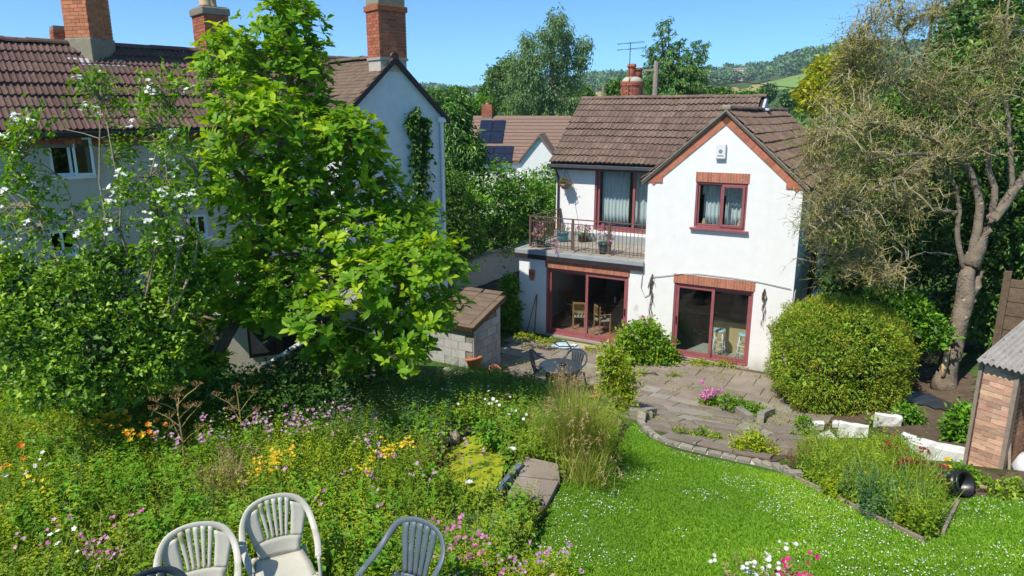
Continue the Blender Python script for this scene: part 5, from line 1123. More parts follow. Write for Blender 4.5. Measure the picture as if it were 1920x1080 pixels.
a, b, c_, d = G(970, 880), G(982, 888), G(942, 928), G(930, 920); o = MB().add([a + [0, 0, .12], b + [0, 0, .15], c_ + [0, 0, .14], d + [0, 0, .05], a - [0, 0, .05], b - [0, 0, .05], c_ - [0, 0, .05], d - [0, 0, .1]], [(0, 3, 2, 1), (4, 5, 6, 7), (0, 1, 5, 4), (1, 2, 6, 5), (2, 3, 7, 6), (3, 0, 4, 7)]).build('pond_liner_edge', 'liner_blue'); tag(o, 'blue-grey pond liner edge beside the stone flags', 'pond liner')
for k, (px, py, r) in enumerate(((815, 812, .17), (838, 808, .14), (850, 822, .12), (825, 826, .12))):
    o = MB().lathe([(r * .5, -.1), (r, -.02), (r * .9, .08), (r * .4, .15), (.001, .16)], 8).build('pond_rock', 'rock', None, loc=tuple(G(px, py))); o.scale = (1.2, .8, .8); o.rotation_euler = (.1 * k, .1, k); tag(o, ['largest brown rock at the pond head', 'brown rock beside the largest one', 'small rock nearest the pond water', 'small rock behind the duckweed, leftmost'][k], 'rock', 'rocks at the pond head')
def timber(a, b, lab, w=.07, h=.14, mat='wood_dark'):
    a = G(*a); b = G(*b); d = b - a; t = thing('timber_edging', lab, 'edging', (a + b) / 2, math.atan2(d[1], d[0]), 'timber edging boards'); L = np.linalg.norm(d)
    MB().box(-L / 2, L / 2, -w / 2, w / 2, -.1, h).build('board', mat, t, bevel=.008).rotation_euler = (0, -math.asin(d[2] / L), 0)
timber((1020, 968), (962, 1030), 'dark timber board edging the bed below the stone flags')
for k, (a, b) in enumerate((((1492, 900), (1556, 930)), ((1556, 931), (1625, 966)), ((1626, 967), (1730, 1018)), ((1768, 1002), (1796, 945)))):
    timber(a, b, ['grey board edging the flower bed, nearest the patio', 'grey board edging the middle of the flower bed', 'grey board edging the lower flower bed', 'grey board at the right end of the flower bed'][k], .035, .06, 'wood_grey')
lin_ = gpoly([(1665, 730), (1760, 745), (1830, 775), (1830, 790), (1740, 765), (1660, 748)]); a = np.array(lin_); grid_sheet('ground_sheeting', np.arange(a[:, 0].min(), a[:, 0].max(), .1), np.arange(a[:, 1].min(), a[:, 1].max(), .1), 'liner', lin_, .05, label='black sheeting over the bed under the tree')
sp2 = gpoly([(1775, 900), (1830, 880), (1870, 895), (1960, 870), (1990, 930), (1900, 945), (1830, 935)]); a = np.array(sp2); grid_sheet('soil_path', np.arange(a[:, 0].min(), a[:, 0].max(), .1), np.arange(a[:, 1].min(), a[:, 1].max(), .1), 'soil', sp2, .02, label='trodden earth in front of the brick store')
soilp = gpoly([(1560, 800), (1500, 720), (1560, 650), (1700, 690), (1830, 700), (1830, 850), (1760, 850), (1640, 800)]); a = np.array(soilp); grid_sheet('soil_bed', np.arange(a[:, 0].min(), a[:, 0].max(), .15), np.arange(a[:, 1].min(), a[:, 1].max(), .15), 'soil', soilp, .02, label='bare brown earth under the lichen tree')

# ------------------------------------------------------------------ poles and wires
def pole(px, pyt, D, lab, r=.12, arm=True):
    q = AD(px, pyt, D); gz_ = float(terr(q[0], q[1])); t = thing('utility_pole', lab, 'pole', (q[0], q[1], gz_), 0, 'wooden utility poles'); h = q[2] - gz_
    MB().tube([(0, 0, -.5), (0, 0, h)], [r * 1.2, r], 8).build('pole', 'wood_grey', t)
    if arm: MB().box(-.8, .2, -.05, .05, h - .45, h - .35).build('crossarm', 'wood_grey', t)
    return q
qa = pole(1231, 115, 33, 'tall wooden utility pole right of the round chimney'); qb = pole(1131, 162, 60, 'shorter wooden utility pole left of the round chimney', .13)
for k, (a, b, sag, lab) in enumerate(((qa + [0, 0, -.3], AD(1700, 178, 30), -.02, 'thin wire from the tall pole to the right behind the roof'), (qb + [0, 0, -.3], AD(760, 203, 50), -.02, 'thin wire from the short pole to the left across the trees'))):
    p = bez(a, b, sag, 14); tag(MB().tube(p, .016, 4).build('overhead_wire', 'wire'), lab, 'wire', 'overhead wires')

# =================================================================== vegetation
def vnoise(x, y, sc, seed):
    r_ = np.random.default_rng(seed); g = r_.random((64, 64)); X = (np.asarray(x) * sc) % 63; Y = (np.asarray(y) * sc) % 63
    i = X.astype(int); j = Y.astype(int); fx = X - i; fy = Y - j; fx = fx * fx * (3 - 2 * fx); fy = fy * fy * (3 - 2 * fy); i1 = (i + 1) % 64; j1 = (j + 1) % 64
    return (g[i, j] * (1 - fx) + g[i1, j] * fx) * (1 - fy) + (g[i, j1] * (1 - fx) + g[i1, j1] * fx) * fy
def weeds_geo(base, h, nl, L, W, up=.35, lean=.25, t0=.1, kind='diamond', vbase=None, droop=.3, taper=.5):
    """leafy stems: leaves up each stem"""
    N = len(base); h = np.broadcast_to(h, N) * (.7 + .6 * rng.random(N)); ln_ = rng.normal(size=(N, 3)) * lean; ln_[:, 2] = 0
    t = (np.arange(nl)[None] + rng.random((N, nl))) / nl * (1 - t0) + t0
    P = base[:, None] + (ln_[:, None] * t[..., None] ** 1.6 + np.array([0, 0, 1.]) * t[..., None]) * h[:, None, None]
    az_ = rng.random((N, 1)) * 6.28 + np.arange(nl)[None] * 2.4 + rng.normal(size=(N, nl)) * .3
    D = np.stack([np.cos(az_), np.sin(az_), up + rng.normal(size=(N, nl)) * .25], -1); l = L * (1 - taper * t) * (.7 + .6 * rng.random((N, nl)))
    P = P.reshape(-1, 3); D = D.reshape(-1, 3); l = l.ravel(); nr = rdir(len(P)) * .35 + np.array([0, 0, 1.])
    V, F, k = leafgeo(P, D, nr, l, W / L * l, kind, .15, droop)
    vb = rng.random(N) if vbase is None else vbase; a = (np.repeat(vb, nl) * .55 + t.ravel() * .2 + rng.random(N * nl) * .25).clip(0, 1)
    return V, F, np.repeat(a, k), base + (ln_ + np.array([0, 0, 1.])) * h[:, None]
def stems_geo(a, b, r=.004):
    """thin three-sided stems from a to b"""
    N = len(a); d = norm(b - a); s = norm(np.cross(d, np.array([.3, .8, .1]))); q = np.cross(d, s); r = np.broadcast_to(r, N)[:, None]
    V = np.stack([a + s * r, a - s * r * .5 + q * r * .87, a - s * r * .5 - q * r * .87, b], 1).reshape(-1, 3); i = np.arange(N)[:, None] * 4
    return V, [np.concatenate([i + np.array([x]) for x in ([0, 1, 3], [1, 2, 3], [2, 0, 3])])], np.repeat(rng.random(N), 4)
def flower_geo(pos, size, petals=5, face=None, cup=.25):
    N = len(pos); nz = norm((rdir(N) * .5 + np.array([0, -.45, 1.])) if face is None else face); s = norm(np.cross(nz, np.array([.2, .9, .3]))); q = np.cross(nz, s); parts = []
    size = np.broadcast_to(size, N) * (.75 + .5 * rng.random(N)); v = rng.random(N)
    for k in range(petals):
        an = 2 * math.pi * k / petals; d = s * math.cos(an) + q * math.sin(an) + nz * cup
        V, F, kk = leafgeo(pos, d, nz, size * .5, size * .42, 'diamond', .1, .05); parts.append((V, F, np.repeat(v, kk)))
    return cat_geo(parts)
def stuff(name, geo, mat, label=None, parent=None, origin=None):
    V, F, A = geo[:3]
    if origin is not None: V = V - np.asarray(origin)
    o = npmesh(name, V, F, mat, parent, A)
    if parent is None: o['kind'] = 'stuff'
    if label: o['label'] = label
    return o
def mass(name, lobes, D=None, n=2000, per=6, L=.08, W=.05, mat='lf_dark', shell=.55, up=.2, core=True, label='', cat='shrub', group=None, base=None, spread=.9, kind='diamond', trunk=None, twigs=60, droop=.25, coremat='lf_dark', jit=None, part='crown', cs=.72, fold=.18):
    """a shrub or tree: trunk/stems and a crown of leaf clusters over lobes"""
    c = np.mean([l[0] for l in lobes], 0)
    if base is None: base = np.array([c[0], c[1], float(terr(c[0], c[1]))])
    t = thing(name, label, cat, base, 0, group); tips, d = lobe_tips(lobes, n, shell, up)
    cr = foliage(part, tips, d, mat, t, L, W, per, spread, jit if jit else L * .6, kind, origin=base, droop=droop, fold=fold)
    mb = MB(); z0 = np.zeros(3)
    starts = []
    if trunk:
        pts, rr = resample([np.asarray(p) - base for p in trunk[0]], trunk[1], 10); mb.tube(pts, rr, 8); starts += list(pts[4:])
    for l in lobes:
        e = np.asarray(l[0]) - base; a = starts[int(np.argmin([np.linalg.norm(s - e) for s in starts]))] if starts else z0 + np.array([e[0] * .15, e[1] * .15, -.05])
        r0 = trunk[1][-1] if trunk else .03; p = bez(a, e, .05, 6, .04); mb.tube(p, list(np.linspace(r0, r0 * .4, 6)), 5); starts_l = p[2:]
        k = rng.choice(len(tips), min(len(tips), max(3, twigs // len(lobes))), False)
        loc_t = tips[k] - base; near = loc_t[np.linalg.norm((loc_t - e) / np.asarray(l[1]), axis=1) < 1.3]
        if len(near): add_twigs(mb, starts_l, near, r0 * .35, .004, maxn=40)
    mb.build('trunk' if cat == 'tree' else 'stems', 'bark' if cat == 'tree' else 'bark_dark', t, True)
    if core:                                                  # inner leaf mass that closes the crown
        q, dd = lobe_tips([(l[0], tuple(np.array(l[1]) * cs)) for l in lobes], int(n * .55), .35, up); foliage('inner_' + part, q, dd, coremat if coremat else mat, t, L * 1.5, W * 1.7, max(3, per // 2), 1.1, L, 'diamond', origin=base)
    return t, tips, d, base

# ------------------------------------------------------------------ magnolia
MAG = [(540, 45, 72, 62), (440, 130, 78, 78), (560, 140, 75, 78), (480, 235, 105, 80), (598, 240, 75, 62), (655, 265, 72, 60), (430, 335, 70, 70), (560, 350, 110, 72), (690, 345, 80, 62), (500, 440, 95, 70), (640, 440, 105, 68), (755, 420, 75, 55), (800, 500, 85, 62), (700, 530, 105, 62), (430, 520, 90, 55), (560, 530, 80, 50), (780, 585, 95, 52), (680, 645, 80, 50), (760, 655, 55, 35), (350, 600, 55, 48), (455, 585, 60, 35), (330, 520, 55, 40), (330, 660, 55, 42), (520, 575, 70, 32), (600, 590, 48, 32), (385, 690, 40, 25), (620, 650, 40, 34), (300, 600, 45, 40)]
lob = []
for (x, y, rx, ry) in MAG: lob.append(plobe(x, y, rx, ry, 10.9 + rng.normal() * .5 - (.3 if y > 480 else 0), .75))
mb0 = G(338, 738); mt = thing('magnolia_tree', 'tall magnolia with big glossy bright green leaves in front of the cottage', 'tree', mb0)
tips, d = lobe_tips(lob, 3900, .3, .6)
trk = [mb0, AD(400, 665, 10.8), AD(428, 620, 10.8), AD(470, 545, 10.8), AD(515, 430, 10.8), AD(530, 270, 10.8), AD(535, 120, 10.8), AD(538, 40, 10.8)]
mb = MB(); pts, rr = resample([p - mb0 for p in trk], [.16, .14, .12, .1, .085, .06, .035, .014], 24); mb.tube(pts, rr, 9); mb.build('trunk', 'bark', mt, True)
mb = MB(); st = list(pts[7:])
for l in lob:
    e = np.asarray(l[0]) - mb0; a = st[int(np.argmin([np.linalg.norm(s - e) + max(0, s[2] - e[2]) * .8 for s in st]))]; p = bez(a, e, .08, 7, .03); mb.tube(p, list(np.linspace(.034, .012, 7)), 6)
    near = tips[np.linalg.norm((tips - l[0]) / np.asarray(l[1]), axis=1) < 1.1] - mb0; add_twigs(mb, p[2:], near, .010, .003, 4, .05, .04, 3, 70)
mb.build('branches', 'bark', mt, True)
per = 7; N = len(tips); P_ = np.repeat(tips, per, 0); az_ = rng.random((N, 1)) * 6.28 + np.arange(per)[None] * 2 * math.pi / per + rng.normal(size=(N, per)) * .25
ax = norm(d + np.array([0, 0, .5])); s1 = norm(np.cross(ax, np.array([.1, .97, .2]))); s2 = np.cross(ax, s1); el = .55 + .45 * rng.random((N, per))
Dm = (s1[:, None] * np.cos(az_)[..., None] + s2[:, None] * np.sin(az_)[..., None]) + ax[:, None] * el[..., None]; Dm = norm(Dm.reshape(-1, 3)); nrm = norm(np.repeat(ax, per, 0) * 1.0 - Dm * .5 + rng.normal(size=(N * per, 3)) * .15); Lm = .158 * (.45 + .85 * rng.random(N * per)); P_ = P_ + rng.normal(size=P_.shape) * .02
vt = ((tips[:, 2] - 4.0) / 4.5).clip(0, 1); vl = (np.repeat(rng.random(N) ** 1.5 * .7, per) + el.ravel() * .12 + rng.random(N * per) * .2).clip(0, 1)
near_i = np.argsort(np.linalg.norm(P_ - np.array([0, 0, CAMH]), axis=1))[:1500]; near_i = rng.choice(near_i, 300, False); msk = np.ones(N * per, bool); msk[near_i] = False
V, F, k = leafgeo(P_[msk], Dm[msk], nrm[msk], Lm[msk], Lm[msk] * .42, 'oval', .12, .3); o = npmesh('foliage', V - mb0, F, 'lf_magnolia', mt, np.repeat(vl[msk], k)); o['kind'] = 'stuff'
lms = []
for vq in np.linspace(.1, .95, 5):
    V, F, k = leafgeo(np.zeros((1, 3)), np.array([[1., 0, 0]]), np.array([[0, 0, 1.]]), .118, .05, 'oval', .12, .3); ob = npmesh('leaf', V, F, 'lf_magnolia', None, np.full(len(V), vq)); lms.append(ob.data); bpy.data.objects.remove(ob)
for i in near_i:
    dx = Dm[i]; sy = norm(np.cross(nrm[i], dx)); uz = np.cross(dx, sy); sc = Lm[i] / .118; p = P_[i] - mb0
    M = Matrix(((dx[0] * sc, sy[0] * sc, uz[0] * sc, p[0]), (dx[1] * sc, sy[1] * sc, uz[1] * sc, p[1]), (dx[2] * sc, sy[2] * sc, uz[2] * sc, p[2]), (0, 0, 0, 1))); link('leaf', lms[min(4, int(vl[i] * 5))], mt, M=M)

# ------------------------------------------------------------------ white-flowering shrub and thicket, left
sb_ = G(245, 745); ws = thing('flowering_shrub', 'open shrub with white blossom and bare stems before the cottage wall', 'shrub', sb_)
WS = [(190, 185, 36, 50), (310, 165, 40, 45), (160, 160, 25, 22), (290, 235, 60, 60), (228, 300, 26, 45), (330, 280, 40, 50), (62, 345, 36, 40), (250, 380, 70, 60), (340, 380, 50, 50), (60, 240, 40, 40), (25, 300, 35, 70), (190, 420, 60, 45), (90, 420, 60, 50), (15, 420, 30, 60), (300, 450, 60, 40), (320, 345, 50, 40)]
wl_ = [plobe(x, y, rx, ry, 8.8 + rng.normal() * .3, .4) for x, y, rx, ry in WS]; tips, d = lobe_tips(wl_, 450, .1, .4)
foliage('foliage', tips, d, 'lf_laurel', ws, .072, .045, 8, 1.0, .06, origin=sb_); mb = MB(); starts = []
for (x0, x1, x2, yt) in ((240, 300, 320, 200), (230, 235, 200, 230), (215, 160, 110, 330), (250, 340, 370, 330), (200, 90, 40, 300), (260, 380, 350, 400), (220, 190, 190, 190), (235, 290, 300, 160)):
    p, r_ = resample([sb_ - sb_, AD(x0 + (x1 - x0) * .4, 620, 8.9) - sb_, AD(x1, 470, 8.8) - sb_, AD(x2, yt, 8.8) - sb_], [.024, .019, .014, .006], 12); p[1:-1] += rng.normal(size=(10, 3)) * .035; mb.tube(p, r_, 6); starts += list(p[4:])
add_twigs(mb, starts, tips - sb_, .009, .003, 4, .05, .08, 3, 420); mb.build('stems', 'bark_lichen', ws, True)
k = rng.choice(len(tips), 50, False); fp_ = tips[k] + rng.normal(size=(50, 3)) * .03 + np.array([0, -.1, .03]); fp_ = np.repeat(fp_, 6, 0) + rng.normal(size=(300, 3)) * .035; o = stuff('blossom', flower_geo(fp_, .07, 5), 'pt_white', None, ws, sb_); o['kind'] = 'stuff'
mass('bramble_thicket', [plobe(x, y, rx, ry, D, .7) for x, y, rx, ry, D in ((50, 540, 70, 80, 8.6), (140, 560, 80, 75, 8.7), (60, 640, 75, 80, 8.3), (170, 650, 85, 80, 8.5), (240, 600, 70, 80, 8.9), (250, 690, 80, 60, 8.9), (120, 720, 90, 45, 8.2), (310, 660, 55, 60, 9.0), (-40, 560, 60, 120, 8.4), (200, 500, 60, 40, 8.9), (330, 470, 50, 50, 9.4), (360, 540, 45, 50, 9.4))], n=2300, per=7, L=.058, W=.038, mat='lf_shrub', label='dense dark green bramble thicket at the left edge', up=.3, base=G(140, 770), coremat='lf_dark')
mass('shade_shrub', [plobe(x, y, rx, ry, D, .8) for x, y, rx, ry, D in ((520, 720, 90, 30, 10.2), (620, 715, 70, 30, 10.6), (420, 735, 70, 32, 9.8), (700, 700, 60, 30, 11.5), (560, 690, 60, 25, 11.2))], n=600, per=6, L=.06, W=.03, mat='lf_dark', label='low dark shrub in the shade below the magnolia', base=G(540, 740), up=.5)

# ------------------------------------------------------------------ hedge and shrubs beyond the outhouse
hd = []
for k in range(9):
    S_ = -1.5 - k * 3.0; 
    for dz, du in ((1.6, 0), (2.9, .3), (3.6, -.3)): p = HW(-13.9 + du + rng.normal() * .3, S_, dz * (1 if k < 3 else .84) + .15 * rng.normal()); hd.append((p, (1.25, 1.9, 1.15)))
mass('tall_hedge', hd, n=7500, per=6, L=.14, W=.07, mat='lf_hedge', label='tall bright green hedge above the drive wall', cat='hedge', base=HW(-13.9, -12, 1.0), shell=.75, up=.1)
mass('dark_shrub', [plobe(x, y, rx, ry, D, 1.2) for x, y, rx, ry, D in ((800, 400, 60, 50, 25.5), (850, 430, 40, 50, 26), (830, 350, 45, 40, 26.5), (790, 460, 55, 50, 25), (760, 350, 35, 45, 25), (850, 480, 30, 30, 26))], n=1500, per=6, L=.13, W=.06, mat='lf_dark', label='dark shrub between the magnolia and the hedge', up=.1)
mass('blue_conifer', [plobe(x, y, rx, ry, 31, 1.3) for x, y, rx, ry in ((858, 205, 18, 26), (852, 240, 25, 34), (862, 280, 30, 36), (845, 295, 24, 36), (888, 285, 14, 24))], n=1700, per=6, L=.2, W=.06, mat='lf_conifer', label='drooping blue-green conifer beside the whitewashed gable', cat='tree', up=-.5, droop=.5)
mass('small_laurel', [plobe(x, y, rx, ry, 22.9, .35) for x, y, rx, ry in ((957, 545, 14, 26), (955, 585, 17, 25), (960, 606, 13, 12))], n=260, per=6, L=.13, W=.055, mat='lf_laurel', label='young yellow-green laurel against the left house wall', up=.6, base=HW(-8.95, -.9, 0), coremat='lf_hedge')

# ------------------------------------------------------------------ clipped bush
cb = G(1570, 782); sD = depth(cb) + .9; s_ = sD / FPX; cc_ = AD(1572, 670, sD); RX, RZ_ = 114 * s_, 106 * s_
t = thing('clipped_bush', 'large dome-shaped clipped yellow-green bush beside the patio', 'bush', (cc_[0], cc_[1], float(terr(cc_[0], cc_[1]))))
bb = np.array(t.location); q = rdir(8200); sg = np.sign(q) * np.abs(q) ** .78; sg = sg / np.maximum(1e-6, (np.abs(sg) ** 2.6).sum(1, keepdims=True) ** (1 / 2.6))
lump = .98 + .03 * np.sin(q[:, :1] * 9 + 2 * q[:, 2:] * 5) + .025 * np.sin(q[:, 1:2] * 13 + q[:, 2:] * 11) + .035 * rng.normal(size=(8200, 1)); tp_ = cc_ + sg * lump * np.array([RX, RX * .95, RZ_]); vv = (vnoise(q[:, 0] * 3 + 9, q[:, 2] * 3 + 9, 1.7, 3) * .7 + .3 * rng.random(8200) + .12 * q[:, 2]).clip(0, 1)
foliage('foliage', tp_, q + np.array([0, 0, .5]), 'lf_bush', t, .052, .013, 7, .65, .035, vv=vv, origin=bb)
foliage('inner_foliage', cc_ + sg[:3500] * .93 * np.array([RX, RX * .95, RZ_]), q[:3500], 'lf_shrub', t, .09, .05, 4, 1.2, .05, origin=bb)
mb = MB(); add_twigs(mb, np.array([[0, 0, .1], [.1, .1, .4], [-.1, 0, .5]]), (cc_ - bb) + sg[:70] * .8 * np.array([RX, RX * .95, RZ_]), .03, .006, 5, maxn=70); mb.build('stems', 'bark_dark', t)
ks = rng.choice(8200, 130, False); sp = tp_[ks]; dq = norm(q[ks] + [0, 0, .7]); foliage('stray_shoots', np.concatenate([sp + dq * .06, sp + dq * .12]), np.concatenate([dq, dq]), 'lf_bush', t, .07, .014, 5, .45, .02, origin=bb)

# ------------------------------------------------------------------ lichen-covered tree
lb = G(1768, 728); LDp = depth(lb); lt = thing('lichen_tree', 'old bare-twigged tree crusted with yellow lichen beside the house', 'tree', lb)
def LP(px, py, dd=0.): return AD(px, py, LDp + dd) - lb
mb = MB(); limbs = []
def limb(pts, rad, n=14, dds=None):
    p, r_ = resample([LP(*q) for q in pts], [r * (1 if r > .2 else .72) for r in rad], n); p[1:-1] += rng.normal(size=(n - 2, 3)) * .02; mb.tube(p, r_, 9); limbs.append(p)
limb([(1768, 735), (1776, 690), (1790, 640), (1803, 590), (1812, 545), (1818, 500)], [.3, .225, .21, .205, .205, .2])
limb([(1818, 500), (1835, 455), (1862, 410), (1895, 368), (1940, 305), (2000, 240)], [.23, .2, .18, .16, .13, .1])
limb([(1818, 505), (1832, 440), (1838, 395), (1828, 335), (1800, 300), (1760, 285, -.6), (1690, 290, -1.1), (1630, 300, -1.4)], [.18, .15, .13, .11, .09, .07, .05, .025], 18)
limb([(1862, 405), (1862, 350), (1855, 290), (1838, 240), (1815, 205)], [.12, .1, .09, .06, .04])
limb([(1812, 510), (1796, 470), (1794, 410), (1800, 372), (1785, 330), (1768, 310)], [.1, .085, .08, .07, .05, .03])
limb([(1795, 400), (1765, 396, -.3), (1730, 382, -.6), (1708, 366, -.8)], [.07, .06, .055, .05])
limb([(1838, 245), (1790, 215), (1745, 180, .2), (1722, 130), (1740, 70), (1755, 10), (1760, -60)], [.08, .07, .06, .055, .045, .03, .02], 16)
limb([(1745, 185), (1690, 160, -.3), (1640, 150, -.6), (1600, 130, -.8)], [.05, .04, .03, .015])
limb([(1722, 130), (1690, 70), (1670, 20), (1660, -40)], [.045, .035, .025, .015])
limb([(1895, 368), (1900, 300), (1885, 220), (1880, 120), (1890, 40), (1900, -50)], [.09, .08, .06, .05, .04, .03])
limb([(1818, 575), (1830, 545), (1838, 508)], [.13, .12, .1], 6)
limb([(1790, 480), (1740, 470, -.5), (1690, 490, -.8), (1650, 520, -1.)], [.03, .025, .02, .01])
limb([(1800, 300), (1740, 255, -.8), (1670, 235, -1.3), (1590, 230, -1.6), (1540, 250, -1.7)], [.06, .05, .04, .03, .015], 16)
limb([(1760, 290, -.6), (1690, 330, -1.2), (1620, 360, -1.6), (1560, 400, -1.9), (1520, 440, -2.)], [.05, .04, .03, .02, .01], 16)
mb.build('trunk', 'bark', lt, True)
mb2 = MB(); mb2.add(*sweep([LP(1768, 706, -.225), LP(1772, 680, -.222), LP(1779, 650, -.21)], [np.array([1., 0, 0])] * 3, [.1, .16, .08], .05)); mb2.build('bare_patch', 'bark_bare', lt, True)
allp = np.concatenate(limbs[1:])
TW = [(1600, 190, 75, 90), (1690, 110, 80, 110), (1760, 180, 90, 110), (1640, 270, 110, 80), (1730, 290, 90, 70), (1590, 340, 75, 75), (1680, 370, 90, 70), (1850, 230, 60, 110), (1640, 40, 60, 50), (1720, 20, 90, 60), (1545, 300, 40, 70), (1560, 430, 50, 60), (1880, 90, 50, 80), (1620, 440, 70, 40), (1600, 100, 40, 50), (1525, 400, 30, 60), (1545, 480, 30, 50), (1530, 240, 34, 60), (1520, 330, 30, 50), (1580, 260, 50, 50), (1580, 470, 50, 50), (1650, 520, 50, 30)]
tl = [plobe(x, y, rx, ry, LDp - .4 - .8 * (1 if x < 1660 else 0) + rng.normal() * .3, 1.0) for x, y, rx, ry in TW]
br_t, br_d = lobe_tips(tl, 620, .1, .1); mb = MB(); sub = []
for p_ in br_t - lb:
    dd = np.linalg.norm(allp - p_, axis=1); a = allp[int(np.argmin(dd))]; q = bez(a, p_, .12, 6, .07); mb.tube(q, list(np.linspace(.019, .008, 6)), 4, False); sub.append(q[2:])
sub = np.concatenate(sub); mb.build('branches', 'twig', lt)
# fine twigs, drooping, in one fast mesh
n = 7000; a = sub[rng.integers(0, len(sub), n)]; dv_ = rdir(n) + np.array([-.15, -.1, -.25]); l_ = .22 + .5 * rng.random((n, 1)); m1 = a + norm(dv_) * l_ * .5; b = m1 + norm(dv_ + rng.normal(size=(n, 3)) * .5 + np.array([0, 0, -.25])) * l_ * .5
g1_ = stems_geo(a, m1, .0085); g2_ = stems_geo(m1, b, .0065); g3_ = stems_geo(m1, m1 + norm(dv_ + rng.normal(size=(n, 3)) * .9) * l_ * .45, .007)
o = stuff('twigs', cat_geo([g1_, g2_, g3_]), 'lf_lichen', None, lt); o['kind'] = 'stuff'
k = rng.integers(0, n, 900); foliage('lichen_tufts', m1[k], rdir(900), 'lf_lichen', lt, .035, .022, 3, 1.2, .05); k = rng.integers(0, n, 3000); foliage('sparse_leaves', b[k], rdir(3000, -.3), 'lf_olive', lt, .042, .02, 3, 1., .06)
for o in lt.children:
    if o.name.split('.')[0] in ('lichen_tufts', 'sparse_leaves'): o['kind'] = 'stuff'
# dark evergreens behind it
EV = [(1620, 470, 60, 90, 19), (1700, 450, 80, 100, 19.5), (1590, 540, 45, 50, 19), (1760, 350, 90, 110, 20), (1850, 430, 90, 120, 19.5), (1880, 250, 80, 130, 20.5), (1790, 200, 80, 100, 21.5), (1900, 90, 70, 110, 21), (1830, 60, 70, 90, 22), (1690, 250, 80, 100, 22), (1640, 350, 70, 80, 21), (1940, 450, 60, 150, 18.5), (1850, 580, 90, 60, 19)]
mass('dark_evergreen', [plobe(x, y, rx, ry, D, 1.5) for x, y, rx, ry, D in EV[:5] + EV[10:11]], n=3000, per=6, L=.15, W=.075, mat='lf_evergreen', label='dark glossy evergreen tree behind the lichen tree, lower and nearer the house', cat='tree', up=.1, coremat='lf_evergreen', group='evergreens on the right')
mass('tall_evergreen', [plobe(x, y, rx, ry, D, 1.5) for x, y, rx, ry, D in EV[5:10] + EV[11:]], n=3400, per=6, L=.17, W=.085, mat='lf_mid', label='tall green tree filling the upper right corner', cat='tree', up=.1, coremat='lf_evergreen', group='evergreens on the right')
mass('low_shrub', [plobe(x, y, rx, ry, D, .7) for x, y, rx, ry, D in ((1640, 590, 50, 40, 17.5), (1700, 600, 50, 40, 17), (1735, 620, 35, 30, 16.8), (1670, 560, 50, 30, 18))], n=700, per=6, L=.11, W=.06, mat='lf_hedge', label='low leafy green shrub behind the clipped bush', up=.4)

# ------------------------------------------------------------------ distant trees
def dist_tree(name, px, py, rx, ry, D, mat, label, L=.5, n=700, lob=7, group='trees beyond the houses', per=6, up=.15, droop=.3, W=None):
    ls = []; c = (px, py)
    for k in range(lob):
        a = k * 2.4; rr = math.sqrt((k + .3) / lob) * .62; ls.append(plobe(px + rx * rr * math.cos(a), py + ry * rr * math.sin(a), rx * (.36 + .14 * rng.random()), ry * (.34 + .14 * rng.random()), D + rng.normal() * rx * D / FPX * .3, rx * D / FPX * .5))
    b = AD(px, py, D); b[2] = float(terr(b[0], b[1])); tops = AD(px, py, D)
    return mass(name, ls, n=n, per=per, L=L, W=W or L * .55, mat=mat, label=label, cat='tree', group=group, base=b, up=up, trunk=([b, (b + tops) / 2, tops], [.3, .22, .1]), twigs=40, droop=droop, coremat=mat, shell=.45)
# silver birch with hanging foliage
bD = 62; bb_ = AD(1035, 150, bD); bb_[2] = float(terr(bb_[0], bb_[1]))
BL = [(1045, 32, 18, 22), (1030, 60, 22, 22), (1062, 62, 16, 22), (992, 75, 20, 20), (1092, 82, 18, 14), (1085, 110, 16, 22), (1010, 100, 30, 26), (1048, 105, 24, 30), (978, 112, 22, 22), (1000, 140, 30, 26), (1060, 150, 26, 28), (965, 150, 24, 20), (1030, 170, 35, 24), (985, 180, 34, 20), (1070, 185, 26, 18)]
t, tp1, d1, _ = mass('silver_birch', [plobe(x, y, rx, ry, bD + rng.normal() * .8, 1.6) for x, y, rx, ry in BL], n=2400, per=5, L=.24, W=.1, mat='lf_birch', label='tall silver birch with hanging foliage against the sky', cat='tree', base=bb_, up=-.9, trunk=([bb_, AD(1035, 150, bD), AD(1040, 30, bD)], [.35, .25, .06]), shell=.3, core=False, droop=.3, spread=.5)
q = tp1[rng.choice(len(tp1), 480, False)]; hang = np.concatenate([q - np.array([0, 0, k * .35]) for k in range(1, 6)]); foliage('hanging_sprays', hang, np.tile([0, 0, -1.], (len(hang), 1)), 'lf_birch', t, .22, .08, 4, .45, .12, origin=bb_)
# layered cedar
cD = 48; cb_ = AD(1262, 160, cD); cb_[2] = float(terr(cb_[0], cb_[1])); ced = thing('dark_conifer', 'dark layered conifer rising behind the main roof', 'tree', cb_)
P_l, D_l, mb = [], [], MB()
for (tx, ty, hgt, sp_) in ((1238, 42, 150, 56), (1252, 36, 155, 66), (1304, 78, 110, 46), (1275, 75, 110, 55), (1218, 92, 85, 34), (1324, 82, 95, 26)):
    top = AD(tx, ty, cD + rng.normal() * .5); bot = AD(tx + (1262 - tx) * .6, ty + hgt, cD); mb.tube([bot - cb_, top - cb_], [.14, .02], 6)
    for k in range(30):
        f = (k / 30) ** .9; o_ = top + (bot - top) * f; a = k * 2.4; Lb = (.25 + f * sp_ * cD / FPX * 1.05) * (.7 + .5 * rng.random()); dr_ = np.array([math.cos(a), math.sin(a), .12]); e = o_ + dr_ * Lb; mb.tube([o_ - cb_, e - cb_], [.04, .01], 3, False)
        m = max(3, int(Lb / .14)); tt = (np.arange(m) + .5) / m; pp = o_ + (e - o_) * tt[:, None] + rng.normal(size=(m, 3)) * .07; P_l.append(pp); dd = np.tile(dr_, (m, 1)); dd[:, 2] = -.6; D_l.append(dd)
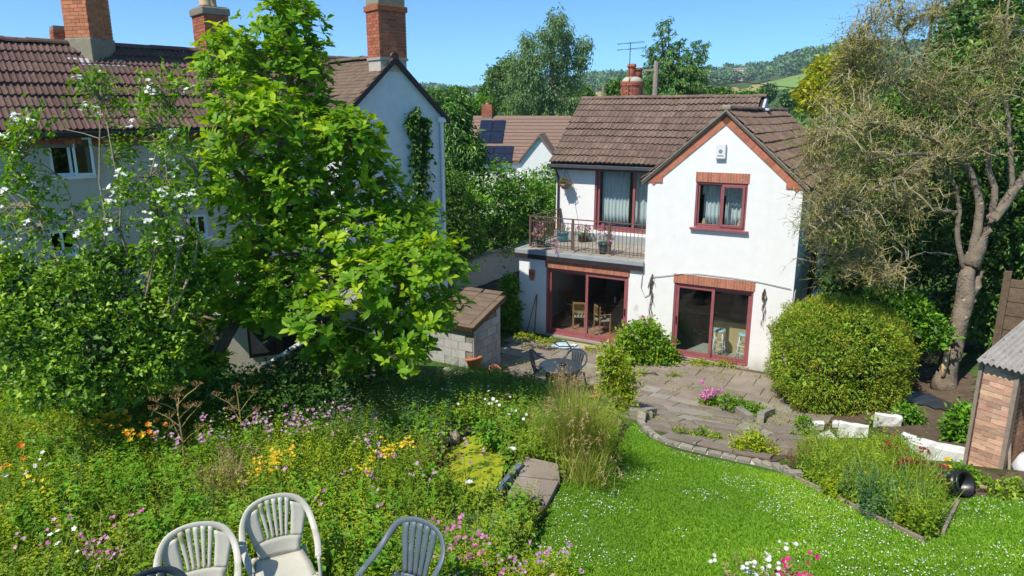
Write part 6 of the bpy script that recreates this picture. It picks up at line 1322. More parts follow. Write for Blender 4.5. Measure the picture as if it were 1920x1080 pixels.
mb.build('trunk', 'bark_dark', ced, True); P_l = np.concatenate(P_l); D_l = np.concatenate(D_l); foliage('crown', P_l, D_l, 'lf_conifer', ced, .26, .055, 7, .5, .06, origin=cb_, droop=.35)
for a in (('bushy_tree', 950, 150, 40, 55, 68, 'lf_birch', 'grey-green tree at the left of the silver birch'), ('bushy_tree', 925, 175, 28, 32, 75, 'lf_mid', 'rounded tree between the bungalow and the grey-green tree'), ('bushy_tree', 1092, 182, 20, 12, 70, 'lf_mid', 'low tree between the birch and the round chimney'), ('bushy_tree', 1158, 172, 20, 20, 62, 'lf_mid', 'bright tree just left of the round chimney'), ('bushy_tree', 800, 195, 36, 36, 80, 'lf_mid', 'tree just right of the whitewashed gable'), ('bushy_tree', 850, 180, 32, 22, 95, 'lf_mid', 'tree rising behind the drooping conifer'), ('bushy_tree', 900, 205, 40, 25, 70, 'lf_hedge', 'bright green tree directly behind the bungalow'), ('bushy_tree', 985, 200, 50, 24, 66, 'lf_mid', 'green tree under the birch behind the bungalow ridge'), ('bushy_tree', 1350, 180, 20, 12, 75, 'lf_mid', 'small tree just right of the dark conifer'), ('bushy_tree', 1400, 186, 32, 12, 80, 'lf_hedge', 'bright low tree behind the main roof ridge'), ('bushy_tree', 1440, 174, 16, 16, 100, 'lf_wood', 'dark tree standing before the pale green field'), ('bushy_tree', 1482, 184, 20, 12, 85, 'lf_wood', 'dark bushy tree above the right end of the main ridge')):
    dist_tree(*a, L=.27, n=850)
mass('golden_tree', [plobe(x, y, rx, ry, 40, 1.4) for x, y, rx, ry in ((1560, 140, 40, 30), (1530, 175, 35, 22), (1590, 170, 40, 30), (1550, 195, 45, 15), (1600, 110, 30, 30))], n=1100, per=6, L=.26, W=.13, mat='lf_yellow', label='golden yellow-leaved tree behind the right roof', cat='tree', coremat='lf_olive')

# woodland on the hills and hedgerows: a far-off mass
def woodland(name, pts, r, leaf, nl, mat, label):
    n = len(pts); P = np.repeat(pts, nl, 0); rr = np.repeat(r, nl)[:, None]; q = rdir(n * nl, .5); P = P + q * rr * np.array([1, 1, .9]) * (.75 + .3 * rng.random((n * nl, 1))) ; P[:, 2] += rr[:, 0] * .8
    V, F, k = leafgeo(P, rdir(n * nl, .3), q + rdir(n * nl) * .4, leaf * (np.repeat(r, nl) / 5) * (.7 + .6 * rng.random(n * nl)), leaf * .8 * np.repeat(r, nl) / 5, 'diamond', .2, .2); v = np.repeat(rng.random(n) * .75, nl) + .25 * rng.random(n * nl)
    o = npmesh(name, V, F, mat, None, np.repeat(v, k)); tag(o, label, kind='stuff')
pp = []
while len(pp) < 2300:
    x = rng.uniform(-250, 800); y = rng.uniform(330, 1050); px = 960 + 1357 * x / y
    if px < 500 or px > 2300: continue
    d_ = math.hypot(x, y)
    if px > 1300 and px < 1560 and d_ < 665: continue
    if 1362 < px < 1418 and d_ < 730: continue
    if 1060 < px < 1160 and d_ < 640: continue
    if px < 1300 and d_ < 560 and rng.random() < .75: continue
    pp.append((x, y, float(terr(x, y))))
pp = np.array(pp); woodland('far_woodland', pp, 4.5 + 3.5 * rng.random(len(pp)), 2.3, 90, 'lf_wood', 'dark woods covering the far hills')
pp = []
while len(pp) < 420:
    x = rng.uniform(-110, 220); y = rng.uniform(95, 330); px = 960 + 1357 * x / y
    if px < 600 or px > 1800 or rng.random() < (math.hypot(x, y) - 90) / 400: continue
    if 1060 < px < 1560 and y > 120 and rng.random() < .8: continue
    pp.append((x, y, float(terr(x, y))))
pp = np.array(pp); woodland('near_woodland', pp, 2.2 + 2.2 * rng.random(len(pp)), 1.3, 130, 'lf_mid', 'hedgerow trees across the valley')
for nm_, mat, p in (('pale_field', 'field_gold', [(1330, 172), (1440, 168), (1440, 158), (1330, 158)]), ('green_field', 'field_green', [(1425, 176), (1530, 172), (1530, 157), (1440, 158)]), ('pale_field', 'field_gold', [(1090, 176), (1150, 176), (1150, 164), (1090, 164)])):
    d0, d1 = (500, 665); q = [(960 - 0 + 0, 0)]; poly = []
    for px, dd in ((p[0][0], d0), (p[1][0], d0), (p[2][0], d1), (p[3][0], d1)):
        y = dd / math.hypot(1, (px - 960) / 1357); poly.append(((px - 960) / 1357 * y, y))
    a = np.array(poly); grid_sheet(nm_, np.arange(a[:, 0].min(), a[:, 0].max(), 6), np.arange(a[:, 1].min(), a[:, 1].max(), 6), mat, poly, .5)

# ------------------------------------------------------------------ lawn
LAWN = gpoly([(1188, 796), (1212, 822), (1260, 846), (1330, 863), (1400, 878), (1470, 893), (1556, 936), (1625, 972), (1735, 1025), (1772, 1008), (1802, 948), (1835, 935), (1960, 925), (2100, 1010), (2100, 1300), (960, 1300), (900, 1120), (985, 1050), (1022, 972), (1056, 908), (1105, 884), (1150, 858), (1172, 815)])
a = np.array(LAWN); grid_sheet('lawn', np.arange(a[:, 0].min(), a[:, 0].max(), .1), np.arange(a[:, 1].min(), a[:, 1].max(), .1), 'lawn_base', LAWN, .015, label='sloping bright green lawn')
q = scatter(LAWN, 210000); dcam = np.hypot(q[:, 0], q[:, 1]); nz_ = vnoise(q[:, 0], q[:, 1], 1.1, 11) * .5 + vnoise(q[:, 0], q[:, 1], 4, 12) * .3
D = rdir(len(q)) * .75; D[:, 2] = .45 + .5 * rng.random(len(q)); L_ = (.024 + .02 * rng.random(len(q))) * (.7 + nz_); V, F, k = leafgeo(q + [0, 0, .012], D, rdir(len(q)) * .5 + [0, 0, .6], L_, .009, 'diamond', .1, .25)
o = npmesh('lawn_grass', V, F, 'lf_lawn', None, np.repeat((nz_ * .62 + .26 * rng.random(len(q)) + .35 * (vnoise(q[:, 0], q[:, 1], .8, 13) > .72) * rng.random(len(q)) + .2 * (rng.random(len(q)) < .06)).clip(0, 1), k)); tag(o, 'short bright green grass of the lawn', kind='stuff')
q = scatter(LAWN, 9000); w = vnoise(q[:, 0], q[:, 1], 1.6, 21) + .25 * (q[:, 0] > 3.0); q = q[w > .55][:2200]; V, F, A = flower_geo(q + [0, 0, .045], .0145, 5, None, .1)
tag(npmesh('lawn_daisies', V, F, 'pt_white', None, A), 'white clover and daisies dotted over the lawn', kind='stuff')

# ------------------------------------------------------------------ wild meadow, left and foreground
MEA = gpoly([(-60, 690), (330, 735), (640, 735), (820, 725), (930, 715), (1010, 738), (1075, 760), (1120, 775), (1165, 800), (1150, 850), (1100, 885), (1050, 905), (1018, 965), (985, 1045), (900, 1120), (880, 1300), (-200, 1300), (-200, 800)])
slab_zone = gpoly([(985, 866), (1050, 880), (1052, 915), (1028, 962), (950, 940)])
OPEN = gpoly([(820, 850), (850, 800), (930, 800), (975, 870), (975, 940), (950, 1010), (850, 1010), (800, 950)])
def meadow(n, cond=None, avoid=True):
    q = scatter(MEA, n); k = ~inpoly(q[:, 0], q[:, 1], POND) & ~inpoly(q[:, 0], q[:, 1], slab_zone)
    if avoid:
        for _, b in CH: k &= (np.hypot(q[:, 0] - b[0], q[:, 1] - b[1]) > .34) & (np.hypot(q[:, 0] - b[0] * .9, q[:, 1] - b[1] * .9) > .36)
    op = inpoly(q[:, 0], q[:, 1], OPEN); k &= ~(op & (rng.random(len(q)) < .8))
    q = q[k]
    return q if cond is None else q[cond(q)]
def pxof(q):
    z = q[:, 2] - CAMH; D = q[:, 1] * CP - z * SP; return 960 + FPX * q[:, 0] / D, 540 - FPX * (q[:, 1] * SP + z * CP) / D
def zone(cx, cy, rx, ry):                                     # round patch on the ground about a pixel
    c = G(cx, cy); r = rx * depth(c) / FPX; r2 = ry * depth(c) / FPX * 2.0
    return lambda q: np.exp(-((q[:, 0] - c[0]) / r) ** 2 - ((q[:, 1] - c[1]) / r2) ** 2)
def zsum(*zs): return lambda q: sum(z(q) for z in zs)
Zl = zsum(zone(570, 900, 90, 50), zone(660, 1000, 110, 70), zone(930, 980, 50, 30), zone(720, 900, 60, 30), zone(1080, 880, 50, 20), zone(60, 820, 80, 60), zone(600, 1060, 80, 50), zone(850, 1040, 80, 40), zone(110, 1000, 80, 80))
Zb = zsum(zone(700, 840, 90, 40), zone(780, 800, 60, 30), zone(640, 800, 50, 25)); Zc = zsum(zone(400, 900, 90, 50), zone(430, 1000, 80, 60), zone(330, 870, 70, 30), zone(820, 880, 40, 60))
# ground cover
q = meadow(15000); nv = vnoise(q[:, 0], q[:, 1], .9, 31); D = rdir(len(q)) ; D[:, 2] = .3
foliage('ground_cover', q + np.column_stack([np.zeros((len(q), 2)), .03 + .14 * rng.random(len(q))]), D, 'lf_weed', None, .055, .035, 4, .8, .04, vv=(nv * .8).clip(0, 1)); o = bpy.data.objects['ground_cover']; tag(o, 'low leafy ground cover under the wild flowers', kind='stuff')
def pick(q, z, th=.0): return q[rng.random(len(q)) < (z(q) + th).clip(0, 1)]
def hvar(q, s, lo=.55, hi=1.6): return lo + (hi - lo) * vnoise(q[:, 0], q[:, 1], 1.5, s) ** 1.5
def npick(q, s, th, sc=1.3): return q[vnoise(q[:, 0], q[:, 1], sc, s) > th]
q = meadow(5200); q = q[rng.random(len(q)) > Zl(q).clip(0, .8)]; g = weeds_geo(q, .34 * hvar(q, 51), 15, .075, .036, .3, .25, vbase=vnoise(q[:, 0], q[:, 1], 1.8, 52)); tag(stuff('leafy_weeds', g, 'lf_weed'), 'mid green leafy weeds of the wild garden')
q = npick(meadow(2600), 53, .58); g = weeds_geo(q, .4, 11, .13, .075, .25, .25, vbase=vnoise(q[:, 0], q[:, 1], 3, 54)); tag(stuff('broadleaf_weeds', g, 'lf_hedge'), 'broad-leaved green weeds in patches')
q = npick(meadow(2600), 55, .62, 1.8); g = weeds_geo(q, .55, 30, .05, .016, .6, .12, vbase=vnoise(q[:, 0], q[:, 1], 3, 56)); tag(stuff('feathery_weeds', g, 'lf_laurel'), 'feathery light green upright weeds in patches')
q = npick(meadow(1800), 57, .66, 1.6); g = weeds_geo(q, .5, 20, .035, .012, .9, .25); tag(stuff('faded_weeds', g, 'lf_dry'), 'faded straw-coloured seed stems in patches')
q = pick(meadow(7500), Zl, .3); g = weeds_geo(q, .33 * hvar(q, 58), 15, .06, .034, .35, .25); tag(stuff('lime_weeds', g, 'lf_lime'), 'yellow-green leafy weeds')
q = pick(meadow(3200), Zb, .02); g = weeds_geo(q, .62, 26, .075, .014, .5, .12, taper=.35); tag(stuff('tall_willowherb', g, 'lf_blue'), 'tall narrow-leaved green stems right of the middle')
q = pick(meadow(5200), Zc, .08); g = weeds_geo(q, .42, 16, .04, .01, .7, .35); tag(stuff('wispy_weeds', g, 'lf_olive'), 'wispy olive brown weeds')
q = meadow(16000); D = rdir(len(q)) * .45; D[:, 2] = 1; V, F, k = leafgeo(q, D, rdir(len(q)) * [1, 1, .2], .22 + .3 * rng.random(len(q)), .009, 'blade', 0, .35); tag(npmesh('meadow_grass', V, F, 'lf_grass', None, np.repeat((.1 + .9 * rng.random(len(q)) ** 1.3).clip(0, 1), k)), 'long grass blades among the wild flowers', kind='stuff')
# weeds under the trees, the tree shade put into their leaf colour
shp_ = gpoly([(60, 745), (330, 740), (640, 738), (900, 720), (1000, 730), (1000, 745), (880, 752), (640, 758), (330, 790), (120, 800)]); q = scatter(shp_, 1700); g = weeds_geo(q, .42, 15, .07, .026, .4, .2); tag(stuff('shade_weeds', g, 'lf_dark'), 'weeds under the magnolia, its shade put into their dark leaf colour', kind='stuff')
# flowers scattered in the meadow
def meadow_flowers(name, specs, mat, size, label, h=(.3, .5), petals=5, dense=False):
    P = []
    for (cx, cy, rx, ry, n) in specs:
        c = G(cx, cy); s = depth(c) / FPX; x = c[0] + rng.normal(size=n) * rx * s * .6; y = c[1] + rng.normal(size=n) * ry * s * 1.2; P.append(np.column_stack([x, y, terr(x, y)]))
    P = np.concatenate(P); T = P + np.column_stack([rng.normal(size=(len(P), 2)) * .04, rng.uniform(h[0], h[1], len(P))]); hd_ = np.repeat(T, 3, 0) + rng.normal(size=(len(T) * 3, 3)) * size * .7 if dense else T
    o = stuff(name, flower_geo(hd_, size, petals), mat, label); s_ = stuff('stems', stems_geo(P, T, .004), 'lf_weed', None, o); s_['kind'] = 'stuff'
    return o
meadow_flowers('mallow_flowers', [(470, 860, 75, 23, 25), (560, 845, 75, 20, 29), (640, 830, 50, 18, 16), (380, 880, 62, 26, 10), (330, 905, 50, 26, 5), (690, 905, 75, 32, 10), (740, 960, 75, 32, 8), (880, 900, 50, 26, 5), (640, 980, 100, 52, 5)], 'pt_mallow', .042, 'mauve pink mallow flowers across the wild garden', dense=True, h=(.35, .6))
meadow_flowers('purple_flowers', [(200, 1075, 50, 18, 5), (220, 1100, 31, 15, 5), (180, 1050, 50, 20, 3), (270, 1000, 62, 26, 2), (60, 1080, 50, 26, 2)], 'pt_pink', .042, 'purple pink flowers at the lower left', dense=True, h=(.25, .4))
meadow_flowers('white_blooms', [(80, 935, 20, 12, 5), (70, 960, 15, 8, 4), (120, 1085, 30, 10, 5), (920, 800, 60, 20, 12), (880, 770, 50, 15, 8), (960, 830, 30, 20, 5)], 'pt_white', .055, 'scattered white blooms')
meadow_flowers('golden_flowers', [(525, 930, 27, 23, 19), (500, 950, 20, 15, 8), (745, 900, 27, 7, 14), (695, 935, 17, 10, 7), (715, 920, 15, 6, 4), (20, 1010, 25, 39, 4), (90, 1000, 37, 39, 3)], 'pt_yellow', .042, 'golden yellow flower clusters', dense=True, h=(.38, .55))
# orange lily clumps: things
for k, (px, py, n, lab) in enumerate(((212, 858, 26, 'orange and yellow lily clump, left of the two'), (275, 882, 18, 'orange lily clump, right of the two'), (10, 960, 10, 'orange lilies at the left edge of the picture'))):
    c = G(px, py); t = thing('orange_lily', lab, 'flowers', c, 0, 'orange lilies'); b = np.column_stack([rng.normal(size=(n, 2)) * .13, np.zeros(n)]); g = weeds_geo(b, .5, 14, .1, .014, .6, .15); stuff('foliage', g[:3], 'lf_weed', None, t)['kind'] = 'stuff'; T = b + np.column_stack([rng.normal(size=(n, 2)) * .05, .45 + .14 * rng.random(n)])
    stuff('stems', stems_geo(b, T, .005), 'lf_weed', None, t)['kind'] = 'stuff'
    for j in range(n): V, F, A = flower_geo(T[j:j + 1], .085, 6, None, .5); npmesh('flower', V, F, 'pt_orange' if rng.random() < (.45 if k == 0 else .8) else 'pt_yellow', t, A)
# dry umbels
for k, (px, py, ty, lab) in enumerate(((348, 900, 735, 'tall dried straw-coloured umbel stalk, left of the two'), (455, 850, 720, 'thin dried umbel stalk, right of the two'))):
    c = G(px, py); hh = AD(px, ty, depth(c))[2] - c[2]; t = thing('dry_umbel', lab, 'dried stalk', c, 0, 'dried umbel stalks'); mb = MB(); heads = []
    mb.tube([(0, 0, 0), (.02, 0, hh * .5), (0, .01, hh)], [.011, .009, .006], 5); ends = [(0, .01, hh)]
    for j in range(9 if k == 0 else 5):
        z = hh * (.45 + .06 * j); a = j * 2.4; e = np.array([.24 * math.cos(a), .24 * math.sin(a), z + .2]); mb.tube([(0, 0, z), e * [.5, .5, 1] - [0, 0, .08], e], [.006, .005, .004], 4); ends.append(e)
    for e in ends:
        e = np.asarray(e)
        for j in range(9): a = j * .7; f_ = e + np.array([.055 * math.cos(a), .055 * math.sin(a), .05]); mb.tube([e, f_], .0025, 3, False); heads.append(f_)
    mb.build('stalk', 'stem_straw', t); heads = np.array(heads); foliage('seed_heads', heads, rdir(len(heads), .5), 'lf_rust', t, .02, .012, 5, 1., .01)['kind'] = 'stuff'
# ornamental grass
def tuft(name, px, py, n, L, lab, spread, mat='lf_tuft', seed=True, w=.011, cat='grass'):
    c = G(px, py); t = thing(name, lab, cat, c, 0, 'ornamental grass tufts'); n_ = n; az_ = rng.random(n_) * 6.28; lean = rng.random(n_) ** .7 * spread; d = np.column_stack([np.cos(az_) * lean, np.sin(az_) * lean, np.ones(n_)]); b = np.column_stack([rng.normal(size=(n_, 2)) * .14, np.zeros(n_)]); parts = []; P = b.copy(); dd = norm(d); l = L * (.55 + .55 * rng.random(n_))
    sd = norm(np.cross(dd, np.array([0, 0, 1.]) + rng.normal(size=(n_, 3)) * .1)); pts = []
    for s in range(6):
        pts.append((P.copy(), w * (1 - s / 5.5))); P = P + dd * (l / 5)[:, None]; dd = norm(dd + np.array([0, 0, -.22]) * (s * .5) * (.4 + lean)[:, None])
    V = np.stack([v for (p, ww) in pts for v in (p - sd * ww / 2, p + sd * ww / 2)], 1).reshape(-1, 3); i = np.arange(n_)[:, None] * 12; F = [np.concatenate([i + np.array([[2 * s, 2 * s + 1, 2 * s + 3, 2 * s + 2]]) for s in range(5)])]
    npmesh('blades', V, F, mat, t, np.repeat(rng.random(n_) ** 1.2, 12))['kind'] = 'stuff'
    if seed:
        k = rng.choice(n_, n_ // (9 if mat == 'lf_dry' else 24), False); sp = pts[5][0][k] + [0, 0, .02]; sp = np.repeat(sp, 6, 0) - np.repeat(dd[k] * .1, 6, 0) * np.tile(np.arange(6) / 5, len(k))[:, None] * 1.3; foliage('seed_heads', sp, np.repeat(dd[k], 6, 0), 'lf_dry', t, .035, .01, 4, .5, .008)['kind'] = 'stuff'
tuft('ornamental_grass', 1085, 862, 1500, 1.05, 'large arching clump of ornamental grass at the lawn edge', .8)
tuft('dry_grass', 1060, 775, 420, .85, 'dry straw-coloured grass plumes in front of the garden table', .4, 'lf_dry')
tuft('meadow_tuft', 430, 940, 260, .6, 'pale dry grass tuft left of the middle', .6, 'lf_dry'); tuft('meadow_tuft', 1100, 905, 380, .55, 'low yellowing grass tuft at the lawn margin below the large clump', 1.0)
# pond plants
q = np.array([[p[0], p[1], zp + .01] for p in scatter(POND, 60)]); V, F, k = leafgeo(q, rdir(60) * [1, 1, .05], np.tile([0, 0, 1.], (60, 1)), .09, .05, 'oval', .02, .02); tag(npmesh('pond_leaves', V, F, 'lf_weed', None, np.repeat(rng.random(60), k)), 'small floating leaves on the pond', kind='stuff')
for k, (px, py) in enumerate(((879, 906), (960, 862))):
    c = G(px, py); o = npmesh('water_lily', *(lambda g: (g[0], g[1]))(flower_geo(np.array([[0, 0, .02]]), .14, 9, np.array([[0, 0, 1.]]), .5)), 'pt_white', None, np.ones(36), loc=(c[0], c[1], zp + .02 if k == 0 else c[2] + .12)); tag(o, ['white water lily on the duckweed', 'white bloom at the back edge of the pond'][k], 'flower')
# rust-brown seed spikes by the pond
c = G(815, 905); t = thing('dock_stalks', 'rust-brown dock seed stalks left of the pond', 'plant', c); b = np.column_stack([rng.normal(size=(40, 2)) * .16, np.zeros(40)]); g = weeds_geo(b, .6, 30, .03, .012, .9, .1, .35); stuff('seed_spikes', g[:3], 'lf_rust', None, t)['kind'] = 'stuff'

# ------------------------------------------------------------------ leaf clumps that stand alone
def clump(name, px, py, lobes, L, W, mat, lab, n=300, per=6, cat='plant', group=None, up=.4, core=True, coremat='lf_weed', spread=.9, rd=.4, fl=None, dd=0.):
    b = G(px, py); D = depth(b) + dd; ls = [plobe(x, y, rx, ry, D, rd) for x, y, rx, ry in lobes]; t, tips, d, bb = mass(name, ls, n=n, per=per, L=L, W=W, mat=mat, label=lab, cat=cat, group=group, base=b, up=up, core=core, coremat=coremat, spread=spread, part='foliage')
    if fl:
        for (fx, fy, sz, m, kind) in fl:
            p = AD(fx, fy, D - rd * .9) - b
            if kind == 'ball':
                q = rdir(70); V, F, A = flower_geo(p + q * sz, sz * .55, 4, q); npmesh('flower_head', V, F, m, t, A)
            else: V, F, A = flower_geo(np.array([p]), sz, 6); npmesh('flower', V, F, m, t, A)
    return t
clump('rose_shrub', 1215, 688, ((1190, 632, 34, 26), (1225, 650, 40, 30), (1175, 655, 24, 24), (1205, 670, 45, 20), (1245, 672, 30, 18), (1215, 615, 20, 14)), .085, .05, 'lf_laurel', 'bushy light green shrub with few pink flowers between the patio doors', 720, 6, 'shrub', fl=[(1205, 594, .13, 'pt_magenta', 'f'), (1170, 600, .12, 'pt_magenta', 'f'), (1213, 605, .1, 'pt_pink', 'f'), (1185, 628, .08, 'pt_pink', 'f')], rd=.5, dd=.3)
clump('wall_weeds', 1350, 690, ((1310, 686, 24, 9), (1345, 690, 28, 11), (1385, 692, 28, 12), (1425, 699, 24, 10), (1365, 684, 20, 9)), .06, .03, 'lf_lime', 'yellow-green weeds along the foot of the right patio doors', 520, 6, core=False, rd=.3, dd=.2)
clump('wall_weeds', 1292, 672, ((1290, 668, 14, 7), (1278, 672, 10, 5)), .05, .03, 'lf_laurel', 'small weed tuft at the left jamb of the right patio doors', 70, 6, core=False, rd=.15, dd=.2)
clump('tall_weed', 1155, 772, ((1145, 690, 24, 26), (1168, 705, 22, 28), (1150, 730, 28, 24), (1172, 745, 18, 20), (1140, 665, 14, 14), (1160, 762, 10, 12)), .07, .03, 'lf_lime', 'tall yellow-green weed clump right of the garden table', 480, 6, rd=.35, coremat='lf_weed')
clump('stonecrop', 1104, 745, ((1100, 728, 20, 10), (1112, 740, 16, 8), (1092, 742, 12, 8)), .04, .02, 'lf_rust', 'reddish stonecrop in the planter bowl', 120, 5, core=False, rd=.25)
clump('hydrangea', 1335, 762, ((1335, 752, 14, 8), (1325, 757, 9, 6)), .07, .045, 'lf_hedge', 'small hydrangea with round pink flower heads at the patio planter', 70, 5, rd=.2, fl=[(1326, 731, .075, 'petal_hydrangea', 'ball'), (1338, 733, .07, 'petal_hydrangea', 'ball'), (1318, 741, .08, 'petal_hydrangea', 'ball'), (1332, 741, .085, 'petal_hydrangea', 'ball'), (1346, 735, .07, 'petal_hydrangea', 'ball'), (1322, 747, .06, 'petal_hydrangea', 'ball'), (1316, 716, .05, 'petal_hydrangea', 'ball'), (1353, 733, .05, 'petal_hydrangea', 'ball')])
clump('planter_weeds', 1400, 780, ((1365, 752, 16, 9), (1385, 760, 20, 10), (1410, 768, 22, 10), (1428, 775, 14, 9)), .055, .03, 'lf_laurel', 'bright weeds filling the patio planter', 300, 6, core=False, rd=.25)
clump('step_weeds', 1430, 852, ((1400, 835, 26, 12), (1430, 848, 28, 14), (1450, 862, 18, 10), (1420, 825, 12, 10)), .055, .03, 'lf_lime', 'weed clump spreading over the right end of the patio steps', 330, 6, core=False, rd=.3)
clump('step_weeds', 1320, 822, ((1318, 812, 12, 10), (1300, 818, 18, 7), (1340, 822, 14, 7), (1272, 812, 10, 6)), .05, .025, 'lf_weed', 'small weeds in the joints of the middle patio steps', 140, 5, core=False, rd=.15)
clump('edge_weeds', 1500, 820, ((1510, 800, 14, 14), (1500, 825, 18, 12)), .055, .03, 'lf_laurel', 'weeds at the right corner of the patio, below the clipped bush', 140, 6, core=False, rd=.25)
clump('joint_weeds', 1120, 660, ((1115, 655, 20, 5), (1085, 662, 14, 4), (1140, 668, 14, 5), (1020, 640, 20, 5), (985, 632, 22, 6)), .05, .03, 'lf_lime', 'weeds in the paving joints before the left patio doors', 240, 5, core=False, rd=.2)
clump('joint_weeds', 1255, 708, ((1258, 705, 12, 4), (1268, 703, 10, 4), (1212, 735, 10, 8), (1200, 700, 10, 5)), .045, .025, 'lf_weed', 'scattered weeds in the middle patio joints', 110, 5, core=False, rd=.15)
clump('bed_shrub', 1712, 795, ((1700, 775, 16, 14), (1715, 785, 14, 10)), .09, .05, 'lf_hedge', 'small leafy plant in the bare bed behind the white blocks', 90, 6, core=False, rd=.25)
clump('bed_shrub', 1800, 830, ((1800, 800, 22, 22), (1795, 820, 16, 12), (1812, 780, 12, 14)), .1, .055, 'lf_hedge', 'leafy plant growing against the brick store', 160, 6, core=False, rd=.3)
clump('bed_fern', 1642, 800, ((1640, 793, 10, 7),), .07, .04, 'lf_weed', 'tiny seedlings on the bare earth', 16, 5, core=False, rd=.15)

# ------------------------------------------------------------------ flower bed on the right
BED = gpoly([(1500, 890), (1498, 862), (1530, 850), (1600, 862), (1680, 858), (1715, 880), (1742, 905), (1765, 950), (1752, 1000), (1735, 1015), (1625, 962), (1556, 926)])
q = scatter(BED, 2200); D = rdir(len(q)); D[:, 2] = .3; foliage('bed_cover', q + [0, 0, .06], D, 'lf_weed', None, .05, .03, 4, .9, .05); tag(bpy.data.objects['bed_cover'], 'low leafy growth of the flower bed', kind='stuff')
q = scatter(BED, 650); g = weeds_geo(q, .34 * hvar(q, 71, .5, 1.9), 15, .075, .036, .35, .22); tag(stuff('bed_weeds', g, 'lf_weed'), 'leafy weeds of the flower bed')
q = scatter(BED, 480); g = weeds_geo(q, .3 * hvar(q, 72, .5, 1.8), 14, .06, .032, .4, .25); tag(stuff('bed_lime_weeds', g, 'lf_lime'), 'yellow-green plants of the flower bed')
q = scatter(BED, 4200); D = rdir(len(q)) * .45; D[:, 2] = 1; V, F, k = leafgeo(q, D, rdir(len(q)) * [1, 1, .2], .22 + .38 * rng.random(len(q)), .009, 'blade', 0, .4); tag(npmesh('bed_grass', V, F, 'lf_grass', None, np.repeat((rng.random(len(q)) * .8), k)), 'long grass in the flower bed', kind='stuff')
c = G(1660, 960); t = thing('lupin_clump', 'dark green fingered-leaf clump low in the flower bed', 'plant', c); b = np.column_stack([rng.normal(size=(60, 2)) * .22, np.zeros(60)]); g = weeds_geo(b, .4, 22, .08, .024, .35, .2); stuff('foliage', g[:3], 'lf_blue', None, t)['kind'] = 'stuff'
c = G(1575, 930); t = thing('yellow_rosette', 'yellow-green leaf rosette at the edge of the flower bed', 'plant', c); b = np.column_stack([rng.normal(size=(16, 2)) * .12, np.zeros(16)]); g = weeds_geo(b, .16, 16, .13, .05, .6, .3); stuff('foliage', g[:3], 'lf_lime', None, t)['kind'] = 'stuff'
c = G(1492, 880); t = thing('rusty_dock', 'rust-brown dry seed stalks at the corner of patio and bed', 'plant', c); b = np.column_stack([rng.normal(size=(90, 2)) * .16, np.zeros(90)]); g = weeds_geo(b, .42, 26, .03, .01, .9, .15, .2); stuff('seed_spikes', g[:3], 'lf_rust', None, t)['kind'] = 'stuff'
def bedfl(name, spots, mat, size, lab, petals=6, h=.45, cnt=7, sp=.06):
    c = G(*spots[0]); t = thing(name, lab, 'flowers', c); 
    for (px, py) in spots:
        g0 = G(px, py + 38); top = AD(px, py, depth(g0)) - c; b = g0 - c
        for _ in range(cnt):
            p = top + rng.normal(size=3) * sp; V, F, A = flower_geo(p[None], size, petals); npmesh('flower', V, F, mat, t, A)
        V, F, A = stems_geo(np.array([b + rng.normal(size=3) * [.03, .03, 0] for _ in range(4)]), np.array([top + rng.normal(size=3) * .04 for _ in range(4)]), .005); npmesh('stems', V, F, 'lf_weed', t, A)
bedfl('crimson_flowers', [(1672, 838), (1680, 840), (1660, 845), (1685, 872), (1700, 872), (1718, 872), (1726, 875), (1748, 878), (1750, 892), (1735, 855), (1765, 900), (1700, 862)], 'pt_crimson', .065, 'dark crimson sweet william heads in the flower bed', cnt=9)
bedfl('yellow_blooms', [(1622, 867), (1617, 888), (1775, 866), (1772, 872)], 'pt_yellow', .07, 'few bright yellow blooms in the flower bed', cnt=3, sp=.03)
# ------------------------------------------------------------------ flowers along the bottom edge
def bottom_patch(name, cx, cy, rx, n, mat, lab, size, h, fl_n, leaf='lf_weed', lime=True):
    c = G(cx, cy); s = depth(c) / FPX * rx; t = thing(name, lab, 'flowers', c); b = np.column_stack([rng.normal(size=(n, 2)) * s * .6, np.zeros(n)]); b[:, 2] = terr(b[:, 0] + c[0], b[:, 1] + c[1]) - c[2]; g = weeds_geo(b, h, 13, .05, .022, .5, .2); stuff('foliage', g[:3], leaf, None, t)['kind'] = 'stuff'
    k = rng.choice(n, fl_n, fl_n > n); T = g[3][k] + rng.normal(size=(fl_n, 3)) * .03; hd_ = np.repeat(T, 4, 0) + rng.normal(size=(fl_n * 4, 3)) * size * .6; stuff('flower_heads', flower_geo(hd_, size, 8), mat, None, t)['kind'] = 'stuff'; stuff('stems', stems_geo(b[k], T, .004), 'lf_weed', None, t)['kind'] = 'stuff'
bottom_patch('pink_valerian', 900, 1105, 60, 150, 'pt_pink', 'pink valerian at the bottom edge beside the blue-grey chair', .032, .35, 22, 'lf_lime'); bottom_patch('pale_valerian', 1010, 1115, 60, 150, 'pt_mallow', 'paler pink valerian at the bottom edge beside the lawn', .032, .33, 24, 'lf_lime'); bottom_patch('pink_sprays', 860, 1060, 30, 50, 'pt_pink', 'magenta sprays between the pond bed and the blue-grey chair', .04, .3, 12)
bottom_patch('ox_eye_daisies', 1410, 1176, 34, 50, 'pt_white', 'white ox-eye daisies at the bottom right', .038, .5, 14, 'lf_olive'); bottom_patch('magenta_pinks', 1482, 1168, 16, 26, 'pt_magenta', 'magenta pinks at the bottom right beside the daisies', .045, .42, 9, 'lf_olive')
tuft('meadow_tuft', 1440, 1185, 120, .6, 'thin dry grass stalks around the daisies at the bottom right', .35, 'lf_dry')

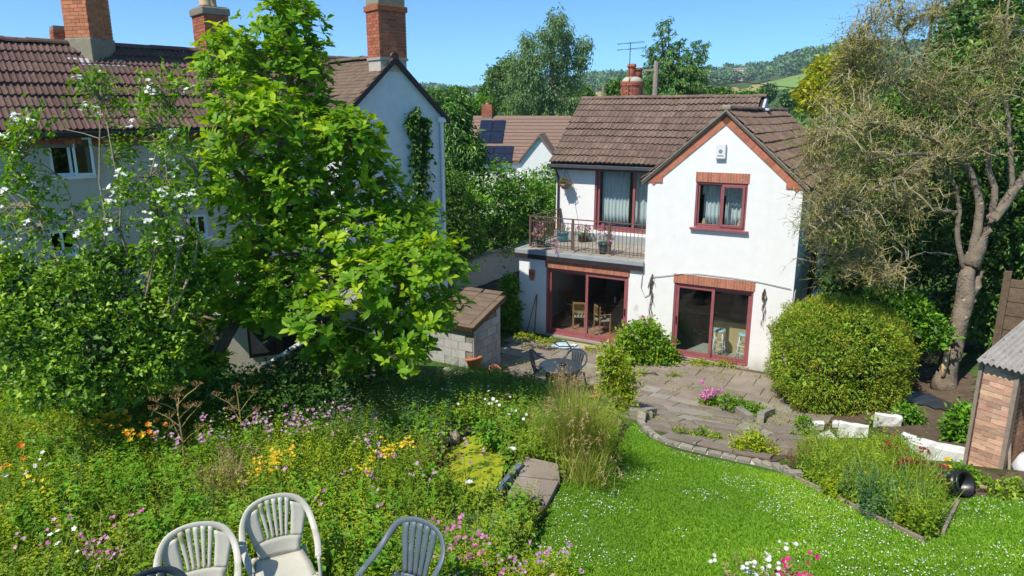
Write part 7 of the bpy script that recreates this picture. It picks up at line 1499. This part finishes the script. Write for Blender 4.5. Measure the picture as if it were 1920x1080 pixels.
# few weeds round the white blocks and the store
clump('block_weeds', 1610, 850, ((1560, 838, 18, 9), (1600, 842, 20, 10), (1640, 835, 18, 10), (1690, 838, 16, 10), (1535, 845, 14, 8)), .06, .03, 'lf_weed', 'weeds growing up in front of the white blocks', 260, 6, core=False, rd=.25)
clump('store_weeds', 1830, 912, ((1822, 895, 14, 9), (1850, 912, 16, 6), (1800, 885, 10, 8)), .05, .03, 'lf_laurel', 'weeds at the foot of the brick store', 130, 6, core=False, rd=.2)
clump('path_weeds', 1885, 935, ((1880, 925, 22, 7), (1910, 915, 14, 8)), .05, .03, 'lf_weed', 'weeds on the trodden earth at the right edge', 110, 6, core=False, rd=.25)
# moss and seedlings in the paving joints
q = scatter(PAT, 6000); w = vnoise(q[:, 0], q[:, 1], 2.2, 61); q = q[w > .6]; D = rdir(len(q)); D[:, 2] = .5; foliage('joint_moss', q + [0, 0, .05], D, 'lf_lime', None, .03, .016, 4, .9, .05); tag(bpy.data.objects['joint_moss'], 'moss and seedlings in the paving joints', kind='stuff')

clump('pond_weeds', 850, 945, ((845, 930, 18, 9), (880, 940, 20, 8), (915, 935, 14, 8), (828, 905, 10, 10)), .055, .03, 'lf_weed', 'leafy weeds along the near rim of the pond', 170, 6, core=False, rd=.2)
clump('pond_weeds', 935, 835, ((915, 812, 20, 12), (945, 835, 18, 14), (955, 858, 12, 10)), .06, .03, 'lf_hedge', 'bright leafy weeds along the far rim of the pond', 190, 6, core=False, rd=.25)

# ------------------------------------------------------------------ thin summer haze over the valley
hm = bpy.data.materials.new('haze_air'); hm.use_nodes = True; hn = hm.node_tree.nodes; hn.remove(hn['Principled BSDF'])
hv = hn.new('ShaderNodeVolumePrincipled'); hv.inputs['Color'].default_value = (.75, .86, 1, 1); hv.inputs['Density'].default_value = .0003; hv.inputs['Anisotropy'].default_value = .2; hm.node_tree.links.new(hv.outputs[0], hn['Material Output'].inputs['Volume'])
hz = MB().box(-2700, 2700, -130, 2700, -60, 135).build('haze', hm); hz['kind'] = 'stuff'; hz['label'] = 'thin summer haze over the far hills'
